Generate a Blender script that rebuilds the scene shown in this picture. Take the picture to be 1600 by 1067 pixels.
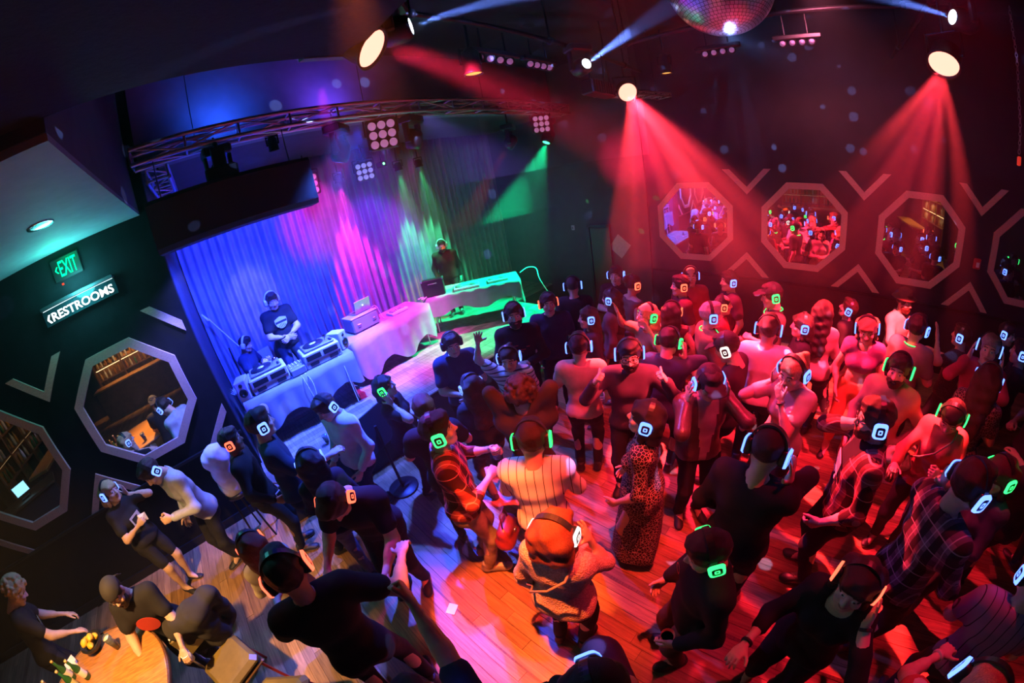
import bpy, bmesh, math, random
import numpy as np
from mathutils import Vector, Matrix, Euler

for _o in list(bpy.data.objects):
    bpy.data.objects.remove(_o)
SC = bpy.context.scene
COL = SC.collection

# ------------------------------------------------------------------ camera (diagonal fisheye held over the floor)
_cd = bpy.data.cameras.new('camera')
_cd.type = 'PANO'
_cd.panorama_type = 'FISHEYE_LENS_POLYNOMIAL'
_cd.sensor_width = 36.0
_cd.sensor_fit = 'HORIZONTAL'
_cd.fisheye_fov = math.radians(200)
_cd.fisheye_polynomial_k0 = 0.0
_cd.fisheye_polynomial_k1 = -7.85587652e-02
_cd.fisheye_polynomial_k2 = 4.63311660e-05
_cd.fisheye_polynomial_k3 = 2.69649255e-05
_cd.fisheye_polynomial_k4 = -4.33359658e-07
_cd.clip_start = 0.02
_cd.clip_end = 100
CAMERA = bpy.data.objects.new('camera', _cd)
COL.objects.link(CAMERA)
_F = Vector((0.60605156, 0.6813171, -0.41049788))
_R = Vector((0.68179005, -0.71077125, -0.17310853))
_U = Vector((0.40971189, 0.17496068, 0.89527924))
CAMERA.matrix_world = Matrix(((_R.x, _U.x, -_F.x, 0.0), (_R.y, _U.y, -_F.y, 0.0), (_R.z, _U.z, -_F.z, 3.1), (0, 0, 0, 1)))
SC.camera = CAMERA

# ------------------------------------------------------------------ world, exposure, light paths
_w = bpy.data.worlds.new('world')
SC.world = _w
_w.use_nodes = True
_w.node_tree.nodes['Background'].inputs[0].default_value = (0.25, 0.2, 0.5, 1)
_w.node_tree.nodes['Background'].inputs[1].default_value = 0.003
SC.view_settings.view_transform = 'Standard'
SC.view_settings.look = 'None'
SC.view_settings.exposure = 0.35
SC.view_settings.gamma = 1.0
SC.view_settings.use_curve_mapping = False
SC.cycles.use_denoising = True
SC.cycles.max_bounces = 6
SC.cycles.diffuse_bounces = 2
SC.cycles.glossy_bounces = 3
SC.cycles.transmission_bounces = 5
SC.cycles.volume_bounces = 0
SC.cycles.transparent_max_bounces = 6
SC.cycles.caustics_reflective = False
SC.cycles.caustics_refractive = False
SC.cycles.sample_clamp_indirect = 3.0
SC.cycles.sample_clamp_direct = 0.0
SC.cycles.volume_step_rate = 4.0
SC.cycles.volume_max_steps = 64
SC.cycles.use_adaptive_sampling = True
SC.cycles.adaptive_threshold = 0.02

BLUE = (0.02, 0.09, 1.0)
MAGENTA = (1.0, 0.02, 0.62)
PURPLE = (0.42, 0.06, 1.0)
GREEN = (0.0, 1.0, 0.32)
RED = (1.0, 0.018, 0.075)
AMBER = (1.0, 0.50, 0.16)
COLD = (0.13, 0.24, 1.0)


def spot(name, loc, target, color, power, angle, blend=0.35, radius=0.04):
    d = bpy.data.lights.new(name, 'SPOT')
    d.color = color
    d.energy = power
    d.spot_size = math.radians(angle)
    d.spot_blend = blend
    d.shadow_soft_size = radius
    o = bpy.data.objects.new(name, d)
    COL.objects.link(o)
    o.location = loc
    o.rotation_euler = (Vector(target) - Vector(loc)).to_track_quat('-Z', 'Y').to_euler()
    return o


def point(name, loc, color, power, radius=0.05):
    d = bpy.data.lights.new(name, 'POINT')
    d.color = color
    d.energy = power
    d.shadow_soft_size = radius
    o = bpy.data.objects.new(name, d)
    COL.objects.link(o)
    o.location = loc
    return o


# stage lights on the truss over the stage
spot('stage_wash_light', (0.379, 4.514, 3.87), (0.25, 6.0, 1.1), (0.015, 0.04, 1.0), 1500, 100, 0.6)
spot('stage_wash_light', (1.82, 4.608, 3.83), (0.9, 5.5, 0.6), (0.05, 0.10, 1.0), 3600, 56, 0.5)
spot('stage_wash_light', (1.02, 4.60, 3.98), (0.5, 6.9, 2.9), (0.015, 0.03, 1.0), 1100, 74, 0.6)
spot('stage_wash_light', (0.9, 4.6, 4.2), (0.5, 6.9, 2.3), (0.30, 0.26, 1.0), 260, 22, 0.6)
spot('stage_wash_light', (2.49, 6.50, 3.74), (2.62, 6.8, 1.2), (1.0, 0.02, 0.55), 800, 44, 0.5)
spot('stage_wash_light', (2.1, 4.6, 4.2), (2.0, 6.9, 3.3), (1.0, 0.02, 0.55), 420, 36, 0.7)
spot('stage_wash_light', (2.93, 4.62, 3.84), (2.5, 5.6, 0.8), (0.95, 0.03, 0.75), 1100, 50, 0.6)
spot('stage_wash_light', (2.6, 4.6, 4.2), (3.1, 6.9, 2.4), (0.22, 0.04, 1.0), 520, 46, 0.7)
spot('stage_wash_light', (3.71, 6.44, 3.74), (3.95, 6.75, 1.2), (0.05, 1.0, 0.30), 460, 34, 0.5)
spot('stage_wash_light', (4.19, 6.43, 3.74), (4.5, 6.7, 1.2), (0.05, 1.0, 0.30), 460, 34, 0.5)
spot('stage_wash_light', (5.935, 4.605, 3.77), (4.45, 5.25, 1.0), (0.0, 1.0, 0.40), 3400, 46, 0.5)
spot('stage_wash_light', (4.81, 4.617, 3.715), (3.9, 6.3, 1.5), (1.0, 0.10, 0.02), 420, 20, 0.4)
spot('stage_wash_light', (3.4, 4.55, 4.0), (3.1, 5.0, 0.6), (1.0, 0.45, 0.85), 200, 45, 0.6)
# spots added without fixtures, for light off the truss onto the house front
spot('house_wash_light', (1.75, 4.1, 4.2), (0.6, 3.1, 0.0), (0.05, 0.13, 1.0), 1500, 70, 0.7)
spot('house_wash_light', (1.95, 4.1, 4.2), (0.45, 2.3, 0.0), (0.02, 0.05, 1.0), 2600, 38, 0.6)
spot('house_wash_light', (3.0, 4.25, 4.3), (2.9, 1.9, 0.9), (0.26, 0.14, 1.0), 460, 62, 0.7)  # purple fill added over the crowd
spot('house_wash_light', (-0.3, 4.5, 3.2), (-1.6, 4.0, 0.9), (0.20, 0.22, 1.0), 340, 90, 0.8)  # added at the stage side to light the people by the mirror
spot('truss_up_light', (0.5, 4.42, 4.62), (0.55, 4.82, 4.9), (0.02, 0.10, 1.0), 42, 150, 1.0, 0.15)
spot('truss_up_light', (1.9, 4.42, 4.62), (1.9, 4.82, 4.9), (0.16, 0.06, 1.0), 34, 150, 1.0, 0.15)
# red fixtures on the house rig, then wash spots added without a fixture
spot('red_beam_light', (1.14, 1.84, 4.03), (6.6, 3.2, 3.35), RED, 8000, 15, 1.0, 0.06)
spot('red_beam_light', (4.42, 2.02, 4.01), (3.35, 0.35, 0.9), RED, 2600, 52, 0.6, 0.05)
for _t in ((5.2, 1.5, 0.8), (4.5, 1.2, 1.2), (3.45, 1.65, 1.4), (2.35, 1.5, 1.3), (3.4, 0.2, 1.3), (2.85, 0.0, 1.4), (4.1, -0.7, 1.3), (2.3, -0.55, 1.5), (5.2, 0.3, 1.0)):
    spot('red_beam_light', (4.42, 2.02, 4.01), _t, (1.0, 0.035, 0.05), 9500, 10.5, 0.35, 0.03)
spot('red_beam_light', (3.31, -1.02, 3.80), (4.55, -0.1, 0.6), RED, 1500, 46, 0.6, 0.05)
for _t in ((4.6, -0.2, 0.9), (4.15, -0.85, 1.2), (3.9, 0.35, 1.2), (4.9, -1.3, 1.3), (2.35, 1.15, 1.5), (2.8, -1.3, 1.3)):
    spot('red_beam_light', (3.31, -1.02, 3.80), _t, (1.0, 0.035, 0.05), 6500, 11, 0.4, 0.03)
spot('red_fill_light', (2.2, 0.5, 4.3), (2.9, 0.95, 0.8), RED, 520, 54, 0.7)  # added red fill over the crowd, no lamp modelled
spot('red_fill_light', (2.4, -0.9, 4.35), (2.2, -0.6, 0.8), (1.0, 0.01, 0.06), 260, 80, 0.8)
spot('wall_fill_light', (3.4, -0.2, 4.5), (6.6, -0.4, 2.2), (1.0, 0.18, 0.30), 170, 105, 0.9, 0.1)  # unseen fill added to brighten the mirror frames
spot('amber_wash_light', (0.52, 0.95, 4.0), (0.62, 1.25, 0.0), (1.0, 0.15, 0.03), 1900, 25, 0.5)
spot('red_fill_light', (1.25, 0.4, 4.3), (1.35, 1.2, 0.8), (1.0, 0.05, 0.03), 900, 40, 0.6)
spot('magenta_wash_light', (1.3, 3.3, 4.4), (0.2, 1.6, 0.0), (0.85, 0.02, 0.9), 300, 24, 0.6)
# moving heads aimed at the mirror ball
spot('ball_beam_light', (1.37, 1.85, 4.20), (2.7, 0.44, 4.36), COLD, 9000, 8, 0.4, 0.015)
spot('ball_beam_light', (3.32, 1.89, 4.19), (2.7, 0.44, 4.36), COLD, 9000, 9, 0.4, 0.015)
spot('ball_beam_light', (3.23, -1.11, 4.17), (2.7, 0.44, 4.36), COLD, 7000, 9, 0.4, 0.015)
# warm lamps of the bar and the tables under the soffit
spot('bar_table_light', (-1.9, 1.5, 3.6), (-2.0, 2.7, 0.6), AMBER, 850, 60, 0.7, 0.08)
spot('back_bar_light', (-3.7, -3.9, 2.9), (-3.7, -4.9, 1.5), (1.0, 0.55, 0.2), 160, 110, 0.6, 0.1)
spot('back_bar_light', (-5.2, 0.1, 2.9), (-6.3, 0.1, 1.5), (1.0, 0.6, 0.25), 14, 120, 0.6, 0.1)

# ------------------------------------------------------------------ materials
def _nodes(name):
    m = bpy.data.materials.new(name)
    m.use_nodes = True
    nt = m.node_tree
    return m, nt, nt.nodes['Principled BSDF']


def mat(name, color, rough=0.6, metal=0.0, noise=0.0, nscale=20.0, bump=0.0, bscale=60.0, spec=0.5, sheen=0.0,
        emit=None, estr=0.0, trans=0.0, alpha=1.0, stretch=(1, 1, 1), coat=0.0):
    """plain procedural material: colour varied by noise, noise bump"""
    m, nt, b = _nodes(name)
    b.inputs['Base Color'].default_value = (*color, 1)
    b.inputs['Roughness'].default_value = rough
    b.inputs['Metallic'].default_value = metal
    b.inputs['Specular IOR Level'].default_value = spec
    if sheen:
        b.inputs['Sheen Weight'].default_value = sheen
    if coat:
        b.inputs['Coat Weight'].default_value = coat
    if emit:
        b.inputs['Emission Color'].default_value = (*emit, 1)
        b.inputs['Emission Strength'].default_value = estr
    if trans:
        b.inputs['Transmission Weight'].default_value = trans
    if alpha < 1:
        b.inputs['Alpha'].default_value = alpha
    if noise or bump:
        tc = nt.nodes.new('ShaderNodeTexCoord')
        mp = nt.nodes.new('ShaderNodeMapping')
        mp.inputs['Scale'].default_value = stretch
        nt.links.new(tc.outputs['Object'], mp.inputs['Vector'])
    if noise:
        n = nt.nodes.new('ShaderNodeTexNoise')
        n.inputs['Scale'].default_value = nscale
        n.inputs['Detail'].default_value = 4
        nt.links.new(mp.outputs[0], n.inputs['Vector'])
        r = nt.nodes.new('ShaderNodeValToRGB')
        lo = tuple(max(0, c * (1 - noise)) for c in color)
        hi = tuple(min(1, c * (1 + noise)) for c in color)
        r.color_ramp.elements[0].position = 0.3
        r.color_ramp.elements[1].position = 0.7
        r.color_ramp.elements[0].color = (*lo, 1)
        r.color_ramp.elements[1].color = (*hi, 1)
        nt.links.new(n.outputs['Fac'], r.inputs[0])
        nt.links.new(r.outputs[0], b.inputs['Base Color'])
    if bump:
        n2 = nt.nodes.new('ShaderNodeTexNoise')
        n2.inputs['Scale'].default_value = bscale
        n2.inputs['Detail'].default_value = 3
        nt.links.new(mp.outputs[0], n2.inputs['Vector'])
        bp = nt.nodes.new('ShaderNodeBump')
        bp.inputs['Strength'].default_value = bump
        bp.inputs['Distance'].default_value = 0.01
        nt.links.new(n2.outputs['Fac'], bp.inputs['Height'])
        nt.links.new(bp.outputs[0], b.inputs['Normal'])
    return m


def glow(name, color, strength):
    m = bpy.data.materials.new(name)
    m.use_nodes = True
    nt = m.node_tree
    nt.nodes.clear()
    e = nt.nodes.new('ShaderNodeEmission')
    e.inputs[0].default_value = (*color, 1)
    e.inputs[1].default_value = strength
    o = nt.nodes.new('ShaderNodeOutputMaterial')
    nt.links.new(e.outputs[0], o.inputs[0])
    m.cycles.emission_sampling = 'NONE'
    return m


def pattern_mat(name, kind, colors, scale=1.0, rough=0.85):
    """woven patterns in object space: stripes, plaid, leopard, knit"""
    m, nt, b = _nodes(name)
    b.inputs['Roughness'].default_value = rough
    b.inputs['Specular IOR Level'].default_value = 0.25
    N, L = nt.nodes.new, nt.links.new
    tc = N('ShaderNodeTexCoord')
    sep = N('ShaderNodeSeparateXYZ')
    L(tc.outputs['Object'], sep.inputs[0])

    def math_(op, a, bb=None, v=None):
        n = N('ShaderNodeMath')
        n.operation = op
        for i, x in enumerate((a, bb)):
            if x is None:
                continue
            if isinstance(x, (int, float)):
                n.inputs[i].default_value = x
            else:
                L(x, n.inputs[i])
        return n.outputs[0]

    def band(axis, freq, duty, ph=0.0):
        t = math_('FRACT', math_('ADD', math_('MULTIPLY', sep.outputs[axis], freq * scale), ph + 40))
        return math_('LESS_THAN', t, duty)

    def mix(f, c1, c2):
        n = N('ShaderNodeMix')
        n.data_type = 'RGBA'
        L(f, n.inputs[0])
        for i, c in ((6, c1), (7, c2)):
            if isinstance(c, tuple):
                n.inputs[i].default_value = (*c, 1)
            else:
                L(c, n.inputs[i])
        return n.outputs[2]

    if kind == 'stripes':
        out = mix(band(2, 22, 0.28), colors[0], colors[1])
    elif kind == 'vstripes':
        out = mix(band(0, 18, 0.10), colors[0], colors[1])
    elif kind == 'plaid':
        c = mix(band(0, 9, 0.42), colors[0], colors[1])
        c = mix(math_('MULTIPLY', band(2, 9, 0.42), 0.55), c, colors[1])
        c = mix(math_('MULTIPLY', band(0, 9, 0.06, 0.3), 0.6), c, colors[2])
        out = mix(math_('MULTIPLY', band(2, 9, 0.06, 0.3), 0.6), c, colors[2])
    elif kind == 'leopard':
        v = N('ShaderNodeTexVoronoi')
        v.feature = 'DISTANCE_TO_EDGE'
        v.inputs['Scale'].default_value = 42 * scale
        L(tc.outputs['Object'], v.inputs['Vector'])
        out = mix(math_('LESS_THAN', v.outputs['Distance'], 0.065), colors[0], colors[1])
    else:
        v = N('ShaderNodeTexVoronoi')
        v.inputs['Scale'].default_value = 90 * scale
        L(tc.outputs['Object'], v.inputs['Vector'])
        out = mix(v.outputs['Distance'], colors[0], colors[1])
        bp = N('ShaderNodeBump')
        bp.inputs['Strength'].default_value = 0.5
        bp.inputs['Distance'].default_value = 0.01
        L(v.outputs['Distance'], bp.inputs['Height'])
        L(bp.outputs[0], b.inputs['Normal'])
    L(out, b.inputs['Base Color'])
    return m


# ------------------------------------------------------------------ mesh helpers
class MB:
    """collects shapes for ONE mesh object; each shape may use its own material slot"""

    def __init__(self):
        self.v, self.f, self.m, self.s = [], [], [], []

    def add(self, v, f, mi=0, smooth=False):
        n = len(self.v)
        self.v += [tuple(p) for p in v]
        self.f += [tuple(i + n for i in q) for q in f]
        self.m += [mi] * len(f)
        self.s += [smooth] * len(f)
        return self

    def box(self, c, size, rot=None, mi=0, bev=0.0):
        sx, sy, sz = (s / 2 for s in size)
        c = Vector(c)
        R = rot if rot is not None else Matrix.Identity(3)
        if bev <= 0:
            P = [(-sx, -sy, -sz), (sx, -sy, -sz), (sx, sy, -sz), (-sx, sy, -sz), (-sx, -sy, sz), (sx, -sy, sz), (sx, sy, sz), (-sx, sy, sz)]
            F = [(3, 2, 1, 0), (4, 5, 6, 7), (0, 1, 5, 4), (1, 2, 6, 5), (2, 3, 7, 6), (3, 0, 4, 7)]
        else:
            b = min(bev, sx * .99, sy * .99, sz * .99)
            P, F = [], []
            for zz, ins in ((-sz, b), (-sz + b, 0), (sz - b, 0), (sz, b)):
                x, y = sx - ins, sy - ins
                P += [(-x + b, -y, zz), (x - b, -y, zz), (x, -y + b, zz), (x, y - b, zz), (x - b, y, zz), (-x + b, y, zz), (-x, y - b, zz), (-x, -y + b, zz)]
            for k in range(3):
                for i in range(8):
                    j = (i + 1) % 8
                    F.append((k * 8 + i, k * 8 + j, k * 8 + 8 + j, k * 8 + 8 + i))
            F.append(tuple(range(7, -1, -1)))
            F.append(tuple(range(24, 32)))
        return self.add([R @ Vector(p) + c for p in P], F, mi)

    def tube(self, a, b, r, r2=None, n=10, mi=0, cap=True, smooth=True):
        a, b = Vector(a), Vector(b)
        r2 = r if r2 is None else r2
        d = (b - a).normalized()
        u = d.orthogonal().normalized()
        w = d.cross(u)
        P = []
        for c, rr in ((a, r), (b, r2)):
            for i in range(n):
                t = 2 * math.pi * i / n
                P.append(c + (u * math.cos(t) + w * math.sin(t)) * rr)
        F = [(i, (i + 1) % n, n + (i + 1) % n, n + i) for i in range(n)]
        self.add(P, F, mi, smooth)
        if cap:
            self.add(P[:n], [tuple(range(n - 1, -1, -1))], mi)
            self.add(P[n:], [tuple(range(n))], mi)
        return self

    def path(self, pts, r, n=6, mi=0):
        """tube along a polyline"""
        pts = [Vector(p) for p in pts]
        rings = []
        up = Vector((0, 0, 1))
        for i, p in enumerate(pts):
            d = (pts[min(i + 1, len(pts) - 1)] - pts[max(i - 1, 0)]).normalized()
            u = d.cross(up)
            u = u.normalized() if u.length > 1e-4 else d.orthogonal().normalized()
            w = u.cross(d)
            rr = r[i] if isinstance(r, (list, tuple)) else r
            rings += [p + (u * math.cos(2 * math.pi * k / n) + w * math.sin(2 * math.pi * k / n)) * rr for k in range(n)]
        F = []
        for i in range(len(pts) - 1):
            for k in range(n):
                F.append((i * n + k, i * n + (k + 1) % n, i * n + n + (k + 1) % n, i * n + n + k))
        F.append(tuple(range(n - 1, -1, -1)))
        F.append(tuple(range(len(rings) - n, len(rings))))
        return self.add(rings, F, mi, True)

    def lathe(self, prof, base=(0, 0, 0), n=20, mi=0, R=None, smooth=True):
        """profile of (radius, height) turned about Z"""
        base = Vector(base)
        R = R if R is not None else Matrix.Identity(3)
        P = []
        for r, h in prof:
            for i in range(n):
                t = 2 * math.pi * i / n
                P.append(R @ Vector((r * math.cos(t), r * math.sin(t), h)) + base)
        F = []
        for k in range(len(prof) - 1):
            for i in range(n):
                F.append((k * n + i, k * n + (i + 1) % n, (k + 1) * n + (i + 1) % n, (k + 1) * n + i))
        if prof[0][0] > 1e-5:
            F.append(tuple(range(n - 1, -1, -1)))
        if prof[-1][0] > 1e-5:
            F.append(tuple(range((len(prof) - 1) * n, len(prof) * n)))
        return self.add(P, F, mi, smooth)

    def prism(self, poly, thick, fr, mi=0):
        """2-D polygon (counter-clockwise) extruded; fr maps (u, v, w) to 3-D"""
        n = len(poly)
        P = [fr(u, v, 0) for u, v in poly] + [fr(u, v, thick) for u, v in poly]
        F = [tuple(range(n - 1, -1, -1)), tuple(range(n, 2 * n))]
        F += [(i, (i + 1) % n, n + (i + 1) % n, n + i) for i in range(n)]
        return self.add(P, F, mi)

    def mesh(self, name, mats):
        me = bpy.data.meshes.new(name)
        me.from_pydata([tuple(p) for p in self.v], [], self.f)
        for mm in (mats if isinstance(mats, (list, tuple)) else [mats]):
            me.materials.append(mm)
        me.polygons.foreach_set('material_index', self.m)
        me.polygons.foreach_set('use_smooth', self.s)
        me.update()
        return me

    def build(self, name, mats, parent=None, **tags):
        o = bpy.data.objects.new(name, self.mesh(name, mats))
        COL.objects.link(o)
        if parent is not None:
            o.parent = parent
        return tag(o, **tags)


def tag(o, label=None, cat=None, group=None, kind=None):
    if label:
        o['label'] = label
    if cat:
        o['category'] = cat
    if group:
        o['group'] = group
    if kind:
        o['kind'] = kind
    return o


def empty(name, loc=(0, 0, 0), rz=0.0, rot=None, **tags):
    o = bpy.data.objects.new(name, None)
    o.empty_display_size = 0.1
    COL.objects.link(o)
    o.location = loc
    o.rotation_euler = rot if rot is not None else (0, 0, rz)
    return tag(o, **tags)


def inst(name, me, parent=None, loc=(0, 0, 0), rot=(0, 0, 0), scale=(1, 1, 1), material=None, **tags):
    """another object that shares mesh data"""
    o = bpy.data.objects.new(name, me)
    COL.objects.link(o)
    o.location, o.rotation_euler, o.scale = loc, rot, scale
    if parent is not None:
        o.parent = parent
    if material is not None:
        o.material_slots[0].link = 'OBJECT'
        o.material_slots[0].material = material
    return tag(o, **tags)


def copy_tree(o, parent=None):
    c = o.copy()
    COL.objects.link(c)
    c.parent = parent
    for ch in list(o.children):
        copy_tree(ch, c)
    return c


def rz(a):
    return Matrix.Rotation(a, 3, 'Z')


def text_obj(name, body, size, matrix, material, parent=None, extrude=0.002, align='CENTER', bold=0.0, sx=1.0, fit=None, **tags):
    cu = bpy.data.curves.new(name, 'FONT')
    cu.body = body
    cu.size = size
    cu.extrude = extrude
    cu.offset = bold
    cu.align_x = align
    cu.align_y = 'CENTER'
    cu.resolution_u = 3
    tmp = bpy.data.objects.new(name, cu)
    COL.objects.link(tmp)
    dg = bpy.context.evaluated_depsgraph_get()
    me = bpy.data.meshes.new_from_object(tmp.evaluated_get(dg))
    bpy.data.objects.remove(tmp)
    me.materials.clear()
    me.materials.append(material)
    if fit:
        xs = [v.co.x for v in me.vertices]
        ys = [v.co.y for v in me.vertices]
        cx, cy = (max(xs) + min(xs)) / 2, (max(ys) + min(ys)) / 2
        me.transform(Matrix.Diagonal((fit[0] / (max(xs) - min(xs)), fit[1] / (max(ys) - min(ys)), 1, 1)) @ Matrix.Translation((-cx, -cy, 0)))
    if sx != 1.0:
        me.transform(Matrix.Diagonal((sx, 1, 1, 1)))
    o = bpy.data.objects.new(name, me)
    COL.objects.link(o)
    if parent is not None:
        o.parent = parent
    o.matrix_local = matrix
    return tag(o, **tags)


M = {}
M['black_wall'] = mat('black_wall', (0.006, 0.0055, 0.007), 0.85, spec=0.15, noise=0.3, nscale=6, bump=0.15, bscale=90)
M['dark_panel'] = mat('dark_panel', (0.018, 0.011, 0.017), 0.55, noise=0.3, nscale=5)
M['ceiling_black'] = mat('ceiling_black', (0.005, 0.0045, 0.0055), 0.9, noise=0.4, nscale=4, bump=0.3, bscale=30)
M['soffit_paint'] = mat('soffit_paint', (0.20, 0.23, 0.24), 0.8, noise=0.08, nscale=8, bump=0.1, bscale=120)
M['header_paint'] = mat('header_paint', (0.16, 0.16, 0.19), 0.8, noise=0.1, nscale=5, bump=0.1, bscale=100)
M['stage_ceiling'] = mat('stage_ceiling', (0.05, 0.05, 0.06), 0.85, noise=0.15, nscale=5)
M['grey_wall'] = mat('grey_wall', (0.05, 0.055, 0.065), 0.8, noise=0.15, nscale=5, bump=0.1, bscale=80)
M['frame_wood'] = mat('frame_wood', (0.52, 0.36, 0.28), 0.55, noise=0.18, nscale=30, stretch=(1, 1, 6), bump=0.1)
M['black_metal'] = mat('black_metal', (0.02, 0.02, 0.024), 0.42, 0.6, bump=0.05)
M['black_plastic'] = mat('black_plastic', (0.016, 0.016, 0.018), 0.38, bump=0.04, bscale=200)
M['aluminium'] = mat('aluminium', (0.62, 0.63, 0.66), 0.32, 0.9, noise=0.1, nscale=14)
M['chrome'] = mat('chrome', (0.8, 0.8, 0.82), 0.15, 1.0)
M['white_plastic'] = mat('white_plastic', (0.78, 0.78, 0.80), 0.4, noise=0.04)
M['grey_plastic'] = mat('grey_plastic', (0.25, 0.25, 0.27), 0.45, noise=0.1)
M['cable_black'] = mat('cable_black', (0.012, 0.012, 0.013), 0.5)
M['cable_white'] = mat('cable_white', (0.75, 0.75, 0.78), 0.5)
M['glass'] = mat('glass', (0.9, 0.93, 0.95), 0.04, trans=0.9)
M['wood_amber'] = mat('wood_amber', (0.50, 0.22, 0.06), 0.32, noise=0.35, nscale=9, stretch=(1, 9, 1), bump=0.05, coat=0.3)
M['wood_dark'] = mat('wood_dark', (0.11, 0.05, 0.022), 0.45, noise=0.35, nscale=8, stretch=(1, 8, 1))
M['mirror'] = mat('mirror', (0.86, 0.86, 0.87), 0.015, 1.0)

# ------------------------------------------------------------------ the room
RND = random.Random(7)
YA, XB = 4.82, 6.63          # wall with the stage opening, wall with the row of mirrors
ZC = 5.4                     # black ceiling
MB().box((-0.2, 0.4, -0.06), (13.6, 11.6, 0.08)).build('floor', mat('subfloor', (0.05, 0.03, 0.02), 0.8, noise=0.2), kind='structure')
FLOOR = bpy.data.objects['floor']


def plank_mat(name, c, per_object=True, rough=0.33):
    m, nt, b = _nodes(name)
    N, L = nt.nodes.new, nt.links.new
    tc = N('ShaderNodeTexCoord')
    geo = N('ShaderNodeNewGeometry')
    oi = N('ShaderNodeObjectInfo')
    mp = N('ShaderNodeMapping')
    mp.inputs['Scale'].default_value = (30, 2.2, 1)
    L(geo.outputs['Position'], mp.inputs[0])
    n = N('ShaderNodeTexNoise')
    n.inputs['Scale'].default_value = 1.6
    n.inputs['Detail'].default_value = 6
    n.inputs['Distortion'].default_value = 0.6
    L(mp.outputs[0], n.inputs['Vector'])
    r = N('ShaderNodeValToRGB')
    r.color_ramp.elements[0].color = (c[0] * .45, c[1] * .4, c[2] * .36, 1)
    r.color_ramp.elements[1].color = (c[0] * 1.15, c[1] * 1.1, c[2] * 1.05, 1)
    r.color_ramp.elements[0].position = 0.25
    r.color_ramp.elements[1].position = 0.75
    L(n.outputs['Fac'], r.inputs[0])
    hs = N('ShaderNodeHueSaturation')
    mr = N('ShaderNodeMapRange')
    mr.inputs[3].default_value = 0.62
    mr.inputs[4].default_value = 1.2
    L(oi.outputs['Random'] if per_object else geo.outputs['Random Per Island'], mr.inputs[0])
    L(mr.outputs[0], hs.inputs['Value'])
    L(r.outputs[0], hs.inputs['Color'])
    n2 = N('ShaderNodeTexNoise')
    n2.inputs['Scale'].default_value = 1.3
    n2.inputs['Detail'].default_value = 5
    L(geo.outputs['Position'], n2.inputs['Vector'])
    mx = N('ShaderNodeMix')
    mx.data_type = 'RGBA'
    mx.blend_type = 'MULTIPLY'
    mx.inputs[0].default_value = 0.55
    L(hs.outputs[0], mx.inputs[6])
    r2 = N('ShaderNodeValToRGB')
    r2.color_ramp.elements[0].position = 0.35
    r2.color_ramp.elements[0].color = (0.45, 0.42, 0.4, 1)
    r2.color_ramp.elements[1].position = 0.6
    L(n2.outputs['Fac'], r2.inputs[0])
    L(r2.outputs[0], mx.inputs[7])
    L(mx.outputs[2], b.inputs['Base Color'])
    mr2 = N('ShaderNodeMapRange')
    mr2.inputs[3].default_value = rough
    mr2.inputs[4].default_value = rough + 0.3
    L(n2.outputs['Fac'], mr2.inputs[0])
    L(mr2.outputs[0], b.inputs['Roughness'])
    bp = N('ShaderNodeBump')
    bp.inputs['Strength'].default_value = 0.12
    bp.inputs['Distance'].default_value = 0.004
    L(n.outputs['Fac'], bp.inputs['Height'])
    L(bp.outputs[0], b.inputs['Normal'])
    return m


_pm = plank_mat('dance_floor_wood', (0.46, 0.27, 0.13))
_pm2 = plank_mat('dance_floor_wood_far', (0.46, 0.27, 0.13), False)
_unit = MB().box((0, 0, -0.5), (1, 1, 1)).mesh('plank', _pm)
_planks = []
_w = 0.107
for i in range(-62, 62):
    x = 0.33 + i * _w
    if not -6.5 < x < XB:
        continue
    y = -5.2 + RND.uniform(0, 1.9)
    y0 = -5.2
    while y0 < YA - 0.01:
        y1 = min(y, YA - 0.005)
        if y1 - y0 > 0.05 and not (y0 > 4.08 and x > -0.42 and x < 5.3):
            _planks.append((x + _w / 2, (y0 + y1) / 2, y1 - y0, RND.uniform(-0.0012, 0.0012)))
        y0, y = y1, y1 + RND.choice((1.3, 1.9, 2.3))
# the planks that show largest are parts, the rest one joined part
def _rank(p):
    x, y = p[0], p[1]
    q = math.hypot(max(abs(x - 0.7) - 1.4, 0), max(abs(y - 1.8) - 1.2, 0) * 1.4)
    if x < -3.4 or y < -1.0:
        q += 3
    return q + 0.12 * math.hypot(x, y)
_planks.sort(key=_rank)
_rest = MB()
for k, (x, y, ln, dz) in enumerate(_planks):
    if k < 290:
        inst('floor_plank', _unit, FLOOR, (x, y, dz), (0, 0, 0), (_w - 0.003, ln - 0.003, 0.02))
    else:
        _rest.box((x, y, dz - 0.01), (_w - 0.003, ln - 0.003, 0.02))
_rest.build('floor_plank', _pm2, FLOOR, kind='stuff')
MB().box((0.33, 2.0, 0.001), (0.016, 4.1, 0.006)).box((1.395, 1.2, 0.001), (0.03, 5.6, 0.006)).build('floor_seam_strip', M['wood_dark'], FLOOR)

# wall with the stage opening: left part, header above the opening, return into the stage
MB().box((-3.49, YA + 0.1, ZC / 2), (6.02, 0.2, ZC)).build('wall_front', M['black_wall'], kind='structure')
MB().box((3.1, YA + 0.1, 4.92), (7.2, 0.2, 1.0)).build('wall_stage_header', M['header_paint'], kind='structure')
MB().box((-0.58, 5.97, 2.3), (0.2, 2.1, 4.6)).build('wall_stage_side', M['grey_wall'], kind='structure')
MB().box((3.1, 7.15, 2.3), (7.5, 0.12, 4.6)).build('wall_stage_back', M['grey_wall'], kind='structure')
MB().box((3.1, 6.05, 4.48), (7.2, 2.3, 0.1)).build('ceiling_stage', M['stage_ceiling'], kind='structure')
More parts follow.
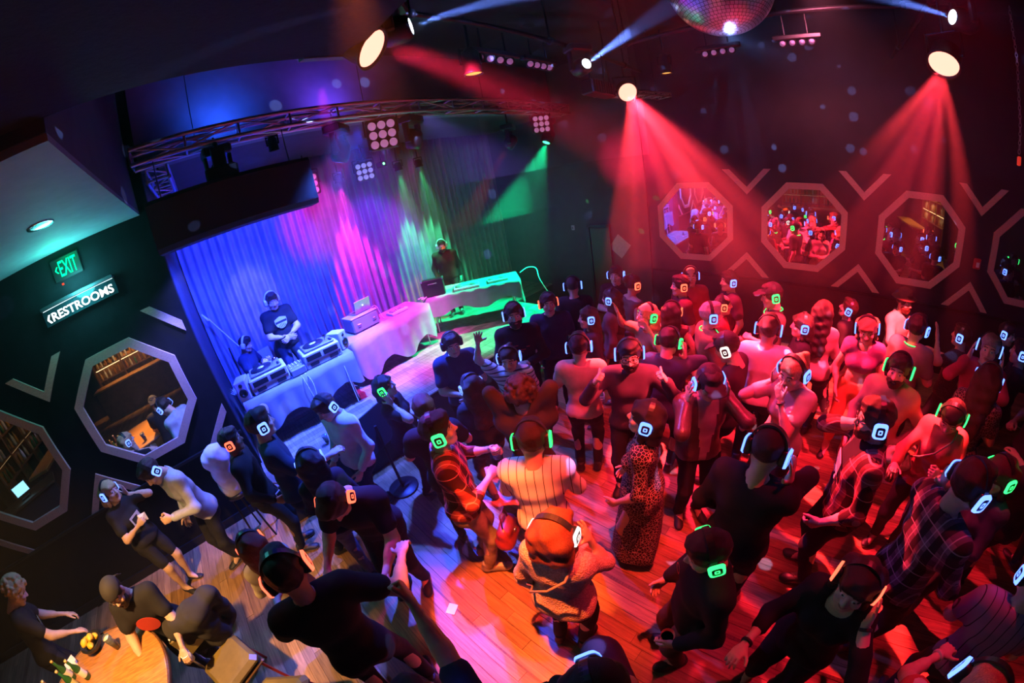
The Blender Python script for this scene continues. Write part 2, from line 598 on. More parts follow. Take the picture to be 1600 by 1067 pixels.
# wall with the mirrors, with the plain painted end beside the stage
MB().box((XB + 0.1, 1.0, ZC / 2), (0.2, 12.6, ZC)).build('wall_right', M['dark_panel'], kind='structure')
MB().box((XB - 0.015, 4.98, ZC / 2), (0.03, 4.1, ZC)).build('wall_right_end', M['grey_wall'], kind='structure')
MB().box((-0.2, -5.35, ZC / 2), (13.8, 0.2, ZC)).build('wall_back', M['dark_panel'], kind='structure')
MB().box((-6.75, -0.3, ZC / 2), (0.2, 10.3, ZC)).build('wall_left', M['dark_panel'], kind='structure')
MB().box((0, 0.5, ZC + 0.05), (13.7, 12.0, 0.1)).build('ceiling', M['ceiling_black'], kind='structure')
# lowered ceiling in the corner by the restrooms, with its edge faces
MB().box((-3.65, 3.41, 3.96), (6.1, 2.8, 0.04)).build('ceiling_soffit', M['soffit_paint'], kind='structure')
MB().box((-3.65, 2.03, 4.69), (6.1, 0.06, 1.42)).box((-0.63, 3.44, 4.69), (0.06, 2.76, 1.42)).build('ceiling_soffit_edge', M['stage_ceiling'], kind='structure')
# low black ceiling over the near side of the room
MB().box((-2.8, -1.6, 4.15), (7.6, 7.2, 0.2)).build('ceiling_low', M['ceiling_black'], kind='structure')
# small sloping panel under the header
MB().box((0.88, 2.03, 4.08), (0.34, 0.10, 0.05), Matrix.Rotation(0.25, 3, 'X')).build('ceiling_panel', M['header_paint'], kind='structure')
# drink rails and bases along the two walls
MB().box((-3.5, YA - 0.02, 1.135), (6.0, 0.04, 0.035)).build('trim_1', M['black_metal'], kind='structure')
MB().box((XB - 0.02, -1.1, 1.1), (0.04, 8.0, 0.035)).build('trim_2', M['black_metal'], kind='structure')
MB().box((-3.5, YA - 0.012, 0.06), (6.0, 0.024, 0.12)).build('baseboard_front', M['black_metal'], kind='structure')
MB().box((XB - 0.012, -1.1, 0.06), (0.024, 8.0, 0.12)).build('baseboard_right', M['black_metal'], kind='structure')
# door at the end of the right wall
_d = MB().box((XB - 0.045, 4.06, 0.97), (0.03, 0.44, 1.94), bev=0.006).build('door_1', mat('door_brown', (0.035, 0.018, 0.012), 0.5), kind='structure')
MB().box((XB - 0.06, 4.31, 1.0), (0.05, 0.05, 2.0)).box((XB - 0.06, 3.82, 1.0), (0.05, 0.05, 2.0)).box((XB - 0.06, 4.06, 1.98), (0.05, 0.54, 0.05)).build('door_frame', M['black_metal'], _d)
MB().tube((XB - 0.06, 3.9, 1.0), (XB - 0.11, 3.9, 1.0), 0.012).lathe([(0.0, 0), (0.025, 0.006), (0.025, 0.02), (0, 0.026)], (XB - 0.1, 3.9, 1.0), 12, R=Matrix.Rotation(-math.pi / 2, 3, 'Y')).build('door_handle', M['chrome'], _d)

# ---- stage platform, its boards and its curtain
_st = MB().box((2.4, 5.56, 0.28), (5.82, 3.0, 0.56)).box((6.0, 6.3, 0.28), (1.3, 1.5, 0.56)).build('stage_floor', mat('stage_skirt', (0.02, 0.018, 0.02), 0.7), kind='structure')
_sm = plank_mat('stage_wood', (0.34, 0.30, 0.27), rough=0.28)
_unit2 = MB().box((0, 0, -0.5), (1, 1, 1)).mesh('plank', _sm)
_bw = 0.115
_y = 4.06
while _y < 7.0:
    x0 = -0.5
    x1 = x0 + RND.uniform(0.6, 2.4)
    end = 5.3 if _y < 5.5 else 6.6
    while x0 < end - 0.01:
        x1 = min(x1, end)
        inst('stage_plank', _unit2, _st, ((x0 + x1) / 2, _y + _bw / 2, 0.585 + RND.uniform(-0.001, 0.001)), (0, 0, 0), (x1 - x0 - 0.003, _bw - 0.003, 0.026))
        x0, x1 = x1, x1 + RND.choice((1.2, 1.8, 2.4))
    _y += _bw
MB().box((2.4, 4.045, 0.57), (5.84, 0.03, 0.06)).build('stage_nosing', M['black_metal'], _st)

_cm = mat('curtain_velour', (0.26, 0.26, 0.34), 0.85, noise=0.12, nscale=6, sheen=0.3, bump=0.1, bscale=150)
CURT = empty('stage_curtain', (3.05, 6.85, 0.6), label='floor-length pleated velour curtain hung along the back of the stage', cat='curtain')
_x = -0.46
_pi = 0
while _x < 6.55:
    x1 = min(_x + 1.42, 6.58)
    mb = MB()
    nx, nz = 84, 12
    V, Fq = [], []
    ph = RND.uniform(0, 6)
    for j in range(nz + 1):
        tz = j / nz
        for i in range(nx + 1):
            tx = _x + (x1 - _x) * i / nx
            a = 0.030 + 0.030 * (1 - tz) + 0.012 * math.sin(tx * 3.1 + ph)
            w = math.sin(tx * 2 * math.pi / 0.155 + 0.8 * math.sin(tx * 5 + ph) + 0.25 * math.sin(tz * 4 + tx * 3))
            yy = 6.86 + a * w + 0.02 * math.sin(tx * 9 + tz * 2)
            V.append((tx - 3.05, yy - 6.85, 0.02 + tz * 3.82))
    for j in range(nz):
        for i in range(nx):
            q = j * (nx + 1) + i
            Fq.append((q, q + 1, q + nx + 2, q + nx + 1))
    mb.add(V, Fq, 0, True)
    o = mb.build('curtain_panel', _cm, CURT)
    so = o.modifiers.new('solid', 'SOLIDIFY')
    so.thickness = 0.006
    _x = x1
MB().tube((-3.5, 0, 3.86), (3.5, 0, 3.86), 0.02).build('curtain_rail', M['black_metal'], CURT)

# ---- octagonal mirrors and chevron trims on both walls
_t = math.tan(math.pi / 8)


def octa(r):
    return [(-r * _t, r), (-r, r * _t), (-r, -r * _t), (-r * _t, -r), (r * _t, -r), (r, -r * _t), (r, r * _t), (r * _t, r)]


def fr_a(cx):
    return lambda u, v, w: Vector((cx + u, YA - w, 2.06 + v))


def fr_b(cy):
    return lambda u, v, w: Vector((XB - w, cy - u, 2.06 + v))


def mirror(fr, label):
    root = empty('octagonal_mirror', fr(0, 0, 0), label=label, cat='mirror', group='octagonal wall mirrors')
    org = fr(0, 0, 0)
    g = lambda u, v, w: fr(u, v, w) - org
    out, inn = octa(0.70), octa(0.60)
    mb = MB()
    for i in range(8):
        j = (i + 1) % 8
        P = [g(*out[i], 0), g(*out[j], 0), g(*inn[j], 0), g(*inn[i], 0), g(*out[i], .035), g(*out[j], .035), g(*inn[j], .03), g(*inn[i], .03)]
        Q = [(3, 2, 1, 0), (4, 5, 6, 7), (0, 1, 5, 4), (1, 2, 6, 5), (2, 3, 7, 6), (3, 0, 4, 7)]
        MB().add(P, Q).build('frame_board', M['frame_wood'], root)
    MB().prism(octa(0.615), 0.012, g).build('mirror_glass', M['mirror'], root)


def chevron(fr, tip, s, dirs, label):
    """s = +1: V opening upward above the row; -1: opening downward below it"""
    org = fr(0, 0, 0)
    g = lambda u, v, w: fr(u, v, w) - org
    root = empty('wall_chevron', org, label=label, cat='wall trim', group='chevron trims between the mirrors')
    for d in dirs:
        P = [(0, s * 0.49), (d * 0.41, s * 0.91), (d * 0.29, s * 0.91), (0, s * 0.615)]
        if d * s > 0:
            P = P
        else:
            P = P[::-1]
        MB().prism(P, 0.022, g).build('chevron_arm', M['frame_wood'], root)


P_ = 1.892
mirror(fr_a(-1.489), 'octagonal wood-framed mirror below the lit restrooms sign')
mirror(fr_a(-1.489 - P_), 'octagonal wood-framed mirror at the corner, reflecting a lit till screen')
for k, lab in enumerate(('first octagonal mirror of the dark wall, next to the stage end', 'second octagonal mirror of the dark wall, reflecting red-lit dancers',
                         'third octagonal mirror of the dark wall, behind the man in the brimmed hat', 'last octagonal mirror of the dark wall, cut by the picture edge')):
    mirror(fr_b(2.02 - k * P_), lab)
chevron(fr_a(-1.489 - P_ / 2), 0, 1, (-1, 1), 'upper chevron trim between the two mirrors by the restrooms sign')
chevron(fr_a(-1.489 - P_ / 2), 0, -1, (-1, 1), 'lower chevron trim between the two mirrors by the restrooms sign')
chevron(fr_a(-1.489 + P_ / 2), 0, 1, (-1,), 'upper half chevron trim beside the stage opening')
chevron(fr_a(-1.489 + P_ / 2), 0, -1, (-1,), 'lower half chevron trim beside the stage opening')
chevron(fr_a(-1.489 - 1.5 * P_), 0, -1, (1,), 'lower chevron trim below the corner mirror at the far side')
for k, w in enumerate(('first and second', 'second and third', 'third and last')):
    chevron(fr_b(2.02 - (k + .5) * P_), 0, 1, (-1, 1), 'upper chevron trim between the %s mirrors of the dark wall' % w)
    chevron(fr_b(2.02 - (k + .5) * P_), 0, -1, (-1, 1), 'lower chevron trim between the %s mirrors of the dark wall' % w)

# ---- signs by the restrooms
def wall_m(x, z, off):
    return Matrix.Translation((x, YA - off, z)) @ Matrix.Rotation(math.pi / 2, 4, 'X')


EX = empty('exit_sign', (-1.57, YA - 0.02, 3.745), label='green lit EXIT sign above the restrooms sign', cat='sign')
MB().box((0, 0, 0), (0.36, 0.03, 0.24), bev=0.008).build('sign_plate', mat('sign_black', (0.003, 0.004, 0.0035), 0.5), EX)
_gg = glow('exit_green', (0.0, 1.0, 0.30), 2.2)
text_obj('sign_letters', 'EXIT', 0.215, Matrix.Translation((0.025, -0.018, 0)) @ Matrix.Rotation(math.pi / 2, 4, 'X'), _gg, EX, bold=0.0015, fit=(.22, .165))
MB().add([(-0.115, -0.018, 0.035), (-0.098, -0.018, 0.035), (-0.125, -0.018, 0), (-0.142, -0.018, 0), (-0.115, -0.018, -0.035), (-0.098, -0.018, -0.035)], [(3, 2, 1, 0), (4, 5, 2, 3)]).build('sign_arrow', _gg, EX)
MB().box((-0.10, -0.017, -0.155), (0.02, 0.02, 0.02)).build('sign_lamp', glow('sign_red_dot', (1, 0.05, 0.02), 1.5), EX)
point('exit_sign_light', (-1.57, 4.55, 3.86), (0.0, 1.0, 0.30), 4.0, 0.06)
RS = empty('restrooms_sign', (-1.555, YA - 0.06, 3.335), label='edge-lit acrylic sign with white letters reading RESTROOMS', cat='sign')
MB().box((0, 0, 0), (0.93, 0.012, 0.17)).build('sign_panel', mat('acrylic', (0.02, 0.05, 0.06), 0.12, alpha=0.75), RS)
MB().box((0, 0.005, 0.105), (0.93, 0.09, 0.04), bev=0.006).build('sign_housing', mat('sign_steel', (0.09, 0.09, 0.10), 0.4, 0.5), RS)
MB().box((0, -0.002, 0.082), (0.90, 0.014, 0.006)).build('sign_light_strip', glow('sign_edge', (0.65, 0.9, 1.0), 1.4), RS)
_wg = glow('sign_white', (0.86, 0.95, 1.0), 2.4)
text_obj('sign_letters', 'RESTROOMS', 0.128, Matrix.Translation((0.03, -0.009, -0.012)) @ Matrix.Rotation(math.pi / 2, 4, 'X'), _wg, RS, bold=0.002, fit=(.79, .092))
MB().add([(-0.405, -0.009, 0.03), (-0.38, -0.009, 0.03), (-0.41, -0.009, -0.015), (-0.435, -0.009, -0.015), (-0.405, -0.009, -0.06), (-0.38, -0.009, -0.06)], [(3, 2, 1, 0), (4, 5, 2, 3)]).build('sign_arrow', _wg, RS)
point('restrooms_sign_light', (-1.5, 4.62, 3.50), (0.08, 0.72, 0.78), 42.0, 0.2)
DL = empty('recessed_downlight', (-1.24, 3.45, 3.94), label='unlit round downlight set in the lowered ceiling', cat='ceiling light')
MB().lathe([(0.085, -0.004), (0.115, -0.008), (0.12, 0.0), (0.085, 0.0)], n=28).build('trim_ring', M['chrome'], DL)
MB().lathe([(0.086, 0.0), (0.07, 0.10), (0.0, 0.12)], n=28).build('reflector', mat('downlight_inside', (0.12, 0.12, 0.13), 0.3, 0.8), DL)
FA = empty('fire_alarm', (XB - 0.03, -2.75, 1.86), label='small red fire alarm box between the third and last mirrors', cat='alarm')
MB().box((0, 0, 0), (0.05, 0.12, 0.16), bev=0.012).build('alarm_body', mat('alarm_red', (0.5, 0.03, 0.03), 0.45), FA)
MB().box((-0.028, -0.005, -0.01), (0.008, 0.05, 0.07)).build('alarm_label', M['white_plastic'], FA)
DS = empty('diamond_sign', (XB - 0.035, 3.60, 1.55), label='grey diamond-shaped board on the wall beside the brown door', cat='board')
MB().box((0, 0, 0), (0.02, 0.36, 0.36), Matrix.Rotation(math.radians(40), 3, 'X')).build('board_face', mat('board_grey', (0.35, 0.36, 0.36), 0.5, noise=0.1), DS)
TH = empty('wall_switch', (XB - 0.035, 4.72, 1.95), label='small white box on the wall above the end of the stage', cat='switch')
MB().box((0, 0, 0), (0.03, 0.08, 0.11), bev=0.008).build('switch_plate', M['white_plastic'], TH)
MB().box((-0.02, 0, 0), (0.012, 0.03, 0.05)).build('switch_lever', M['grey_plastic'], TH)

# ------------------------------------------------------------------ trusses and lights overhead
def box_truss(name, a, b, w, h, label, bay=0.5, r=0.025, up=Vector((0, 0, 1))):
    a, b = Vector(a), Vector(b)
    d = (b - a).normalized()
    s = d.cross(up).normalized()
    root = empty(name, a, label=label, cat='truss')
    L = (b - a).length
    cor = [s * (i * w / 2) + up * (j * h / 2) for i, j in ((-1, -1), (1, -1), (1, 1), (-1, 1))]
    for c in cor:
        MB().tube(c, c + d * L, r, n=10).build('chord', M['aluminium'], root)
    n = max(int(L / bay), 1)
    for k in range(n + 1):
        p = d * (L * k / n)
        for i in range(4):
            MB().tube(p + cor[i], p + cor[(i + 1) % 4], r * .55, n=6).build('brace', M['aluminium'], root)
        if k < n:
            q = d * (L * (k + 1) / n)
            for i in (0, 1, 2, 3):
                u, v = (p, q) if k % 2 else (q, p)
                MB().tube(u + cor[i], v + cor[(i + 1) % 4], r * .5, n=6).build('brace', M['aluminium'], root)
    return root


def hanger(name, p, label, r=0.012, z1=ZC):
    o = MB().tube(p, (p[0], p[1], z1), r, n=8)
    return o


FT = box_truss('stage_truss', (-0.5, 4.42, 4.43), (6.5, 4.42, 4.43), 0.22, 0.16, 'long aluminium truss across the top of the stage opening', 0.58)
for x in (0.2, 2.3, 4.4, 6.2):
    MB().tube((x + 0.5, 0.1, 0.07), (x + 0.5, 0.1, ZC - 4.43), 0.005, n=6).build('hanger_rod', M['black_metal'], FT)
BT = box_truss('side_truss', (-0.28, 4.56, 4.26), (-0.28, 6.6, 4.26), 0.24, 0.14, 'short aluminium truss running back over the stage side', 0.34)
for yy in (.3, 1.7):
    MB().tube((0, yy, 0.07), (0, yy, 0.18), 0.012, n=6).build('hanger_rod', M['black_metal'], BT)
LT = box_truss('ladder_truss', (5.0, 2.75, 4.25), (6.3, 2.25, 4.25), 0.28, 0.05, 'flat ladder truss near the dark wall', 0.18, 0.014)
for xx, yy in ((.2, -.08), (1.1, -.42)):
    MB().tube((xx, yy, 0), (xx, yy, ZC - 4.25), 0.01, n=6).build('hanger_rod', M['black_metal'], LT)


def pipe(a, b, label):
    a, b = Vector(a), Vector(b)
    root = empty('lighting_pipe', a, label=label, cat='pipe', group='black lighting pipes under the ceiling')
    MB().tube((0, 0, 0), b - a, 0.024, n=12).build('pipe_rail', M['black_metal'], root)
    for t in (.12, .5, .88):
        p = (b - a) * t
        MB().tube(p, (p.x, p.y, ZC - a.z), 0.010, n=6).build('drop_rod', M['black_metal'], root)
        MB().lathe([(.04, -.02), (.04, .02)], p, 10, R=(b - a).to_track_quat('Z', 'Y').to_matrix()).build('pipe_clamp', M['black_metal'], root)


pipe((1.04, 2.08, 4.42), (5.0, 2.08, 4.42), 'black lighting pipe over the dance floor, nearer the stage')
pipe((1.6, -1.12, 4.42), (5.6, -1.12, 4.42), 'black lighting pipe over the dance floor, farther from the stage')
pipe((4.0, 2.2, 4.50), (4.0, -1.4, 4.50), 'black cross pipe joining the two lighting pipes')


def par_can(loc, target, label, lens, r=0.11, ln=0.20, hang=None, group=None, name='par_light', body=None):
    """round stage light: can, lens, yoke with clamp"""
    loc, target = Vector(loc), Vector(target)
    d = (target - loc).normalized()
    root = empty(name, loc, label=label, cat='stage light', group=group)
    R = d.to_track_quat('Z', 'Y').to_matrix()
    bm = body or M['black_metal']
    MB().lathe([(0, -ln), (r * .6, -ln), (r * .95, -ln * .8), (r, -.01), (r * 1.08, 0), (r * 1.08, .012), (r * .97, .012), (r * .95, -.005)], (0, 0, 0), 24, R=R).build('lamp_body', bm, root)
    MB().lathe([(0, .002), (r * .93, -.002)], (0, 0, 0), 24, R=R).build('lens', lens, root)
    top = (hang if hang is not None else loc.z + 0.36) - loc.z
    side = d.cross(Vector((0, 0, 1)))
    side = side.normalized() if side.length > 1e-3 else Vector((1, 0, 0))
    mid = d * (-ln * .45)
    mb = MB()
    for s in (-1, 1):
        e = mid + side * (r * 1.15 * s)
        mb.box((e + Vector((0, 0, r * .7))), (.016, .016, r * 1.5 + .02))
        mb.tube(e, mid + side * (r * .9 * s), .014, n=8)
    mb.tube(mid + side * (r * 1.15) + Vector((0, 0, r * 1.45)), mid - side * (r * 1.15) + Vector((0, 0, r * 1.45)), .010, n=6)
    mb.build('yoke', M['black_metal'], root)
    MB().tube(mid + Vector((0, 0, r * 1.45)), mid + Vector((0, 0, max(top, r * 1.6))), .012, n=8).build('hook_clamp', M['black_metal'], root)
    return root


LENS_RED = glow('lens_red', (1.0, .36, .26), 1.9)
LENS_FAINT_GLOW = mat('lens_faint_glow', (.35, .30, .38), .1, emit=(.75, .4, .8), estr=.25)  # switched-off lens with a faint violet glow put in as emission
par_can((1.08, 1.9, 4.05), (1.565, 1.344, 3.374), 'large glowing red stage light at the upper left of the dance floor', LENS_RED, .125, .16, 4.385)
par_can((4.46, 2.06, 4.05), (2.4, .2, 2.6), 'glowing red stage light near the end of the stage truss', LENS_RED, .125, .16, 4.385)
par_can((3.35, -1.06, 3.86), (2.6, -.4, 2.6), 'glowing red stage light fanning light before the third mirror', LENS_RED, .125, .16, 4.385)


def moving_head(loc, target, label, lens, hang, s=1.0, group=None):
    loc, target = Vector(loc), Vector(target)
    d = (target - loc).normalized()
    root = empty('moving_head_light', loc, label=label, cat='stage light', group=group)
    R = d.to_track_quat('Z', 'Y').to_matrix()
    MB().lathe([(0, -.26 * s), (.07 * s, -.26 * s), (.11 * s, -.2 * s), (.11 * s, -.05 * s), (.085 * s, 0), (.07 * s, .002)], (0, 0, 0), 18, R=R).build('lamp_head', M['black_plastic'], root)
    MB().lathe([(0, .004), (.066 * s, .002)], (0, 0, 0), 18, R=R).build('lens', lens, root)
    mid = d * (-.13 * s)
    side = d.cross(Vector((0, 0, 1)))
    side = side.normalized() if side.length > 1e-3 else Vector((1, 0, 0))
    A = Matrix((side, Vector((0, 0, 1)).cross(side), Vector((0, 0, 1)))).transposed()
    for q in (-1, 1):
        MB().box(mid + side * (.135 * s * q) + Vector((0, 0, .08 * s)), (.04 * s, .08 * s, .26 * s), A, bev=.01).build('yoke_arm', M['black_plastic'], root)
    MB().box(mid + Vector((0, 0, .25 * s)), (.32 * s, .22 * s, .10 * s), A, bev=.015).build('lamp_base', M['black_plastic'], root)
    MB().tube(mid + Vector((0, 0, .28 * s)), mid + Vector((0, 0, max(hang - loc.z, .3 * s))), .014, n=8).build('hook_clamp', M['black_metal'], root)
    return root


LENS_COLD = glow('lens_cold', (.75, .88, 1.0), 5.0)
BALL_C = (2.70, 0.44, 4.312)
moving_head((1.35, 1.87, 4.2), BALL_C, 'small white beam light nearest the large red lamp', LENS_COLD, 4.385, .8)
moving_head((3.33, 1.92, 4.19), BALL_C, 'small white beam light midway along the nearer lighting pipe', LENS_COLD, 4.385, .8)
moving_head((3.24, -1.14, 4.17), BALL_C, 'small white beam light above the third wall mirror', LENS_COLD, 4.385, .8)
# lights on the stage truss
LB, LG, LM_, LO = glow('lens_blue', (.08, .2, 1), 3), glow('lens_green', (.05, 1, .35), 4), glow('lens_magenta', (1, .2, .8), 5), glow('lens_orange', (1, .2, .06), 2)
moving_head((0.38, 4.5, 3.90), (0.25, 6.0, 1.1), 'moving head hung above the black hanging speaker', mat('lens_dark', (.03, .03, .05), .1), 4.312)
moving_head((1.83, 4.6, 3.86), (0.9, 5.5, 0.6), 'moving head throwing the blue beam beside the lamp panel', LB, 4.312, 1.1)
moving_head((2.95, 4.6, 3.88), (2.5, 5.6, 0.8), 'unlit black moving head with an added faint lens glow, between the lamp panel and truss middle', M['lens'] if 'lens' in M else LENS_FAINT_GLOW, 4.312, 1.1)
moving_head((4.82, 4.6, 3.74), (3.8, 6.2, 1.5), 'moving head throwing a dull orange beam', LO, 4.312)
moving_head((5.95, 4.6, 3.80), (4.55, 5.15, 1.1), 'moving head throwing the wide green beam at the truss end', LG, 4.312, 1.1)
par_can((1.05, 4.55, 4.16), (1.12, 4.75, 3.0), 'small par light with red glow above the hanging speaker', glow('lens_red_small', (1, .08, .04), 6), .06, .16, 4.312)
par_can((2.48, 6.45, 3.82), (2.62, 6.7, 1.0), 'small par light washing the curtain magenta', LM_, .075, .14, 4.42)
par_can((3.69, 6.4, 3.82), (3.95, 6.7, 1.0), 'first of two small par lights washing the curtain green', LG, .075, .14, 4.42)
par_can((4.16, 6.4, 3.82), (4.5, 6.6, 1.0), 'second of two small par lights washing the curtain green', LG, .075, .14, 4.42)
par_can((2.0, 2.1, 4.0), (2.05, 2.2, 0.0), 'downward par light with orange rim under the nearer lighting pipe', glow('lens_amber', (1, .35, .08), 1.6), .07, .2, 4.385)
par_can((4.0, 1.37, 4.08), (4.02, 1.37, 0.0), 'downward par light with amber rim near the cross pipe', glow('lens_amber2', (1, .45, .10), 1.2), .06, .2, 4.465)
spot('amber_beam_light', (2.0, 2.1, 3.98), (2.05, 2.3, 0.0), (1.0, .28, .05), 60, 9, .4, .03)
spot('amber_beam_light', (4.0, 1.37, 4.06), (4.02, 1.37, 0.0), (1.0, .45, .10), 40, 7, .4, .02)


def matrix_panel(loc, face, label, lensm, s=0.42, hang=4.312):
    loc, face = Vector(loc), Vector(face).normalized()
    root = empty('lamp_matrix_panel', loc, label=label, cat='stage light', group='nine-lamp panels')
    side = face.cross(Vector((0, 0, 1))).normalized()
    up = side.cross(face)
    A = Matrix((side, up, face)).transposed()
    MB().box((0, 0, 0), (s, s, .09), A, bev=.02).build('panel_body', M['black_plastic'], root)
    for i in (-1, 0, 1):
        for j in (-1, 0, 1):
            c = A @ Vector((i * s * .3, j * s * .3, .046))
            MB().lathe([(s * .135, -.004), (s * .125, .006), (0, .012)], c, 16, R=face.to_track_quat('Z', 'Y').to_matrix()).build('lamp_lens', lensm, root)
    for q in (-1, 1):
        MB().tube(A @ Vector((q * s * .54, 0, 0)), A @ Vector((q * s * .54, s * .62, 0)), .012, n=6).build('yoke_arm', M['black_metal'], root)
    MB().tube(A @ Vector((-s * .54, s * .62, 0)), A @ Vector((s * .54, s * .62, 0)), .012, n=6).tube(A @ Vector((0, s * .62, 0)), A @ Vector((0, s * .62, 0)) + Vector((0, 0, max(hang - loc.z - s * .62, .02))), .012, n=6).build('yoke_bar', M['black_metal'], root)


LP = mat('panel_lens', (.4, .25, .4), .3, emit=(.8, .28, .6), estr=.36)
LPs = mat('bar_lens', (.3, .2, .35), .3, emit=(.7, .25, .65), estr=.22)
LPb = mat('panel_lens_blue', (.4, .4, .6), .15, emit=(.4, .4, 1), estr=.5)
matrix_panel((2.49, 4.55, 4.13), (-.35, -1, -.25), 'nine-lamp panel at the middle of the stage truss', LP)
matrix_panel((5.75, 4.5, 4.15), (-.7, -1, -.2), 'nine-lamp panel at the far end of the stage truss', LP, .36)
matrix_panel((3.03, 6.5, 3.92), (-.35, -1, -.15), 'nine-lamp panel hung before the curtain, left of the green par lights', LPb, .36, 4.42)
matrix_panel((1.93, 6.5, 3.90), (-.2, -1, -.15), 'nine-lamp panel half hidden behind the hanging speaker', LP, .38, 4.42)


def light_bar(a, b, label, n=4):
    a, b = Vector(a), Vector(b)
    root = empty('light_bar', a, label=label, cat='stage light', group='bars of small lamps on the lighting pipes')
    d = b - a
    mb = MB()
    mb.box(d * .5 + Vector((0, 0, .05)), (d.length + .1, .07, .05), d.to_track_quat('X', 'Z').to_matrix(), bev=.01)
    mb.build('bar_body', M['black_metal'], root)
    face = (Vector((0, 0, 2.6)) - a).normalized()
    R = face.to_track_quat('Z', 'Y').to_matrix()
    for i in range(n):
        c = d * ((i + .5) / n)
        MB().lathe([(0, -.07), (.035, -.06), (.042, 0), (.036, .004)], c, 12, R=R).build('lamp_can', M['black_metal'], root)
        MB().lathe([(.036, .002), (0, .010)], c, 12, R=R).build('lamp_lens', LPs, root)
    for t in (.2, .8):
        c = d * t
        MB().tube(c + Vector((0, 0, .07)), (c.x, c.y, (4.385 if a.z < 4.19 else 4.465) - a.z), .008, n=6).build('hook_clamp', M['black_metal'], root)


light_bar((2.02, 2.08, 4.13), (2.46, 2.08, 4.13), 'bar of four lamps nearest the large red stage light')
light_bar((2.62, 2.08, 4.14), (2.98, 2.08, 4.14), 'bar of four lamps next along the nearer lighting pipe')
light_bar((4.0, .98, 4.2), (4.0, .62, 4.2), 'bar of four lamps on the cross pipe below the mirror ball')
light_bar((4.0, .22, 4.2), (4.0, -.14, 4.2), 'bar of four lamps on the cross pipe, farther from the stage')
DK_ = empty('dimmer_pack', (3.72, 2.05, 4.0), label='black ribbed dimmer box hung beside the red stage light', cat='dimmer')
MB().box((0, 0, 0), (.50, .16, .16), bev=.015).build('box_body', M['black_plastic'], DK_)
for i in range(9):
    MB().box((-.2 + .05 * i, -.085, 0), (.012, .012, .12)).build('cooling_rib', M['grey_plastic'], DK_)
for xx in (-.15, .15):
    MB().tube((xx, 0, .08), (xx, -.02, .42), .01, n=6).build('hook_clamp', M['black_metal'], DK_)

# long black speaker hung over the stage front
HS = empty('hanging_speaker', (0.42, 4.22, 3.64), label='long black speaker cabinet hung below the stage truss', cat='speaker')
_V, _F = [], []
_n = 20
for i in range(_n + 1):
    x = -.86 + 1.72 * i / _n
    bow = -.05 * (1 - (x / .86) ** 2)
    for (y, z) in ((.16 + bow * .0, -.25), (-.14 + bow, -.25), (-.17 + bow, -.2), (-.17 + bow, .22), (-.14 + bow, .26), (.16, .26)):
        _V.append((x, y, z))
for i in range(_n):
    for k in range(6):
        _F.append((i * 6 + k, i * 6 + 6 + k, i * 6 + 6 + (k + 1) % 6, i * 6 + (k + 1) % 6))
_F += [(0, 1, 2, 3, 4, 5), tuple(range(_n * 6 + 5, _n * 6 - 1, -1))]
MB().add(_V, _F).build('cabinet', mat('speaker_cloth', (.012, .012, .016), .7, bump=.5, bscale=500), HS)
MB().box((.74, -.185, -.2), (.18, .006, .012)).build('name_strip', M['grey_plastic'], HS)
MB().box((-.04, 0, .33), (.34, .16, .16), bev=.02).box((-.04, 0, .50), (.14, .10, .22)).tube((-.04, 0, .55), (-.04, .12, .72), .03).build('mount_bracket', M['black_metal'], HS)
for x in (-.7, .7):
    MB().tube((x, .04, .26), (x, .10, .72), .008, n=6).build('safety_chain', M['chrome'], HS)

# mirror ball made of small facets
MBALL = empty('mirror_ball', BALL_C, label='large mirror ball hanging at the top edge of the picture', cat='mirror ball')
_V, _F, _r = [], [], .36
_nb = 44
for i in range(_nb):
    t0, t1 = math.pi * i / _nb, math.pi * (i + 1) / _nb
    tm = (t0 + t1) / 2
    nn = max(int(2 * _nb * math.sin(tm)), 4)
    for j in range(nn):
        p0, p1 = 2 * math.pi * (j + .06) / nn, 2 * math.pi * (j + .94) / nn
        a, b = t0 + .004, t1 - .004
        q = len(_V)
        for t, p in ((a, p0), (b, p0), (b, p1), (a, p1)):
            _V.append((_r * math.sin(t) * math.cos(p), _r * math.sin(t) * math.sin(p), _r * math.cos(t)))
        _F.append((q, q + 1, q + 2, q + 3))
o = MB().add(_V, _F).build('mirror_facets', mat('ball_mirror', (.82, .8, .92), .28, 1.0), MBALL, kind='stuff')
MB().lathe([(_r * .985 * math.sin(math.pi * i / 24), -_r * .985 * math.cos(math.pi * i / 24)) for i in range(25)], (0, 0, 0), 40).build('ball_core', mat('ball_core', (.05, .045, .06), .5), MBALL)
MB().tube((0, 0, .34), (0, 0, .42), .03).tube((0, 0, .42), (0, 0, ZC - BALL_C[2]), .008, n=6).build('ball_motor', M['black_metal'], MBALL)
# patterned point light added below the ball to stand for its reflected flecks
_l = bpy.data.lights.new('fleck_pattern_light', 'POINT')
_l.energy = 700
_l.color = (.25, .35, 1.0)
_l.shadow_soft_size = .01
_l.use_nodes = True
_nt = _l.node_tree
_em = _nt.nodes['Emission']
_tc = _nt.nodes.new('ShaderNodeTexCoord')
_vo = _nt.nodes.new('ShaderNodeTexVoronoi')
_vo.inputs['Scale'].default_value = 11
_vo.inputs['Randomness'].default_value = .75
_nt.links.new(_tc.outputs['Normal'], _vo.inputs['Vector'])
_lt = _nt.nodes.new('ShaderNodeMath')
_lt.operation = 'LESS_THAN'
_lt.inputs[1].default_value = .19
_nt.links.new(_vo.outputs['Distance'], _lt.inputs[0])
_rn = _nt.nodes.new('ShaderNodeSeparateColor')
_nt.links.new(_vo.outputs['Color'], _rn.inputs[0])
_gt = _nt.nodes.new('ShaderNodeMath')
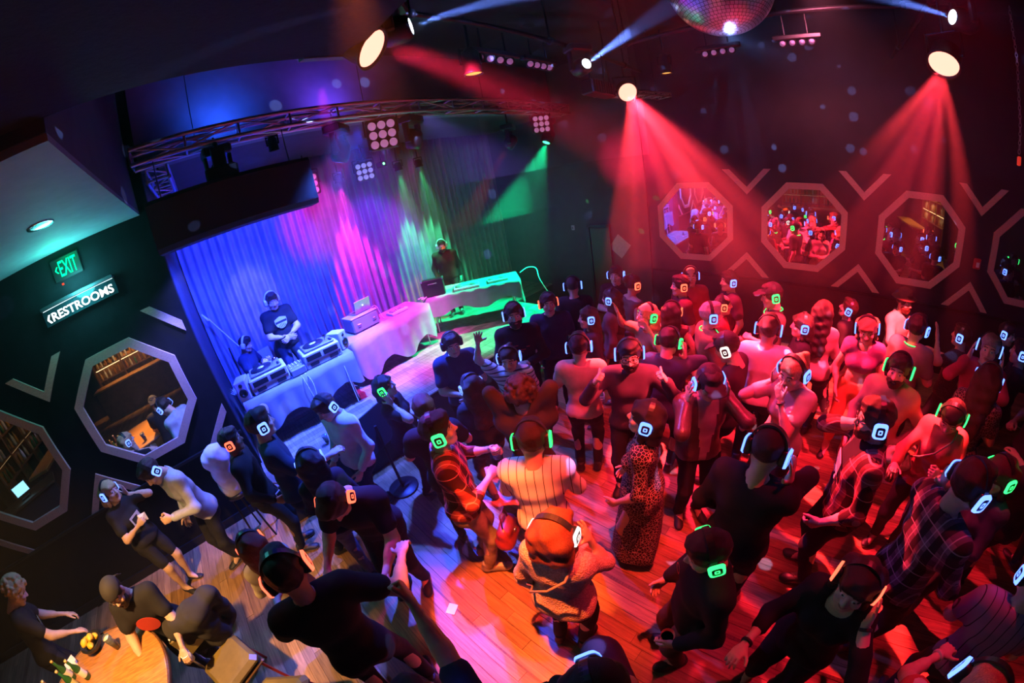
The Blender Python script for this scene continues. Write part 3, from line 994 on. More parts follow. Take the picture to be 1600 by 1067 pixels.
_gt.operation = 'GREATER_THAN'
_gt.inputs[1].default_value = .45
_nt.links.new(_rn.outputs[0], _gt.inputs[0])
_mu = _nt.nodes.new('ShaderNodeMath')
_mu.operation = 'MULTIPLY'
_nt.links.new(_lt.outputs[0], _mu.inputs[0])
_nt.links.new(_gt.outputs[0], _mu.inputs[1])
_nt.links.new(_mu.outputs[0], _em.inputs['Strength'])
_o = bpy.data.objects.new('fleck_pattern_light', _l)
COL.objects.link(_o)
_o.location = (BALL_C[0], BALL_C[1], BALL_C[2] - .40)
# laser at the curtain and a hanging chain at the right
LS = empty('laser_projector', (3.38, 6.45, 3.98), label='small laser projector with a green dot before the curtain', cat='laser')
MB().box((0, 0, 0), (.14, .18, .10), bev=.01).build('laser_body', M['black_metal'], LS)
MB().lathe([(.022, 0), (0, .006)], (0, -.092, 0), 12, R=Matrix.Rotation(math.pi / 2, 3, 'X')).build('laser_window', glow('laser_green', (.05, 1, .15), 14), LS)
MB().tube((0, 0, .05), (0, 0, .46), .01, n=6).build('hook_clamp', M['black_metal'], LS)
for t in ((6.4, 3.3, 2.0), (6.4, 3.0, 2.6), (6.4, 4.4, 2.6)):
    spot('laser_light', (3.38, 6.33, 3.98), t, (.05, 1, .2), 900, 1.1, .2, .004)
HC = empty('hanging_chain', (6.2, -3.05, 4.3), label='long dark chain hanging beside the last wall mirror', cat='chain')
for i in range(34):
    a = Matrix.Rotation(math.pi / 2 * (i % 2), 3, 'Z')
    pts = [a @ Vector((.018 * math.cos(t * math.pi / 4), 0, .036 * math.sin(t * math.pi / 4))) for t in range(9)]
    MB().path([p + Vector((.01 * math.sin(i * .4), 0, 1.05 - .056 * i)) for p in pts], .006, 5).build('chain_link', M['aluminium'], HC)
MB().box((0, 0, -.92), (.05, .05, .12), bev=.01).build('chain_tag', mat('tag_red_glow', (.5, .05, .04), .4, emit=(1, .05, .02), estr=.4), HC)  # red glow put into the tag's material; it is no lamp

# ------------------------------------------------------------------ tables and gear on the stage (stage top z = 0.6)
SZ = 0.6
CLOTH = mat('tablecloth_grey', (.27, .27, .30), .85, noise=.08, nscale=8, bump=.2, bscale=200)


def folding_table(x, y, rot, w, d, label, drop, end_drop=.5):
    """cloth-covered folding table; origin at the middle of its front edge; extends to +y"""
    root = empty('folding_table', (x, y, SZ), rot, label=label, cat='table', group='cloth-covered folding tables on the stage')
    MB().box((0, d / 2, .725), (w, d, .03), bev=.008).build('table_top', M['grey_plastic'], root)
    for sx in (-1, 1):
        mb = MB()
        xx = sx * (w / 2 - .16)
        for yy in (.08, d - .08):
            mb = MB().tube((xx, yy, .71), (xx + sx * .03, yy, .0), .014, n=8)
            mb.build('table_leg', M['aluminium'], root)
        MB().tube((xx + sx * .02, .08, .2), (xx + sx * .02, d - .08, .2), .010, n=6).build('leg_brace', M['aluminium'], root)
    # cloth: top sheet and a hem that hangs in folds all round
    P = []
    nx, ny = 36, 16
    hw = w / 2 + .012
    ring = [(-hw + 2 * hw * i / nx, -.012) for i in range(nx)] + [(hw, -.012 + (d + .024) * i / ny) for i in range(ny)] + [(hw - 2 * hw * i / nx, d + .012) for i in range(nx)] + [(-hw, d + .012 - (d + .024) * i / ny) for i in range(ny)]
    V, F = [], []
    n = len(ring)
    for lev in range(5):
        t = lev / 4
        for i, (a, b) in enumerate(ring):
            on_end = abs(abs(a) - hw) < .02
            dr = drop * (1 + .18 * math.sin(i * .37)) if not on_end else end_drop
            cx, cy = a / hw, (b - d / 2) / (d / 2)
            f = .018 * t * math.sin(i * 1.15) + .03 * t
            V.append((a + (f if on_end else 0) * (1 if a > 0 else -1), b + (0 if on_end else f * (-1 if b < d / 2 else 1)), .748 - dr * t * min(1, .98)))
    for lev in range(4):
        for i in range(n):
            j = (i + 1) % n
            F.append((lev * n + i, lev * n + n + i, lev * n + n + j, lev * n + j))
    F.append(tuple(range(n)))
    o = MB().add(V, F, 0, True).build('table_cloth', CLOTH, root)
    for q in o.data.polygons:
        q.use_smooth = len(q.vertices) == 4
    return root


folding_table(0.52, 4.98, math.radians(-2), 1.66, .72, 'cloth-covered table carrying the turntables at the stage front', .46)
folding_table(2.31, 5.44, math.radians(8), 1.66, .68, 'cloth-covered table with the laptop case, in magenta light', .62)
folding_table(3.97, 5.31, math.radians(-39), 1.86, .66, 'cloth-covered table with the mixing gear, in green light', .34)
CASEW = mat('case_white', (.66, .65, .66), .45, noise=.06)


def turntable_case(x, y, rot, label):
    root = empty('turntable_case', (x, y, SZ + .75), rot, label=label, cat='turntable', group='white turntable cases')
    MB().box((0, 0, .11), (.56, .42, .22), bev=.015).build('case_body', CASEW, root)
    for xx in (-.13, .13):
        MB().box((xx, -.212, .15), (.22, .01, .07)).build('front_panel', M['black_plastic'], root)
    for xx in (-.15, .15):
        MB().box((xx, -.212, .055), (.13, .01, .045)).build('front_vent', M['black_plastic'], root)
    MB().box((0, -.214, .10), (.54, .012, .014)).build('case_trim', M['aluminium'], root)
    MB().box((0, .01, .24), (.46, .36, .035), bev=.01).build('turntable_plinth', M['grey_plastic'], root)
    MB().lathe([(0, 0), (.155, 0), (.16, .006), (.155, .014), (0, .016)], (-.05, .01, .258), 32).build('record_platter', M['black_plastic'], root)
    MB().lathe([(0, 0), (.05, 0), (.05, .002), (0, .002)], (-.05, .01, .2745), 20).build('record_label', M['white_plastic'], root)
    MB().lathe([(.03, 0), (.028, .03), (0, .034)], (.17, .13, .258), 14).path([(.17, .13, .30), (.165, 0, .30), (.12, -.09, .285)], .007, 6).build('tone_arm', M['chrome'], root)
    MB().box((.19, -.10, .262), (.03, .12, .012)).build('pitch_slider', M['black_plastic'], root)
    return root


turntable_case(0.16, 5.28, math.radians(-2), 'white turntable case nearer the stage side wall')
turntable_case(0.97, 5.24, math.radians(-2), 'white turntable case nearer the laptop table')
MX = empty('dj_mixer', (0.56, 5.18, SZ + .75), 0, label='small dark mixer between the two turntable cases', cat='mixer')
MB().box((0, 0, .06), (.22, .34, .10), bev=.01).build('mixer_body', M['grey_plastic'], MX)
for i in range(4):
    for j in range(3):
        MB().lathe([(.012, 0), (.010, .018), (0, .018)], (-.075 + .05 * i, .02 + .05 * j, .11), 10).build('mixer_knob', M['white_plastic'], MX)
for i in range(4):
    MB().box((-.075 + .05 * i, -.08, .116), (.014, .03, .014)).build('mixer_fader', M['white_plastic'], MX)


def desk_speaker(x, y, rot, label):
    root = empty('desk_speaker', (x, y, SZ + .75), rot, label=label, cat='speaker', group='small white desk speakers')
    MB().box((0, 0, .14), (.17, .26, .28), bev=.012).build('speaker_cabinet', CASEW, root)
    MB().lathe([(.062, 0), (.055, .012), (.02, -.01), (0, -.006)], (0, -.132, .11), 18, R=Matrix.Rotation(math.pi / 2, 3, 'X')).build('speaker_cone', M['black_plastic'], root)
    MB().lathe([(.028, 0), (.012, .01), (0, .006)], (0, -.132, .22), 14, R=Matrix.Rotation(math.pi / 2, 3, 'X')).build('tweeter', M['black_plastic'], root)


desk_speaker(-.22, 5.22, math.radians(-14), 'small white desk speaker by the stage side wall')
desk_speaker(1.31, 5.30, math.radians(30), 'small white desk speaker at the corner by the laptop table')
FB = empty('feather_boa', (-.26, 5.50, SZ + .75), 0, label='white fluffy feather boa heaped at the table end', cat='boa')
_r = random.Random(3)
mb = MB()
for i in range(160):
    a, b = _r.uniform(0, 6.28), _r.uniform(.3, 1.4)
    p = Vector((_r.uniform(-.12, .14), _r.uniform(-.10, .10), .03))
    q = p + Vector((math.cos(a) * math.cos(b) * .09, math.sin(a) * math.cos(b) * .09, math.sin(b) * .10))
    mb.tube(p, q, .009, .002, n=4, cap=False)
mb.build('feather_tufts', M['white_plastic'], FB, kind='stuff')
MB().path([(-.12, -.05, .03), (0, .06, .035), (.1, -.04, .03), (.14, .07, .03)], .02, 8).build('boa_core', M['white_plastic'], FB)


def cable(name, pts, material, label, r=.006, group=None):
    """smooth cable through the points"""
    P = [Vector(p) for p in pts]
    out = []
    for i in range(len(P) - 1):
        p0, p1, p2, p3 = P[max(i - 1, 0)], P[i], P[i + 1], P[min(i + 2, len(P) - 1)]
        for s in range(6):
            t = s / 6
            out.append(.5 * ((2 * p1) + (p2 - p0) * t + (2 * p0 - 5 * p1 + 4 * p2 - p3) * t * t + (3 * p1 - p0 - 3 * p2 + p3) * t ** 3))
    out.append(P[-1])
    o = MB().path(out, r, 6).build(name, material)
    return tag(o, label, 'cable', group)


cable('power_cable', [(.56, 4.99, 1.36), (.57, 4.93, 1.25), (.60, 4.90, .95), (.66, 4.86, .66), (.72, 4.62, .612), (.62, 4.40, .612), (.70, 4.22, .612)], M['cable_white'], 'white cable hanging down the front of the turntable table')
cable('power_cable', [(.62, 4.99, 1.36), (.66, 4.92, 1.2), (.63, 4.89, .9), (.72, 4.80, .64), (.9, 4.5, .612), (1.2, 4.34, .612), (1.45, 4.22, .612)], M['cable_white'], 'second white cable hanging from the mixer to the stage boards')
cable('power_cable', [(1.16, 5.02, 1.36), (1.17, 4.94, 1.2), (1.16, 4.9, .9), (1.15, 4.86, .62)], M['cable_white'], 'white cable hanging straight from the turntable case by the laptop table')
cable('power_cable', [(5.02, 5.02, 1.36), (5.2, 4.95, 1.42), (5.22, 4.75, 1.40), (5.12, 4.6, 1.2), (5.3, 4.45, .72), (5.25, 4.2, .615)], M['cable_white'], 'white cable looping off the green-lit table end', .009)
PB = empty('power_strip', (.70, 4.20, .61), .5, label='small white power strip on the stage edge below the turntable table', cat='power strip')
MB().box((0, 0, .02), (.20, .05, .04), bev=.006).build('strip_body', M['white_plastic'], PB)
for i in range(4):
    MB().box((-.07 + .045 * i, 0, .041), (.03, .028, .004)).build('socket', M['black_plastic'], PB)
PC = empty('plastic_cup', (.42, 4.36, .61), 0, label='clear plastic cup left on the stage near the power strip', cat='cup')
MB().lathe([(.028, 0), (.04, .11), (.038, .11), (.026, .004), (0, .004)], n=16).build('cup_wall', M['glass'], PC)
MB().lathe([(0, .01), (.028, .012), (.031, .05), (0, .05)], n=16).build('drink', mat('water', (.8, .85, .9), .05, trans=.8), PC)
NP_ = tag(MB().add([(-.07, -.05, .002), (.07, -.045, .012), (.075, .05, .004), (-.065, .05, .015), (0, 0, .02)], [(0, 1, 4), (1, 2, 4), (2, 3, 4), (3, 0, 4)]).build('paper_napkin', M['white_plastic']), 'crumpled white napkin on the stage by the plastic cup', 'napkin')
NP_.location = (.14, 4.42, .602)
# laptop table
FC = empty('flight_case', (1.92, 5.78, SZ + .75), math.radians(8), label='grey fabric gear case under the open laptop', cat='case')
MB().box((0, 0, .13), (.52, .34, .24), bev=.02).build('case_body', mat('case_fabric', (.16, .16, .18), .8, bump=.3, bscale=220), FC)
MB().box((0, 0, .255), (.53, .35, .02), bev=.006).build('case_lid', M['grey_plastic'], FC)
for x in (-.14, .16):
    MB().box((x, -.175, .12), (.06, .012, .05), bev=.004).build('case_latch', M['aluminium'], FC)
LT_ = empty('laptop', (1.98, 5.80, SZ + .75 + .268), math.radians(14), label='open silver laptop on the grey gear case', cat='laptop')
MB().box((0, .06, .008), (.33, .23, .014), bev=.004).build('laptop_base', M['aluminium'], LT_)
MB().box((0, -.085, .115), (.33, .010, .22), Matrix.Rotation(.22, 3, 'X'), bev=.004).build('laptop_lid', M['aluminium'], LT_)
MB().lathe([(.014, 0), (0, .001)], (0, -.098, .12), 14, R=Matrix.Rotation(math.pi / 2 + .22, 3, 'X')).build('lid_emblem', glow('lid_light', (.8, .85, 1), 1.6), LT_)
MB().box((0, .07, .0165), (.27, .10, .003)).build('keyboard', M['black_plastic'], LT_)
cable('laptop_cable', [(2.16, 5.80, 1.62), (2.24, 5.74, 1.62), (2.27, 5.66, 1.42), (2.36, 5.70, 1.362)], M['cable_white'], 'white cable running from the laptop to the table', .005)
BO = empty('water_bottle', (2.28, 5.92, SZ + .75), 0, label='small clear bottle standing beside the gear case', cat='bottle')
MB().lathe([(.03, 0), (.032, .01), (.032, .14), (.013, .18), (.013, .2), (0, .2)], n=16).build('bottle_body', M['glass'], BO)
MB().lathe([(.015, .195), (.015, .215), (0, .215)], n=12).build('bottle_cap', M['white_plastic'], BO)


def controller(x, y, rot, w, d, label, nk):
    root = empty('dj_controller', (x, y, SZ + .75), rot, label=label, cat='controller', group='mixing controllers on the tables')
    MB().box((0, 0, .025), (w, d, .045), bev=.008).build('controller_body', M['white_plastic'], root)
    for s in (-1, 1):
        MB().lathe([(.0, 0), (d * .28, 0), (d * .27, .016), (0, .018)], (s * w * .28, 0, .048), 20).build('jog_wheel', M['grey_plastic'], root)
    for i in range(nk):
        MB().lathe([(.009, 0), (.008, .014), (0, .014)], (-.05 + .1 * i / max(nk - 1, 1), .03 * (-1) ** i, .048), 8).build('controller_knob', M['black_plastic'], root)


controller(2.62, 5.80, math.radians(8), .36, .22, 'white mixing controller on the magenta-lit table', 6)
controller(4.02, 5.50, math.radians(-39), .50, .30, 'white mixing controller before the bearded DJ', 8)
controller(4.52, 5.15, math.radians(-39), .40, .26, 'white mixing controller at the far end of the green-lit table', 8)
BX = empty('black_case', (3.50, 5.84, SZ + .75), math.radians(-39), label='upright black case on the end of the green-lit table', cat='case')
MB().box((0, 0, .16), (.42, .16, .32), bev=.012).build('case_body', M['black_plastic'], BX)
MB().path([(-.08, -.085, .24), (-.08, -.11, .25), (.08, -.11, .25), (.08, -.085, .24)], .008, 6).build('case_handle', M['grey_plastic'], BX)
for s in (-1, 1):
    MB().box((s * .2, 0, .31), (.03, .165, .03)).build('case_corner', M['aluminium'], BX)
cable('tangled_cable', [(3.18, 5.98, 1.362), (3.24, 5.92, 1.375), (3.20, 5.86, 1.366), (3.29, 5.84, 1.38), (3.31, 5.92, 1.364), (3.25, 6.0, 1.37)], M['cable_white'], 'small tangle of pale cable beside the black case', .010)
# chair-like stand, microphone boom and mic stand
DC = empty('folding_chair', (.30, 6.46, SZ), math.radians(20), label='pale folding chair behind the turntables', cat='chair')
MB().box((0, 0, .46), (.42, .42, .035), bev=.01).build('chair_seat', CASEW, DC)
MB().box((-.0, .20, .80), (.40, .03, .24), Matrix.Rotation(-.15, 3, 'X'), bev=.01).build('chair_back', CASEW, DC)
for sx in (-1, 1):
    MB().tube((sx * .19, -.20, 0), (sx * .19, .16, .9), .013, n=8).build('chair_leg', M['aluminium'], DC)
    MB().tube((sx * .19, .24, 0), (sx * .19, -.12, .46), .013, n=8).build('chair_leg', M['aluminium'], DC)
BM = empty('microphone_stand', (-.22, 6.56, SZ), 0, label='boom microphone stand slanting behind the crouching person', cat='stand')
for a in (0, 2.1, 4.2):
    MB().tube((0, 0, .08), (.2 * math.cos(a), .2 * math.sin(a), .01), .010, n=6).build('stand_leg', M['black_metal'], BM)
MB().tube((0, 0, .05), (0, 0, 1.2), .012).build('stand_pole', M['black_metal'], BM)
MB().tube((-.12, .12, 1.75), (.28, -.36, 1.0), .011).build('boom_arm', M['white_plastic'], BM)
MB().lathe([(.0, 0), (.022, .01), (.024, .05), (.018, .16), (0, .16)], (-.13, .13, 1.72), 12, R=Matrix.Rotation(-.5, 3, 'Y')).build('microphone', M['white_plastic'], BM)

# ------------------------------------------------------------------ people: implicit surfaces turned into meshes
def surface_nets(d, org, h):
    """zero surface of a sampled distance field -> vertices, quads"""
    s = d < 0
    nx, ny, nz = d.shape
    c = [(i, j, k) for i in (0, 1) for j in (0, 1) for k in (0, 1)]
    sl = lambda a, o: a[o[0]:nx - 1 + o[0], o[1]:ny - 1 + o[1], o[2]:nz - 1 + o[2]]
    cnt = sum(sl(s, o).astype(np.int8) for o in c)
    act = (cnt > 0) & (cnt < 8)
    idx = np.argwhere(act)
    vid = -np.ones(act.shape, np.int64)
    vid[act] = np.arange(len(idx))
    acc = np.zeros((len(idx), 3))
    n = np.zeros(len(idx))
    ii, jj, kk = idx.T
    dv = {o: d[ii + o[0], jj + o[1], kk + o[2]] for o in c}
    for a in c:
        for ax in range(3):
            if a[ax]:
                continue
            b = list(a)
            b[ax] = 1
            da, db = dv[a], dv[tuple(b)]
            cr = (da < 0) != (db < 0)
            t = np.where(cr, da / np.where(cr, da - db, 1), 0)
            p = np.array(a, float)[None, :].repeat(len(idx), 0)
            p[:, ax] += t
            acc += np.where(cr[:, None], p, 0)
            n += cr
    V = (idx + acc / n[:, None]) * h + org
    Q = []
    for ax in range(3):
        o = [0, 0, 0]
        o[ax] = 1
        a = s[:nx - o[0], :ny - o[1], :nz - o[2]]
        b = s[o[0]:, o[1]:, o[2]:]
        u, w = [(1, 2), (2, 0), (0, 1)][ax]
        for inside in (True, False):
            e = np.argwhere((a == inside) & (b != inside))
            e = e[(e[:, u] > 0) & (e[:, w] > 0) & (e[:, u] < act.shape[u]) & (e[:, w] < act.shape[w])]
            if not len(e):
                continue
            q = []
            for du, dw in ((1, 1), (0, 1), (0, 0), (1, 0)):
                x = e.copy()
                x[:, u] -= du
                x[:, w] -= dw
                q.append(vid[x[:, 0], x[:, 1], x[:, 2]])
            q = np.stack(q, 1)
            Q.append(q if inside else q[:, ::-1])
    Q = np.concatenate(Q) if Q else np.zeros((0, 4), int)
    return V, Q[(Q >= 0).all(1)]


def smin(a, b, k):
    t = np.maximum(k - np.abs(a - b), 0) / k
    return np.minimum(a, b) - t * t * k * 0.25


class SDF:
    def __init__(self, h, lo, hi):
        self.h = h
        self.lo = np.array(lo, float)
        n = np.ceil((np.array(hi, float) - self.lo) / h).astype(int) + 1
        self.d = np.full(n, 0.25, np.float32)
        self.ax = [self.lo[i] + np.arange(n[i]) * h for i in range(3)]

    def sub(self, lo, hi):
        r = []
        for i in range(3):
            a = max(int((lo[i] - self.lo[i]) / self.h), 0)
            b = min(int((hi[i] - self.lo[i]) / self.h) + 2, self.d.shape[i])
            r.append(slice(a, max(b, a)))
        g = [self.ax[0][r[0]][:, None, None], self.ax[1][r[1]][None, :, None], self.ax[2][r[2]][None, None, :]]
        return tuple(r), g

    def _put(self, r, v, k, op):
        if v.size == 0:
            return
        if op == '+':
            self.d[r] = smin(self.d[r], v, k)
        else:
            self.d[r] = -smin(-self.d[r], v, k)

    def cone(self, a, b, ra, rb, k=0.03, op='+', flat=None):
        """tapered capsule; flat = (axis vector, factor) squashes it"""
        a, b = np.array(a, float), np.array(b, float)
        m = max(ra, rb) + k + 3 * self.h
        r, (X, Y, Z) = self.sub(np.minimum(a, b) - m, np.maximum(a, b) + m)
        ab = b - a
        l2 = max(ab @ ab, 1e-9)
        px, py, pz = X - a[0], Y - a[1], Z - a[2]
        t = np.clip((px * ab[0] + py * ab[1] + pz * ab[2]) / l2, 0, 1)
        qx, qy, qz = px - t * ab[0], py - t * ab[1], pz - t * ab[2]
        if flat is not None:
            u, f = np.array(flat[0], float), flat[1]
            u = u / np.linalg.norm(u)
            c = (qx * u[0] + qy * u[1] + qz * u[2]) * (f - 1)
            qx, qy, qz = qx + c * u[0], qy + c * u[1], qz + c * u[2]
        self._put(r, np.sqrt(qx * qx + qy * qy + qz * qz) - (ra + (rb - ra) * t), k, op)
        return self

    def ell(self, c, rad, k=0.03, op='+', R=None):
        c, rad = np.array(c, float), np.array(rad, float)
        m = rad.max() + k + 3 * self.h
        r, (X, Y, Z) = self.sub(c - m, c + m)
        px, py, pz = X - c[0], Y - c[1], Z - c[2]
        if R is not None:
            px, py, pz = (R[0][i] * px + R[1][i] * py + R[2][i] * pz for i in range(3))
        k0 = np.sqrt((px / rad[0]) ** 2 + (py / rad[1]) ** 2 + (pz / rad[2]) ** 2)
        k1 = np.sqrt((px / rad[0] ** 2) ** 2 + (py / rad[1] ** 2) ** 2 + (pz / rad[2] ** 2) ** 2)
        self._put(r, k0 * (k0 - 1) / np.maximum(k1, 1e-6), k, op)
        return self

    def cut(self, p, n):
        """keep the side that n points away from"""
        X, Y, Z = np.meshgrid(*self.ax, indexing='ij', sparse=True)
        n = np.array(n, float)
        n /= np.linalg.norm(n)
        self.d = np.maximum(self.d, (X - p[0]) * n[0] + (Y - p[1]) * n[1] + (Z - p[2]) * n[2])
        return self

    def ripple(self, amp, seed, f=26):
        X, Y, Z = np.meshgrid(*self.ax, indexing='ij', sparse=True)
        a = seed * 1.7
        self.d = self.d + amp * (np.sin(f * X + 1.3 * f * .5 * Z + a) * np.sin(f * .8 * Y - f * .55 * Z + 2 * a) + 0.7 * np.sin(f * 1.1 * Z + f * .6 * X * Y * 4 + 3 * a)) .astype(np.float32)
        return self

    def out(self):
        self.d[0], self.d[-1] = np.maximum(self.d[0], .01), np.maximum(self.d[-1], .01)
        self.d[:, 0], self.d[:, -1] = np.maximum(self.d[:, 0], .01), np.maximum(self.d[:, -1], .01)
        self.d[:, :, 0], self.d[:, :, -1] = np.maximum(self.d[:, :, 0], .01), np.maximum(self.d[:, :, -1], .01)
        return surface_nets(self.d, self.lo, self.h)


def np_mesh(name, V, Q, mats, mi=None):
    me = bpy.data.meshes.new(name)
    me.vertices.add(len(V))
    me.vertices.foreach_set('co', np.asarray(V, np.float32).ravel())
    me.loops.add(len(Q) * 4)
    me.loops.foreach_set('vertex_index', np.asarray(Q, np.int32).ravel())
    me.polygons.add(len(Q))
    me.polygons.foreach_set('loop_start', np.arange(0, len(Q) * 4, 4, dtype=np.int32))
    me.polygons.foreach_set('loop_total', np.full(len(Q), 4, np.int32))
    if mi is not None:
        me.polygons.foreach_set('material_index', np.asarray(mi, np.int32))
    me.polygons.foreach_set('use_smooth', np.ones(len(Q), bool))
    for m in mats:
        me.materials.append(m)
    me.update(calc_edges=True)
    return me


# ---- head: x right, y forward, z up, origin at the middle of the head
def head_mesh(h):
    s = SDF(h, (-.11, -.14, -.20), (.11, .15, .14))
    s.ell((0, -.014, .032), (.076, .096, .087), .02)
    s.ell((0, .026, -.034), (.060, .064, .078), .03)
    s.cone((-.03, .045, -.09), (.03, .045, -.09), .022, .022, .03)
    s.ell((0, .066, -.098), (.022, .018, .017), .02)
    s.cone((-.05, -.01, -.055), (.0, .05, -.095), .02, .016, .03)
    s.cone((.05, -.01, -.055), (.0, .05, -.095), .02, .016, .03)
    s.cone((0, .084, .012), (0, .106, -.026), .007, .0115, .012)
    s.ell((-.013, .094, -.03), (.009, .010, .008), .008)
    s.ell((.013, .094, -.03), (.009, .010, .008), .008)
    s.cone((-.045, .068, .026), (.045, .068, .026), .011, .011, .015)
    for x in (-.031, .031):
        s.ell((x, .096, .006), (.017, .014, .011), .014, '-')
        s.ell((x, .0745, .005), (.0125, .0125, .0115), .003)
        s.ell((x * 1.5, .062, -.028), (.02, .02, .018), .02)
    s.ell((0, .084, -.054), (.024, .011, .0055), .006)
    s.ell((0, .082, -.066), (.020, .012, .007), .006)
    for x in (-.079, .079):
        s.ell((x, -.008, -.005), (.009, .022, .032), .008)
    s.cone((0, -.025, -.06), (0, -.045, -.19), .052, .055, .03)
    V, Q = s.out()
    c = V[Q].mean(1)
    mi = np.zeros(len(Q), int)
    ex = np.abs(c[:, 0])
    eye = (np.hypot(ex - .031, c[:, 2] - .005) < .0125) & (np.abs(c[:, 2] - .005) < .008) & (c[:, 1] > .07)
    mi[eye] = 1
    mi[eye & (np.hypot(ex - .031, c[:, 2] - .005) < .0065)] = 2
    mi[(np.abs(c[:, 2] - .0275 - .004 * np.cos((ex - .031) * 60)) < .0048) & (ex > .012) & (ex < .052) & (c[:, 1] > .055)] = 2
    mi[(np.hypot(c[:, 0] / .026, (c[:, 2] + .060) / .0125) < 1) & (c[:, 1] > .07)] = 3
    return V, Q, mi


# ---- right hand: fingers +y, palm facing -z, thumb towards -x, origin at the wrist
def hand_mesh(pose, h):
    s = SDF(h, (-.10, -.05, -.10), (.085, .215, .07))
    s.cone((0, -.03, 0), (0, .02, 0), .026, .027, .02, flat=((0, 0, 1), 1.25))
    s.ell((0, .055, 0), (.042, .050, .017), .02)
    s.ell((-.022, .035, -.008), (.02, .03, .018), .015)
    curl = {'open': (.12, .15, .1), 'relaxed': (.5, .55, .4), 'fist': (1.45, 1.65, 1.2), 'grip': (1.0, 1.0, .7), 'thumb': (1.45, 1.65, 1.2)}[pose]
    spread = {'open': .16, 'relaxed': .05, 'fist': 0, 'grip': .02, 'thumb': 0}[pose]
    for i, (x, ln) in enumerate(((-.031, .072), (-.010, .080), (.011, .074), (.031, .058))):
        p = np.array((x, .092 - .004 * abs(i - 1), 0.002))
        a = 0.0
        az = (i - 1.4) * spread
        for j, (f, r) in enumerate(((.46, .0098), (.30, .0088), (.24, .0078))):
            a += curl[j]
            dr = np.array((math.sin(az) * math.cos(a), math.cos(az) * math.cos(a), -math.sin(a)))
            q = p + dr * ln * f
            s.cone(p, q, r, r * .92, .005)
            p = q
    if pose == 'thumb':
        s.cone((-.030, .045, -.01), (-.062, .062, 0), .013, .012, .01)
        s.cone((-.062, .062, 0), (-.105 + .012, .066, .006), .0115, .0095, .004)
    elif pose == 'fist':
        s.cone((-.034, .035, -.012), (-.050, .075, -.03), .013, .012, .01)
        s.cone((-.050, .075, -.03), (-.018, .092, -.05), .0115, .0095, .004)
    elif pose == 'grip':
        s.cone((-.034, .03, -.012), (-.055, .06, -.035), .013, .011, .01)
        s.cone((-.055, .06, -.035), (-.045, .09, -.055), .0105, .009, .004)
    else:
        sp = .03 if pose == 'open' else .012
        s.cone((-.034, .03, -.008), (-.055 - sp, .065, -.014), .013, .011, .01)
        s.cone((-.055 - sp, .065, -.014), (-.062 - sp * 1.5, .095, -.02), .0105, .009, .004)
    return s.out()


HEADS = [head_mesh(.0066), head_mesh(.0092)]
HANDS = [{p: hand_mesh(p, hh) for p in ('open', 'relaxed', 'fist', 'grip', 'thumb')} for hh in (.0066, .0092)]


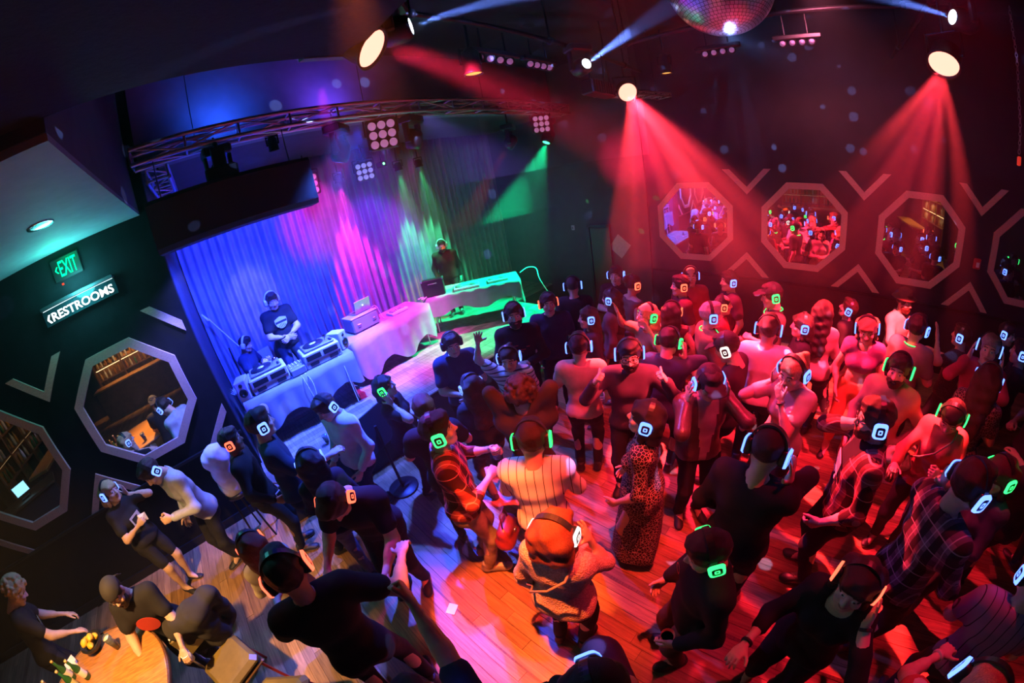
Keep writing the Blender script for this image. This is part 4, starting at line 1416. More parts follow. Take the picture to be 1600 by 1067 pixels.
# ---- hair styles (shared meshes, in head space)
def hair_mesh(style, h=.0085, seed=1):
    s = SDF(h, (-.17, -.24, -.52), (.17, .15, .21))
    if style in ('short', 'side', 'buzz', 'thin'):
        t = {'short': .013, 'side': .018, 'buzz': .005, 'thin': .004}[style]
        s.ell((0, -.016, .036), (.078 + t, .097 + t, .088 + t), .02)
        if style == 'side':
            s.ell((.02, .05, .098), (.06, .05, .03), .03)
        if style == 'short':
            s.ell((0, .045, .100), (.055, .045, .026), .03)
        s.ell((0, .115, -.035), (.085, .085, .098), .012, '-')
        s.ell((0, .02, -.115), (.13, .11, .085), .015, '-')
        if style == 'thin':
            s.ell((0, .06, .12), (.07, .09, .07), .01, '-')
        s.ripple(.0032 if style != 'buzz' else .0012, seed, 95)
    elif style == 'curly':
        rr = random.Random(seed)
        s.ell((0, -.02, .042), (.098, .112, .102), .02)
        s.ell((0, .125, -.045), (.08, .075, .095), .012, '-')
        for _ in range(150):
            th, ph = rr.uniform(-.5, 1.57), rr.uniform(0, 6.28)
            p = np.array((math.cos(th) * math.sin(ph) * .105, -.02 + math.cos(th) * math.cos(ph) * .118, .042 + math.sin(th) * .11))
            if p[1] > .06 and p[2] < .07:
                continue
            s.ell(p, (.02, .02, .02), .006)
    elif style in ('bob', 'long', 'fringe', 'wavy'):
        ln = {'bob': -.14, 'fringe': -.12, 'long': -.44, 'wavy': -.30}[style]
        s.ell((0, -.018, .036), (.092, .109, .098), .02)
        for x in (-.06, -.03, 0, .03, .06):
            s.cone((x * 1.15, -.075, .02), (x * 1.25, -.105 + (-.02 if ln < -.2 else 0), ln + abs(x) * .6), .05, .03, .03)
        for x in (-1, 1):
            s.cone((x * .078, -.03, .03), (x * .088, -.015, max(ln, -.26) + .02), .036, .022, .03)
            s.cone((x * .07, -.05, -.02), (x * .092, -.075, ln + .04), .04, .024, .03)
        s.ell((0, .125, -.05), (.062, .085, .112), .012, '-')
        s.cone((0, -.01, -.09), (0, -.0, -.30), .060, .075, .02, '-')
        for x in (-1, 1):
            s.ell((x * .128, -.006, .0), (.034, .058, .062), .012, '-')
        if style in ('fringe', 'bob'):
            s.cone((-.045, .077, .05), (.045, .077, .05), .02, .02, .015)
        s.ripple(.005, seed, 60)
    elif style == 'ponytail':
        s.ell((0, -.016, .034), (.086, .104, .094), .02)
        s.ell((0, .115, -.04), (.078, .085, .100), .012, '-')
        s.ell((0, .03, -.12), (.13, .12, .085), .015, '-')
        s.cone((0, -.10, .07), (0, -.165, .03), .025, .03, .02)
        s.cone((0, -.165, .03), (0, -.17, -.26), .034, .014, .02)
        s.ripple(.004, seed, 60)
    elif style == 'bun':
        s.ell((0, -.016, .034), (.086, .104, .094), .02)
        s.ell((0, .115, -.04), (.078, .085, .100), .012, '-')
        s.ell((0, .03, -.12), (.13, .12, .085), .015, '-')
        s.ell((0, -.10, .09), (.045, .045, .042), .015)
        s.ripple(.004, seed, 60)
    elif style == 'beard':
        s.ell((0, .034, -.062), (.070, .070, .066), .02)
        s.ell((0, .066, -.10), (.032, .03, .03), .02)
        s.ell((0, .10, .012), (.062, .075, .052), .008, '-')
        s.ell((0, .098, -.060), (.022, .03, .0085), .004, '-')
        s.ell((0, -.05, -.02), (.2, .055, .2), .01, '-')
        s.ripple(.0025, seed, 110)
    return s.out()


def hair_mat(name, c, rough=0.45):
    return mat(name, c, rough, noise=0.4, nscale=60, stretch=(4, 4, .6), bump=0.5, bscale=160, spec=0.4)


HAIRC = {'black': hair_mat('hair_black', (.012, .009, .008)), 'brown': hair_mat('hair_brown', (.055, .026, .013)), 'dark': hair_mat('hair_dark', (.025, .013, .009)),
         'auburn': hair_mat('hair_auburn', (.20, .055, .025)), 'blond': hair_mat('hair_blond', (.50, .34, .15)), 'grey': hair_mat('hair_grey', (.30, .29, .28)),
         'ginger': hair_mat('hair_ginger', (.26, .10, .03)), 'fair': hair_mat('hair_fair', (.24, .15, .07))}
HAIRM = {}


def get_hair(style):
    if style not in HAIRM:
        V, Q = hair_mesh(style, .0075 if style == 'beard' else .0085)
        HAIRM[style] = np_mesh('hair_' + style, V, Q, [HAIRC['dark']])
    return HAIRM[style]


def skin_mat(name, c):
    m = mat(name, c, 0.5, noise=0.07, nscale=30, bump=0.06, bscale=220, spec=0.4)
    b = m.node_tree.nodes['Principled BSDF']
    b.inputs['Subsurface Weight'].default_value = 0.0
    return m


SKIN = {'light': skin_mat('skin_light', (.62, .40, .30)), 'fair': skin_mat('skin_fair', (.68, .46, .36)), 'tan': skin_mat('skin_tan', (.46, .27, .18)), 'brown': skin_mat('skin_brown', (.22, .115, .07))}
EYEW = mat('eye_white', (.75, .74, .72), .25)
EYED = mat('eye_dark', (.02, .013, .01), .3)
LIPS = mat('lips', (.45, .19, .16), .4)

# ---- headphones (shared meshes, in head space)
HP_BLACK = mat('headphone_black', (.02, .02, .022), .35, bump=.03)
HP_WHITE = mat('headphone_white', (.82, .82, .84), .35, bump=.03)
GLOWS = {'b': glow('glow_blue', (.085, .17, 1.0), 3.6), 'g': glow('glow_green', (.03, 1.0, .16), 2.2), 'r': glow('glow_red', (1.0, .10, .05), 2.6), 'w': glow('glow_white', (1.0, .8, .74), 1.4)}
_mb = MB()
_pts = []
for i in range(19):
    a = math.pi * i / 18
    _pts.append((math.cos(a) * .096, -.012 - .012 * math.sin(a), .012 + math.sin(a) * .122))
_V, _Fq = [], []
for i, p in enumerate(_pts):
    a = math.pi * i / 18
    n = Vector((math.cos(a), 0, math.sin(a)))
    for (du, dw) in ((-.016, 0), (-.016, .009), (.016, .009), (.016, 0)):
        _V.append(Vector(p) + n * dw + Vector((0, du, 0)))
for i in range(18):
    for k in range(4):
        _Fq.append((i * 4 + k, i * 4 + (k + 1) % 4, i * 4 + 4 + (k + 1) % 4, i * 4 + 4 + k))
_Fq += [(3, 2, 1, 0), (72, 73, 74, 75)]
_mb.add(_V, _Fq, 0, False)
HP_BAND = _mb.mesh('headband', HP_BLACK)


def rrect(w, hgt, r, n=5):
    P = []
    for cx, cy, a0 in ((w - r, hgt - r, 0), (-w + r, hgt - r, 90), (-w + r, -hgt + r, 180), (w - r, -hgt + r, 270)):
        for i in range(n + 1):
            a = math.radians(a0 + 90 * i / n)
            P.append((cx + r * math.cos(a), cy + r * math.sin(a)))
    return P


def cup_shell(prof):
    """stack of rounded rectangles along +x"""
    V, Fq = [], []
    n = None
    for x, w, hh in prof:
        R = rrect(w, hh, min(w, hh) * .62)
        n = len(R)
        V += [(x, p[0], p[1]) for p in R]
    for k in range(len(prof) - 1):
        for i in range(n):
            Fq.append((k * n + i, k * n + (i + 1) % n, k * n + n + (i + 1) % n, k * n + n + i))
    Fq.append(tuple(range(n - 1, -1, -1)))
    Fq.append(tuple(range((len(prof) - 1) * n, len(prof) * n)))
    return V, Fq


_V, _Fq = cup_shell([(.070, .034, .040), (.080, .038, .046), (.098, .040, .048), (.112, .036, .043), (.118, .028, .035)])
HP_CUP = MB().add(_V, _Fq, 0, True).mesh('ear_cup', HP_BLACK)


def ring_mesh():
    mb = MB()
    O, I = rrect(.037, .044, .020), rrect(.0255, .032, .015)
    n = len(O)
    V = [(.1185, p[0], p[1]) for p in O] + [(.1195, p[0], p[1]) for p in I] + [(.106, p[0] * 1.10, p[1] * 1.10) for p in O]
    Fq = []
    for i in range(n):
        j = (i + 1) % n
        Fq += [(i, j, n + j, n + i), (2 * n + i, 2 * n + j, j, i)]
    mb.add(V, Fq)
    R = rrect(.013, .015, .006)
    R2 = rrect(.006, .007, .003)
    m2 = len(R)
    V = [(.1200, p[0], p[1]) for p in R] + [(.1200, p[0], p[1]) for p in R2]
    mb.add(V, [(i, (i + 1) % m2, m2 + (i + 1) % m2, m2 + i) for i in range(m2)])
    return mb


HP_RING = ring_mesh().mesh('light_ring', GLOWS['b'])

# ---- shoes (shared meshes): toe towards +y, origin at the ankle on the floor
def shoe_mesh():
    s = SDF(.0085, (-.07, -.12, -.02), (.07, .23, .14))
    s.cone((0, -.045, .045), (0, .10, .035), .043, .040, .02)
    s.ell((0, .135, .032), (.046, .062, .032), .02)
    s.cone((0, -.035, .05), (0, -.03, .115), .042, .040, .02)
    s.cut((0, 0, .008), (0, 0, -1))
    V, Q = s.out()
    c = V[Q].mean(1)
    return V, Q, np.where(c[:, 2] < .026, 1, np.where((c[:, 1] > .15) | ((np.abs(c[:, 0]) < .018) & (c[:, 2] > .06) & (c[:, 1] > 0)), 2, 0))


_V, _Q, _mi = shoe_mesh()
SOLE = mat('shoe_sole', (.55, .52, .48), .6)
LACE = mat('shoe_toe', (.5, .48, .45), .6)
SHOE = {}


def get_shoe(kind):
    if kind not in SHOE:
        c = {'black': (.02, .02, .022), 'white': (.7, .7, .68), 'brown': (.12, .06, .03), 'grey': (.2, .2, .21), 'red': (.4, .05, .04)}[kind]
        body = mat('shoe_' + kind, c, .55, bump=.05)
        if kind in ('black', 'grey', 'red'):
            SHOE[kind] = np_mesh('shoe', _V, _Q, [body, SOLE, LACE if kind != 'black' else body], _mi)
        else:
            SHOE[kind] = np_mesh('shoe', _V, _Q, [body, body if kind == 'brown' else SOLE, body], _mi)
    return SHOE[kind]


# ---- pose
def _rot(ax, a):
    return np.array(Matrix.Rotation(a, 3, ax))


def ik(S, W, l1, l2, hint):
    S, W = np.array(S, float), np.array(W, float)
    d = W - S
    L = np.linalg.norm(d)
    if L > (l1 + l2) * .998:
        W = S + d / L * (l1 + l2) * .998
        d = W - S
        L = np.linalg.norm(d)
    if L < abs(l1 - l2) + .02:
        L = abs(l1 - l2) + .02
    u = d / max(np.linalg.norm(d), 1e-6)
    W = S + u * L
    a = (l1 * l1 - l2 * l2 + L * L) / (2 * L)
    hh = math.sqrt(max(l1 * l1 - a * a, 0))
    hint = np.array(hint, float)
    v = hint - u * (hint @ u)
    v /= max(np.linalg.norm(v), 1e-6)
    return S + u * a + v * hh, W


# hand targets relative to the shoulder (x outwards), in units of 1.74 m stature; elbow hint; palm direction; hand pose
ARMS = {
    'down': ((.07, .03, -.53), (.4, -1, .2), (-1, 0, 0), 'relaxed'),
    'relax': ((.05, .16, -.47), (.6, -1, 0), (-1, .0, 0), 'relaxed'),
    'front': ((-.12, .26, -.26), (.9, -.4, -.6), (-.5, -.2, -.6), 'grip'),
    'belly': ((-.15, .24, -.34), (1, -.4, -.4), (0, -1, 0), 'relaxed'),
    'hold': ((-.04, .32, -.16), (.7, -.3, -.9), (-1, .1, 0), 'grip'),
    'out': ((.10, .42, -.20), (.5, -.3, -1), (-.2, 0, -1), 'relaxed'),
    'reach': ((.02, .50, -.12), (.5, -.2, -1), (-.2, 0, -1), 'relaxed'),
    'ear': ((-.06, .07, .14), (.50, .45, -.95), (-1, 0, 0), 'open'),
    'earback': ((-.06, -.02, .15), (.8, .25, -.6), (-1, 0, 0), 'open'),
    'chin': ((-.13, .20, .03), (.5, .3, -1), (0, -1, .2), 'relaxed'),
    'thumb': ((.10, .27, .10), (.7, .0, -1), (-1, .2, 0), 'thumb'),
    'fist': ((.12, .22, .30), (.9, -.1, -.4), (-.6, 1, 0), 'fist'),
    'up': ((.12, .12, .47), (.9, -.2, -.2), (-.2, 1, 0), 'open'),
    'wave': ((.20, .20, .22), (.8, -.2, -.8), (0, 1, 0), 'open'),
    'side': ((.36, .16, -.20), (.3, -1, -.4), (0, 0, -1), 'relaxed'),
    'hip': ((.02, .06, -.42), (1, -.6, 0), (-1, 0, 0), 'relaxed'),
    'neck': ((-.12, -.04, .10), (1, .2, .3), (-1, 0, 0), 'open'),
    'table': ((.04, .42, -.34), (.6, -.4, -.6), (-.1, 0, -1), 'relaxed'),
}
LEGS = {
    'stand': ((.10, .0), (.10, .02)), 'wide': ((.17, .04), (.17, -.02)), 'step': ((.10, .20), (.10, -.16)), 'stepr': ((.10, -.16), (.10, .20)),
    'close': ((.075, .0), (.075, .01)),
}


def skeleton(p):
    """joints in the person's own frame: x right, y forward"""
    k = p.get('h', 1.74) / 1.74
    f = p.get('sex', 'm') == 'f'
    b = p.get('build', 1.0)
    sh, hp = (.146 if f else .172) * (0.55 + .45 * b), (.098 if f else .088)
    J = {}
    dz = -p.get('crouch', 0.0)
    T = _rot('X', -math.radians(p.get('lean', 0))) @ _rot('Y', math.radians(p.get('tilt', 0))) @ _rot('Z', math.radians(p.get('twist', 0)))
    pel = np.array((0, 0, .94 * k + dz))
    t = lambda v: pel + T @ (np.array(v, float) * k)
    J['T'], J['pel'], J['waist'], J['chest'], J['neck'] = T, pel, t((0, 0, .14)), t((0, .01, .34)), t((0, -.015, .50))
    J['sh'] = [t((-sh, -.01, .445)), t((sh, -.01, .445))]
    J['hip'] = [pel + np.array((-hp * k, 0, -.03)), pel + np.array((hp * k, 0, -.03))]
    N = T @ _rot('Z', -math.radians(p.get('look', 0))) @ _rot('X', -math.radians(p.get('nod', 0))) @ _rot('Y', math.radians(p.get('cock', 0)))
    J['H'] = N
    J['head'] = J['neck'] + T @ np.array((0, .012, .045)) * k + N @ np.array((0, .028, .125)) * k
    J['el'], J['wr'], J['palm'], J['hand'] = [], [], [], []
    for i, s in enumerate((-1, 1)):
        a = p.get('arms', ('down', 'down'))[i]
        a = ARMS[a] if isinstance(a, str) else a
        tg, hint, palm, hd = a
        m = np.array((s, 1, 1))
        W = J['sh'][i] + T @ (np.array(tg) * m * k)
        if tg is ARMS['ear'][0] or tg is ARMS['earback'][0]:
            W = J['head'] + N @ (np.array((s * .165, tg[1] * .5, -.150)) * k)
        E, W = ik(J['sh'][i], W, .30 * k, .265 * k, T @ (np.array(hint) * m))
        J['el'].append(E)
        J['wr'].append(W)
        J['palm'].append(T @ (np.array(palm, float) * m))
        J['hand'].append(hd)
    J['an'], J['kn'], J['footdir'] = [], [], []
    lg = LEGS[p.get('legs', 'stand')] if isinstance(p.get('legs', 'stand'), str) else p['legs']
    for i, s in enumerate((-1, 1)):
        q = lg[i]
        A = np.array((s * q[0] * k, q[1] * k, (.09 + (q[2] if len(q) > 2 else 0)) * k))
        K, A = ik(J['hip'][i], A, .43 * k, .42 * k, (s * .15, 1, .05))
        J['kn'].append(K)
        J['an'].append(A)
    return J, k


def torso(s, J, k, f, b, off=0.0, hip=0.0):
    T = J['T']
    Y = T @ np.array((0, 1, 0))
    fl = lambda q: (Y, q)
    w = b
    P = lambda v: J['pel'] + T @ (np.array(v, float) * k)
    o = off
    hw = (.112 if f else .10) * k * w
    s.cone(P((-.055, 0, -.02)), P((.055, 0, -.02)), hw + o + hip, hw + o + hip, .05, flat=fl(1.0 if b > 1.2 or hip else 1.08))
    ww = (.098 if f else .112) * k * w
    s.cone(P((-.03, .005, .14)), P((.03, .005, .14)), ww + o, ww + o, .06, flat=fl(1.05))
    cw = (.098 if f else .112) * k * w
    s.cone(P((-.062, .0, .31)), P((.062, .0, .31)), cw + o, cw + o, .06, flat=fl(1.05))
    s.cone(P((-.10, -.012, .42)), P((.10, -.012, .42)), (.070 if f else .082) * k + o, (.070 if f else .082) * k + o, .06)
    for i in (0, 1):
        s.cone(P((0, -.015, .46)), J['sh'][i], .060 * k + o, (.056 if f else .066) * k + o, .04)
    if f:
        for x in (-.065, .065):
            s.ell(P((x, .075, .30)), np.array((.058, .058, .060)) * k + o, .03)
    for i in (0, 1):
        s.cone(J['hip'][i] * .7 + J['pel'] * .3 - np.array((0, .03, .03)) * k, J['hip'][i] - np.array((0, .02, .08)) * k, .095 * k * w + o + hip * .6, .09 * k * w + o + hip * .6, .05)


def bounds(J, m):
    P = np.array([J[n] for n in ('pel', 'chest', 'neck', 'head')] + J['sh'] + J['el'] + J['wr'] + J['hip'] + J['kn'] + J['an'])
    return P.min(0) - m, P.max(0) + m


def limb(s, J, k, f, b, i, off=0.0, part='arm', upto=1.0, kk=.035):
    if part == 'arm':
        r = (.037, .031, .023) if f else (.045, .037, .027)
        r = [x * k * (.6 + .4 * b) + off for x in r]
        S, E, W = J['sh'][i], J['el'][i], J['wr'][i]
        if upto <= 1:
            s.cone(S, S + (E - S) * upto, r[0] * 1.12, r[0] * 1.12 + (r[1] - r[0]) * upto, kk)
        else:
            s.cone(S, E, r[0] * (1.12 if off == 0 else 1.02), r[1], kk)
            s.cone(E, E + (W - E) * min(upto - 1, 1), r[1], r[1] + (r[2] - r[1]) * min(upto - 1, 1), kk)
            if off == 0:
                s.cone(E + (W - E) * .12, E + (W - E) * .45, r[1] * 1.02, r[1] * .95, kk)
    else:
        r = (.088, .058, .038) if f else (.084, .057, .040)
        r = [x * k * (.45 + .55 * b) + off for x in r]
        Hh, K, A = J['hip'][i], J['kn'][i], J['an'][i]
        if upto <= 1:
            s.cone(Hh, Hh + (K - Hh) * upto, r[0], r[0] + (r[1] - r[0]) * upto, kk)
        else:
            s.cone(Hh, K, r[0], r[1], kk)
            u = min(upto - 1, 1)
            s.cone(K, K + (A - K) * u, r[1], r[1] + (r[2] - r[1]) * u, kk)
            if off == 0:
                s.cone(K + (A - K) * .15 - np.array((0, .018, 0)), K + (A - K) * .45 - np.array((0, .012, 0)), r[1] * .85, r[1] * .8, kk)


MATC = {}


def cloth(c, kind='plain', rough=.85):
    key = (kind,) + tuple(c)
    if key not in MATC:
        nm = 'cloth_%s_%d' % (kind, len(MATC))
        if kind == 'plain':
            MATC[key] = mat(nm, c, rough, noise=.12, nscale=14, bump=.25, bscale=260, spec=.2)
        elif kind == 'leather':
            MATC[key] = mat(nm, c, .32, noise=.2, nscale=20, bump=.2, bscale=70)
        elif kind == 'denim':
            MATC[key] = mat(nm, c, .85, noise=.35, nscale=9, bump=.25, bscale=300, spec=.2)
        else:
            dark = tuple(x * .12 for x in c)
            if kind == 'plaid':
                cols = (c, dark, tuple(min(1, x * 1.6 + .25) for x in c))
            elif kind == 'leopard':
                cols = ((.02, .015, .015), c)
            elif kind == 'knit':
                cols = (tuple(x * .55 for x in c), c)
            else:
                cols = (c, dark)
            MATC[key] = pattern_mat(nm, kind, cols)
    return MATC[key]


PRINT_WHITE = mat('shirt_print_white', (.75, .75, .76), .8)
NPEOPLE = [0]


def person(p):
    """one figure: the body is the thing, clothes, hair and headphones are its parts"""
    NPEOPLE[0] += 1
    seed = NPEOPLE[0]
    J, k = skeleton(p)
    f = p.get('sex', 'm') == 'f'
    b = p.get('build', 1.0)
    lod = p.get('lod', 0)
    vs = (.0215, .026)[lod]
    skin = SKIN[p.get('skin', 'light')]
    lo, hi = bounds(J, .16)
    # body
    s = SDF(vs, lo, hi)
    torso(s, J, k, f, b)
    s.cone(J['neck'] - J['T'] @ np.array((0, 0, .05)), J['head'] + J['H'] @ np.array((0, -.035, -.07)) * k, .056 * k, .050 * k, .03)
    for i in (0, 1):
        limb(s, J, k, f, b, i)
        limb(s, J, k, f, b, i, part='leg', upto=2)
        limb(s, J, k, f, b, i, upto=2)
        s.cone(J['an'][i], J['an'][i] + np.array((0, .12, -.06)) * k, .038 * k, .026 * k, .03)
    V, Q = s.out()
    Vs, Qs, Ms, n = [V], [Q], [np.zeros(len(Q), int)], len(V)
    hv, hq, hm = HEADS[lod]
    Vs.append(hv * (k * 1.07) @ J['H'].T + J['head'])
    Qs.append(hq + n)
    Ms.append(hm)
    n += len(hv)
    for i in (0, 1):
        hv, hq = HANDS[lod][J['hand'][i]]
        y = J['wr'][i] - J['el'][i]
        y /= np.linalg.norm(y)
        if p.get('arms', ('', ''))[i] in ('ear', 'earback'):
            y = J['head'] + J['H'] @ (np.array(((-1, 1)[i] * .15, 0, .05)) * k) - J['wr'][i]
            y /= np.linalg.norm(y)
        z = -J['palm'][i]
        z = z - y * (z @ y)
        z /= max(np.linalg.norm(z), 1e-6)
        x = np.cross(y, z)
        g = (.92 if f else 1.02) * k
        h2 = hv * g
        if i == 0:
            h2 = h2 * np.array((-1, 1, 1))
            hq = hq[:, ::-1]
        Vs.append(J['wr'][i] + h2 @ np.stack((x, y, z)))
        Qs.append(hq + n)
        Ms.append(np.zeros(len(hq), int))
        n += len(hv)
    me = np_mesh('person', np.concatenate(Vs), np.concatenate(Qs), [skin, EYEW, EYED, LIPS], np.concatenate(Ms))
    o = bpy.data.objects.new('person', me)
    COL.objects.link(o)
    o.location = (p['x'], p['y'], p.get('z', 0.0))
    o.rotation_euler = (0, 0, p['rot'])
    tag(o, p['label'], 'person', p.get('group'))

    # top
    top = p.get('top', ('tee', (.02, .02, .02)))
    kind, col = top[0], top[1]
    pat = top[2] if len(top) > 2 else 'plain'
    T = J['T']
    off = {'jacket': .022, 'hoodie': .024, 'knit': .022, 'knit_short': .022, 'shirt': .019}.get(kind, .018)
    s = SDF(vs, lo, hi)
    torso(s, J, k, f, b * (1.03 if kind in ('jacket', 'hoodie', 'knit', 'shirt') else 1.0), off, .012)
    up = {'tee': .62, 'tank': 0, 'crop': .25, 'dress': 1.15, 'polo': .66, 'long': 1.9, 'shirt': 1.88, 'jacket': 1.9, 'hoodie': 1.9, 'knit': 1.85, 'short_dress': .5, 'rolled': 1.35, 'vneck': 1.45, 'knit_short': 1.12}[kind]
    for i in (0, 1):
        if up:
            limb(s, J, k, f, b, i, (off + .008 if up <= 1 else .018), upto=up)
    if kind in ('hoodie', 'jacket', 'shirt', 'polo', 'rolled'):
        s.cone(J['neck'] + T @ np.array((-.035, -.04, .02)) * k, J['neck'] + T @ np.array((.035, -.04, .02)) * k, .045 * k, .045 * k, .02)
    s.cone(J['neck'] + T @ np.array((0, -.0, .02)) * k, J['neck'] + T @ np.array((0, .0, .14)) * k, .062 * k, .07 * k, .012, '-')
    if kind in ('tank', 'crop', 'dress', 'vneck') and f:
        s.ell(J['neck'] + T @ np.array((0, .07, .0)) * k, np.array((.075, .09, .075)) * k, .012, '-')
    hem = {'crop': .20, 'tank': -.02, 'dress': -9, 'short_dress': -9, 'tee': -.07, 'polo': -.07, 'shirt': -.10, 'long': -.06, 'rolled': -.08, 'jacket': -.09, 'vneck': -.06, 'knit_short': -.06, 'knit': -.06, 'hoodie': -.08}[kind]
    if hem > -5:
        s.cut(J['pel'] + T @ np.array((0, 0, hem)) * k, T @ np.array((0, 0, -1.0)))
    else:
        zb = (.12 if kind == 'dress' else .52) * k
        s.cone(J['pel'], np.array((J['pel'][0], J['pel'][1] - .02, zb)), .155 * k, (.26 if kind == 'dress' else .22) * k, .06)
        s.cut((0, 0, zb), (0, 0, -1))
    if kind == 'tank':
        s.cut(J['neck'] + T @ np.array((0, 0, -.015)) * k, T @ np.array((0, 0, 1.0)))
    s.ripple(.0035 if kind != 'hoodie' else .005, seed)
    V, Q = s.out()
    cm = cloth(col, 'plain' if pat == 'print' else pat)
    mats, mi = [cm], None
    if kind in ('jacket', 'shirt', 'hoodie', 'rolled') and len(top) > 3:
        mats.append(cloth(top[3]))
        c = (V[Q].mean(1) - J['pel']) @ T
        mi = ((np.abs(c[:, 0]) < (.035 + .06 * np.clip(c[:, 2] / .5, 0, 1)) * k) & (c[:, 1] > .0) & (np.abs(c[:, 2]) < .6)).astype(int)
        arm = np.zeros(len(Q), bool)
        cc = V[Q].mean(1)
        for i in (0, 1):
            for a_, b_ in ((J['sh'][i], J['el'][i]), (J['el'][i], J['wr'][i])):
                ab = b_ - a_
                tt = np.clip(((cc - a_) @ ab) / (ab @ ab), 0, 1)
                arm |= np.linalg.norm(cc - a_ - tt[:, None] * ab, axis=1) < .075 * k
        mi[arm] = 0
    tn = {'tee': 't_shirt', 'tank': 'tank_top', 'crop': 'crop_top', 'dress': 'dress', 'short_dress': 'dress', 'polo': 'polo_shirt', 'long': 'long_sleeved_top', 'shirt': 'shirt', 'rolled': 'shirt',
          'vneck': 'v_neck_top', 'knit_short': 'sweater', 'jacket': 'jacket', 'hoodie': 'hooded_top', 'knit': 'sweater'}[kind]
    ot = bpy.data.objects.new(tn, np_mesh(tn, V, Q, mats, mi))
    COL.objects.link(ot)
    ot.parent = o

    # bottoms
    bt = p.get('bottom', ('jeans', (.03, .035, .05)))
    if bt:
        s = SDF(vs, lo, hi)
        bk = bt[0]
        o2 = .012
        hw = (.112 if f else .10) * k * b
        P = lambda v: J['pel'] + T @ (np.array(v, float) * k)
        s.cone(P((-.055, 0, -.02)), P((.055, 0, -.02)), hw + o2, hw + o2, .05, flat=(T @ np.array((0, 1.0, 0)), 1.08))
        if kind in ('crop', 'tank'):
            s.cone(P((-.03, 0, .07)), P((.03, 0, .07)), (.11 if f else .115) * k * b + .008, (.11 if f else .115) * k * b + .008, .04, flat=(T @ np.array((0, 1.0, 0)), 1.08))
        upto = {'jeans': 2.0, 'shorts': .8, 'skirt': 0, 'leggings': 2.0, 'capri': 1.55}[bk]
        for i in (0, 1):
            s.cone(J['hip'][i] * .7 + J['pel'] * .3 - np.array((0, .03, .03)) * k, J['hip'][i] - np.array((0, .02, .08)) * k, .095 * k * b + o2, .09 * k * b + o2, .05)
            if upto:
                limb(s, J, k, f, b, i, o2 if bk != 'leggings' else .006, 'leg', upto, .025)
        if bk == 'skirt':
            s.cone(J['pel'], J['pel'] - np.array((0, 0, .36)) * k, .16 * k, .20 * k, .05)
            s.cut((0, 0, .56 * k), (0, 0, -1))
        s.cut(P((0, 0, .085 if kind in ('crop', 'tank') else .01)), T @ np.array((0, 0, 1.0)))
        s.ripple(.004, seed + 5, 22)
        V, Q = s.out()
        bn = {'jeans': 'trousers', 'shorts': 'shorts', 'skirt': 'skirt', 'leggings': 'leggings', 'capri': 'trousers'}[bk]
        ob = bpy.data.objects.new(bn, np_mesh(bn, V, Q, [cloth(bt[1], bt[2] if len(bt) > 2 else 'denim')]))
        COL.objects.link(ob)
        ob.parent = o
    for i in (0, 1):
        a = J['an'][i]
        inst('shoe', get_shoe(p.get('shoe', 'black')), o, (a[0], a[1], a[2] - .09 * k), (0, 0, (.18, -.18)[i]), (k * (.9 if f else 1),) * 3)

    # head: hair, beard, headphones, glasses, hats all sit in the head's own frame
    HM = Matrix([list(r) for r in J['H']]).to_4x4()
    HM.translation = Vector(J['head'])
    HM = HM @ Matrix.Scale(k * 1.07, 4)

    def on_head(nm, me2, material=None, extra=None, parent=o):
        q = bpy.data.objects.new(nm, me2)
        COL.objects.link(q)
        q.parent = parent
        q.matrix_local = (HM if parent is o else Matrix.Identity(4)) @ (extra if extra is not None else Matrix.Identity(4))
        if material is not None:
            q.material_slots[0].link = 'OBJECT'
            q.material_slots[0].material = material
        return q
    hair = p.get('hair', ('short', 'dark'))
    if hair:
        on_head('hair', get_hair(hair[0]), HAIRC[hair[1]])
    if p.get('beard'):
        on_head('beard', get_hair('beard'), HAIRC[p['beard']])
    hp = p.get('hp')
    if hp:
        white = hp == 'W'
        body = HP_WHITE if white else HP_BLACK
        dark = hp in ('W', 'K')
        B = on_head('headphones', HP_BAND, body)
        for sgn in (1, -1):
            flip = Matrix.Identity(4) if sgn > 0 else Matrix.Rotation(math.pi, 4, 'Z') @ Matrix.Translation((0, .016, 0))
            ex = Matrix.Translation((0, -.008, 0)) @ flip
            on_head('ear_cup', HP_CUP, body, ex, B)
            if not dark:
                on_head('light_ring', HP_RING, GLOWS[hp], ex, B)
    if p.get('glasses'):
        on_head('glasses', get_glasses())
    if p.get('hat'):
        on_head(*get_hat(p['hat']))
    pr = p.get('print')
    if pr:
        # flat print on the front (or back) of the top: list of (text, size, dx, dz)
        mat_ = p.get('print_mat', PRINT_WHITE)
        back = p.get('print_back', False)
        for tx, sz, dx, dz in pr:
            fy = (-.135 if back else (.155 if f else .140)) * (.55 + .45 * b) * k
            base = J['pel'] + T @ (np.array((dx, 0, dz)) * k)
            M4 = Matrix([list(r) for r in T]).to_4x4()
            M4.translation = Vector(base + T @ np.array((0, fy, 0)))
            M4 = M4 @ Matrix.Rotation(0 if back else math.pi, 4, 'Z') @ Matrix.Rotation(math.pi / 2, 4, 'X')
            if callable(tx):
                tx(ot, M4, k)
            else:
                text_obj('shirt_lettering', tx, sz, M4, mat_, ot, extrude=.0015, bold=.0015)
    nk = p.get('necklace')
    if nk:
        mb = MB()
        pts = []
        for i in range(17):
            a = math.pi * 2 * i / 16
            pts.append(J['neck'] + T @ (np.array((math.sin(a) * .095, .02 + math.cos(a) * (.105), .02 - .055 * (math.cos(a) > 0) * math.cos(a))) * k))
        mb.path(pts, .0045, 6)
        mb.build('glow_necklace', GLOWS['g'], o)
    return o, J, k


_G = {}


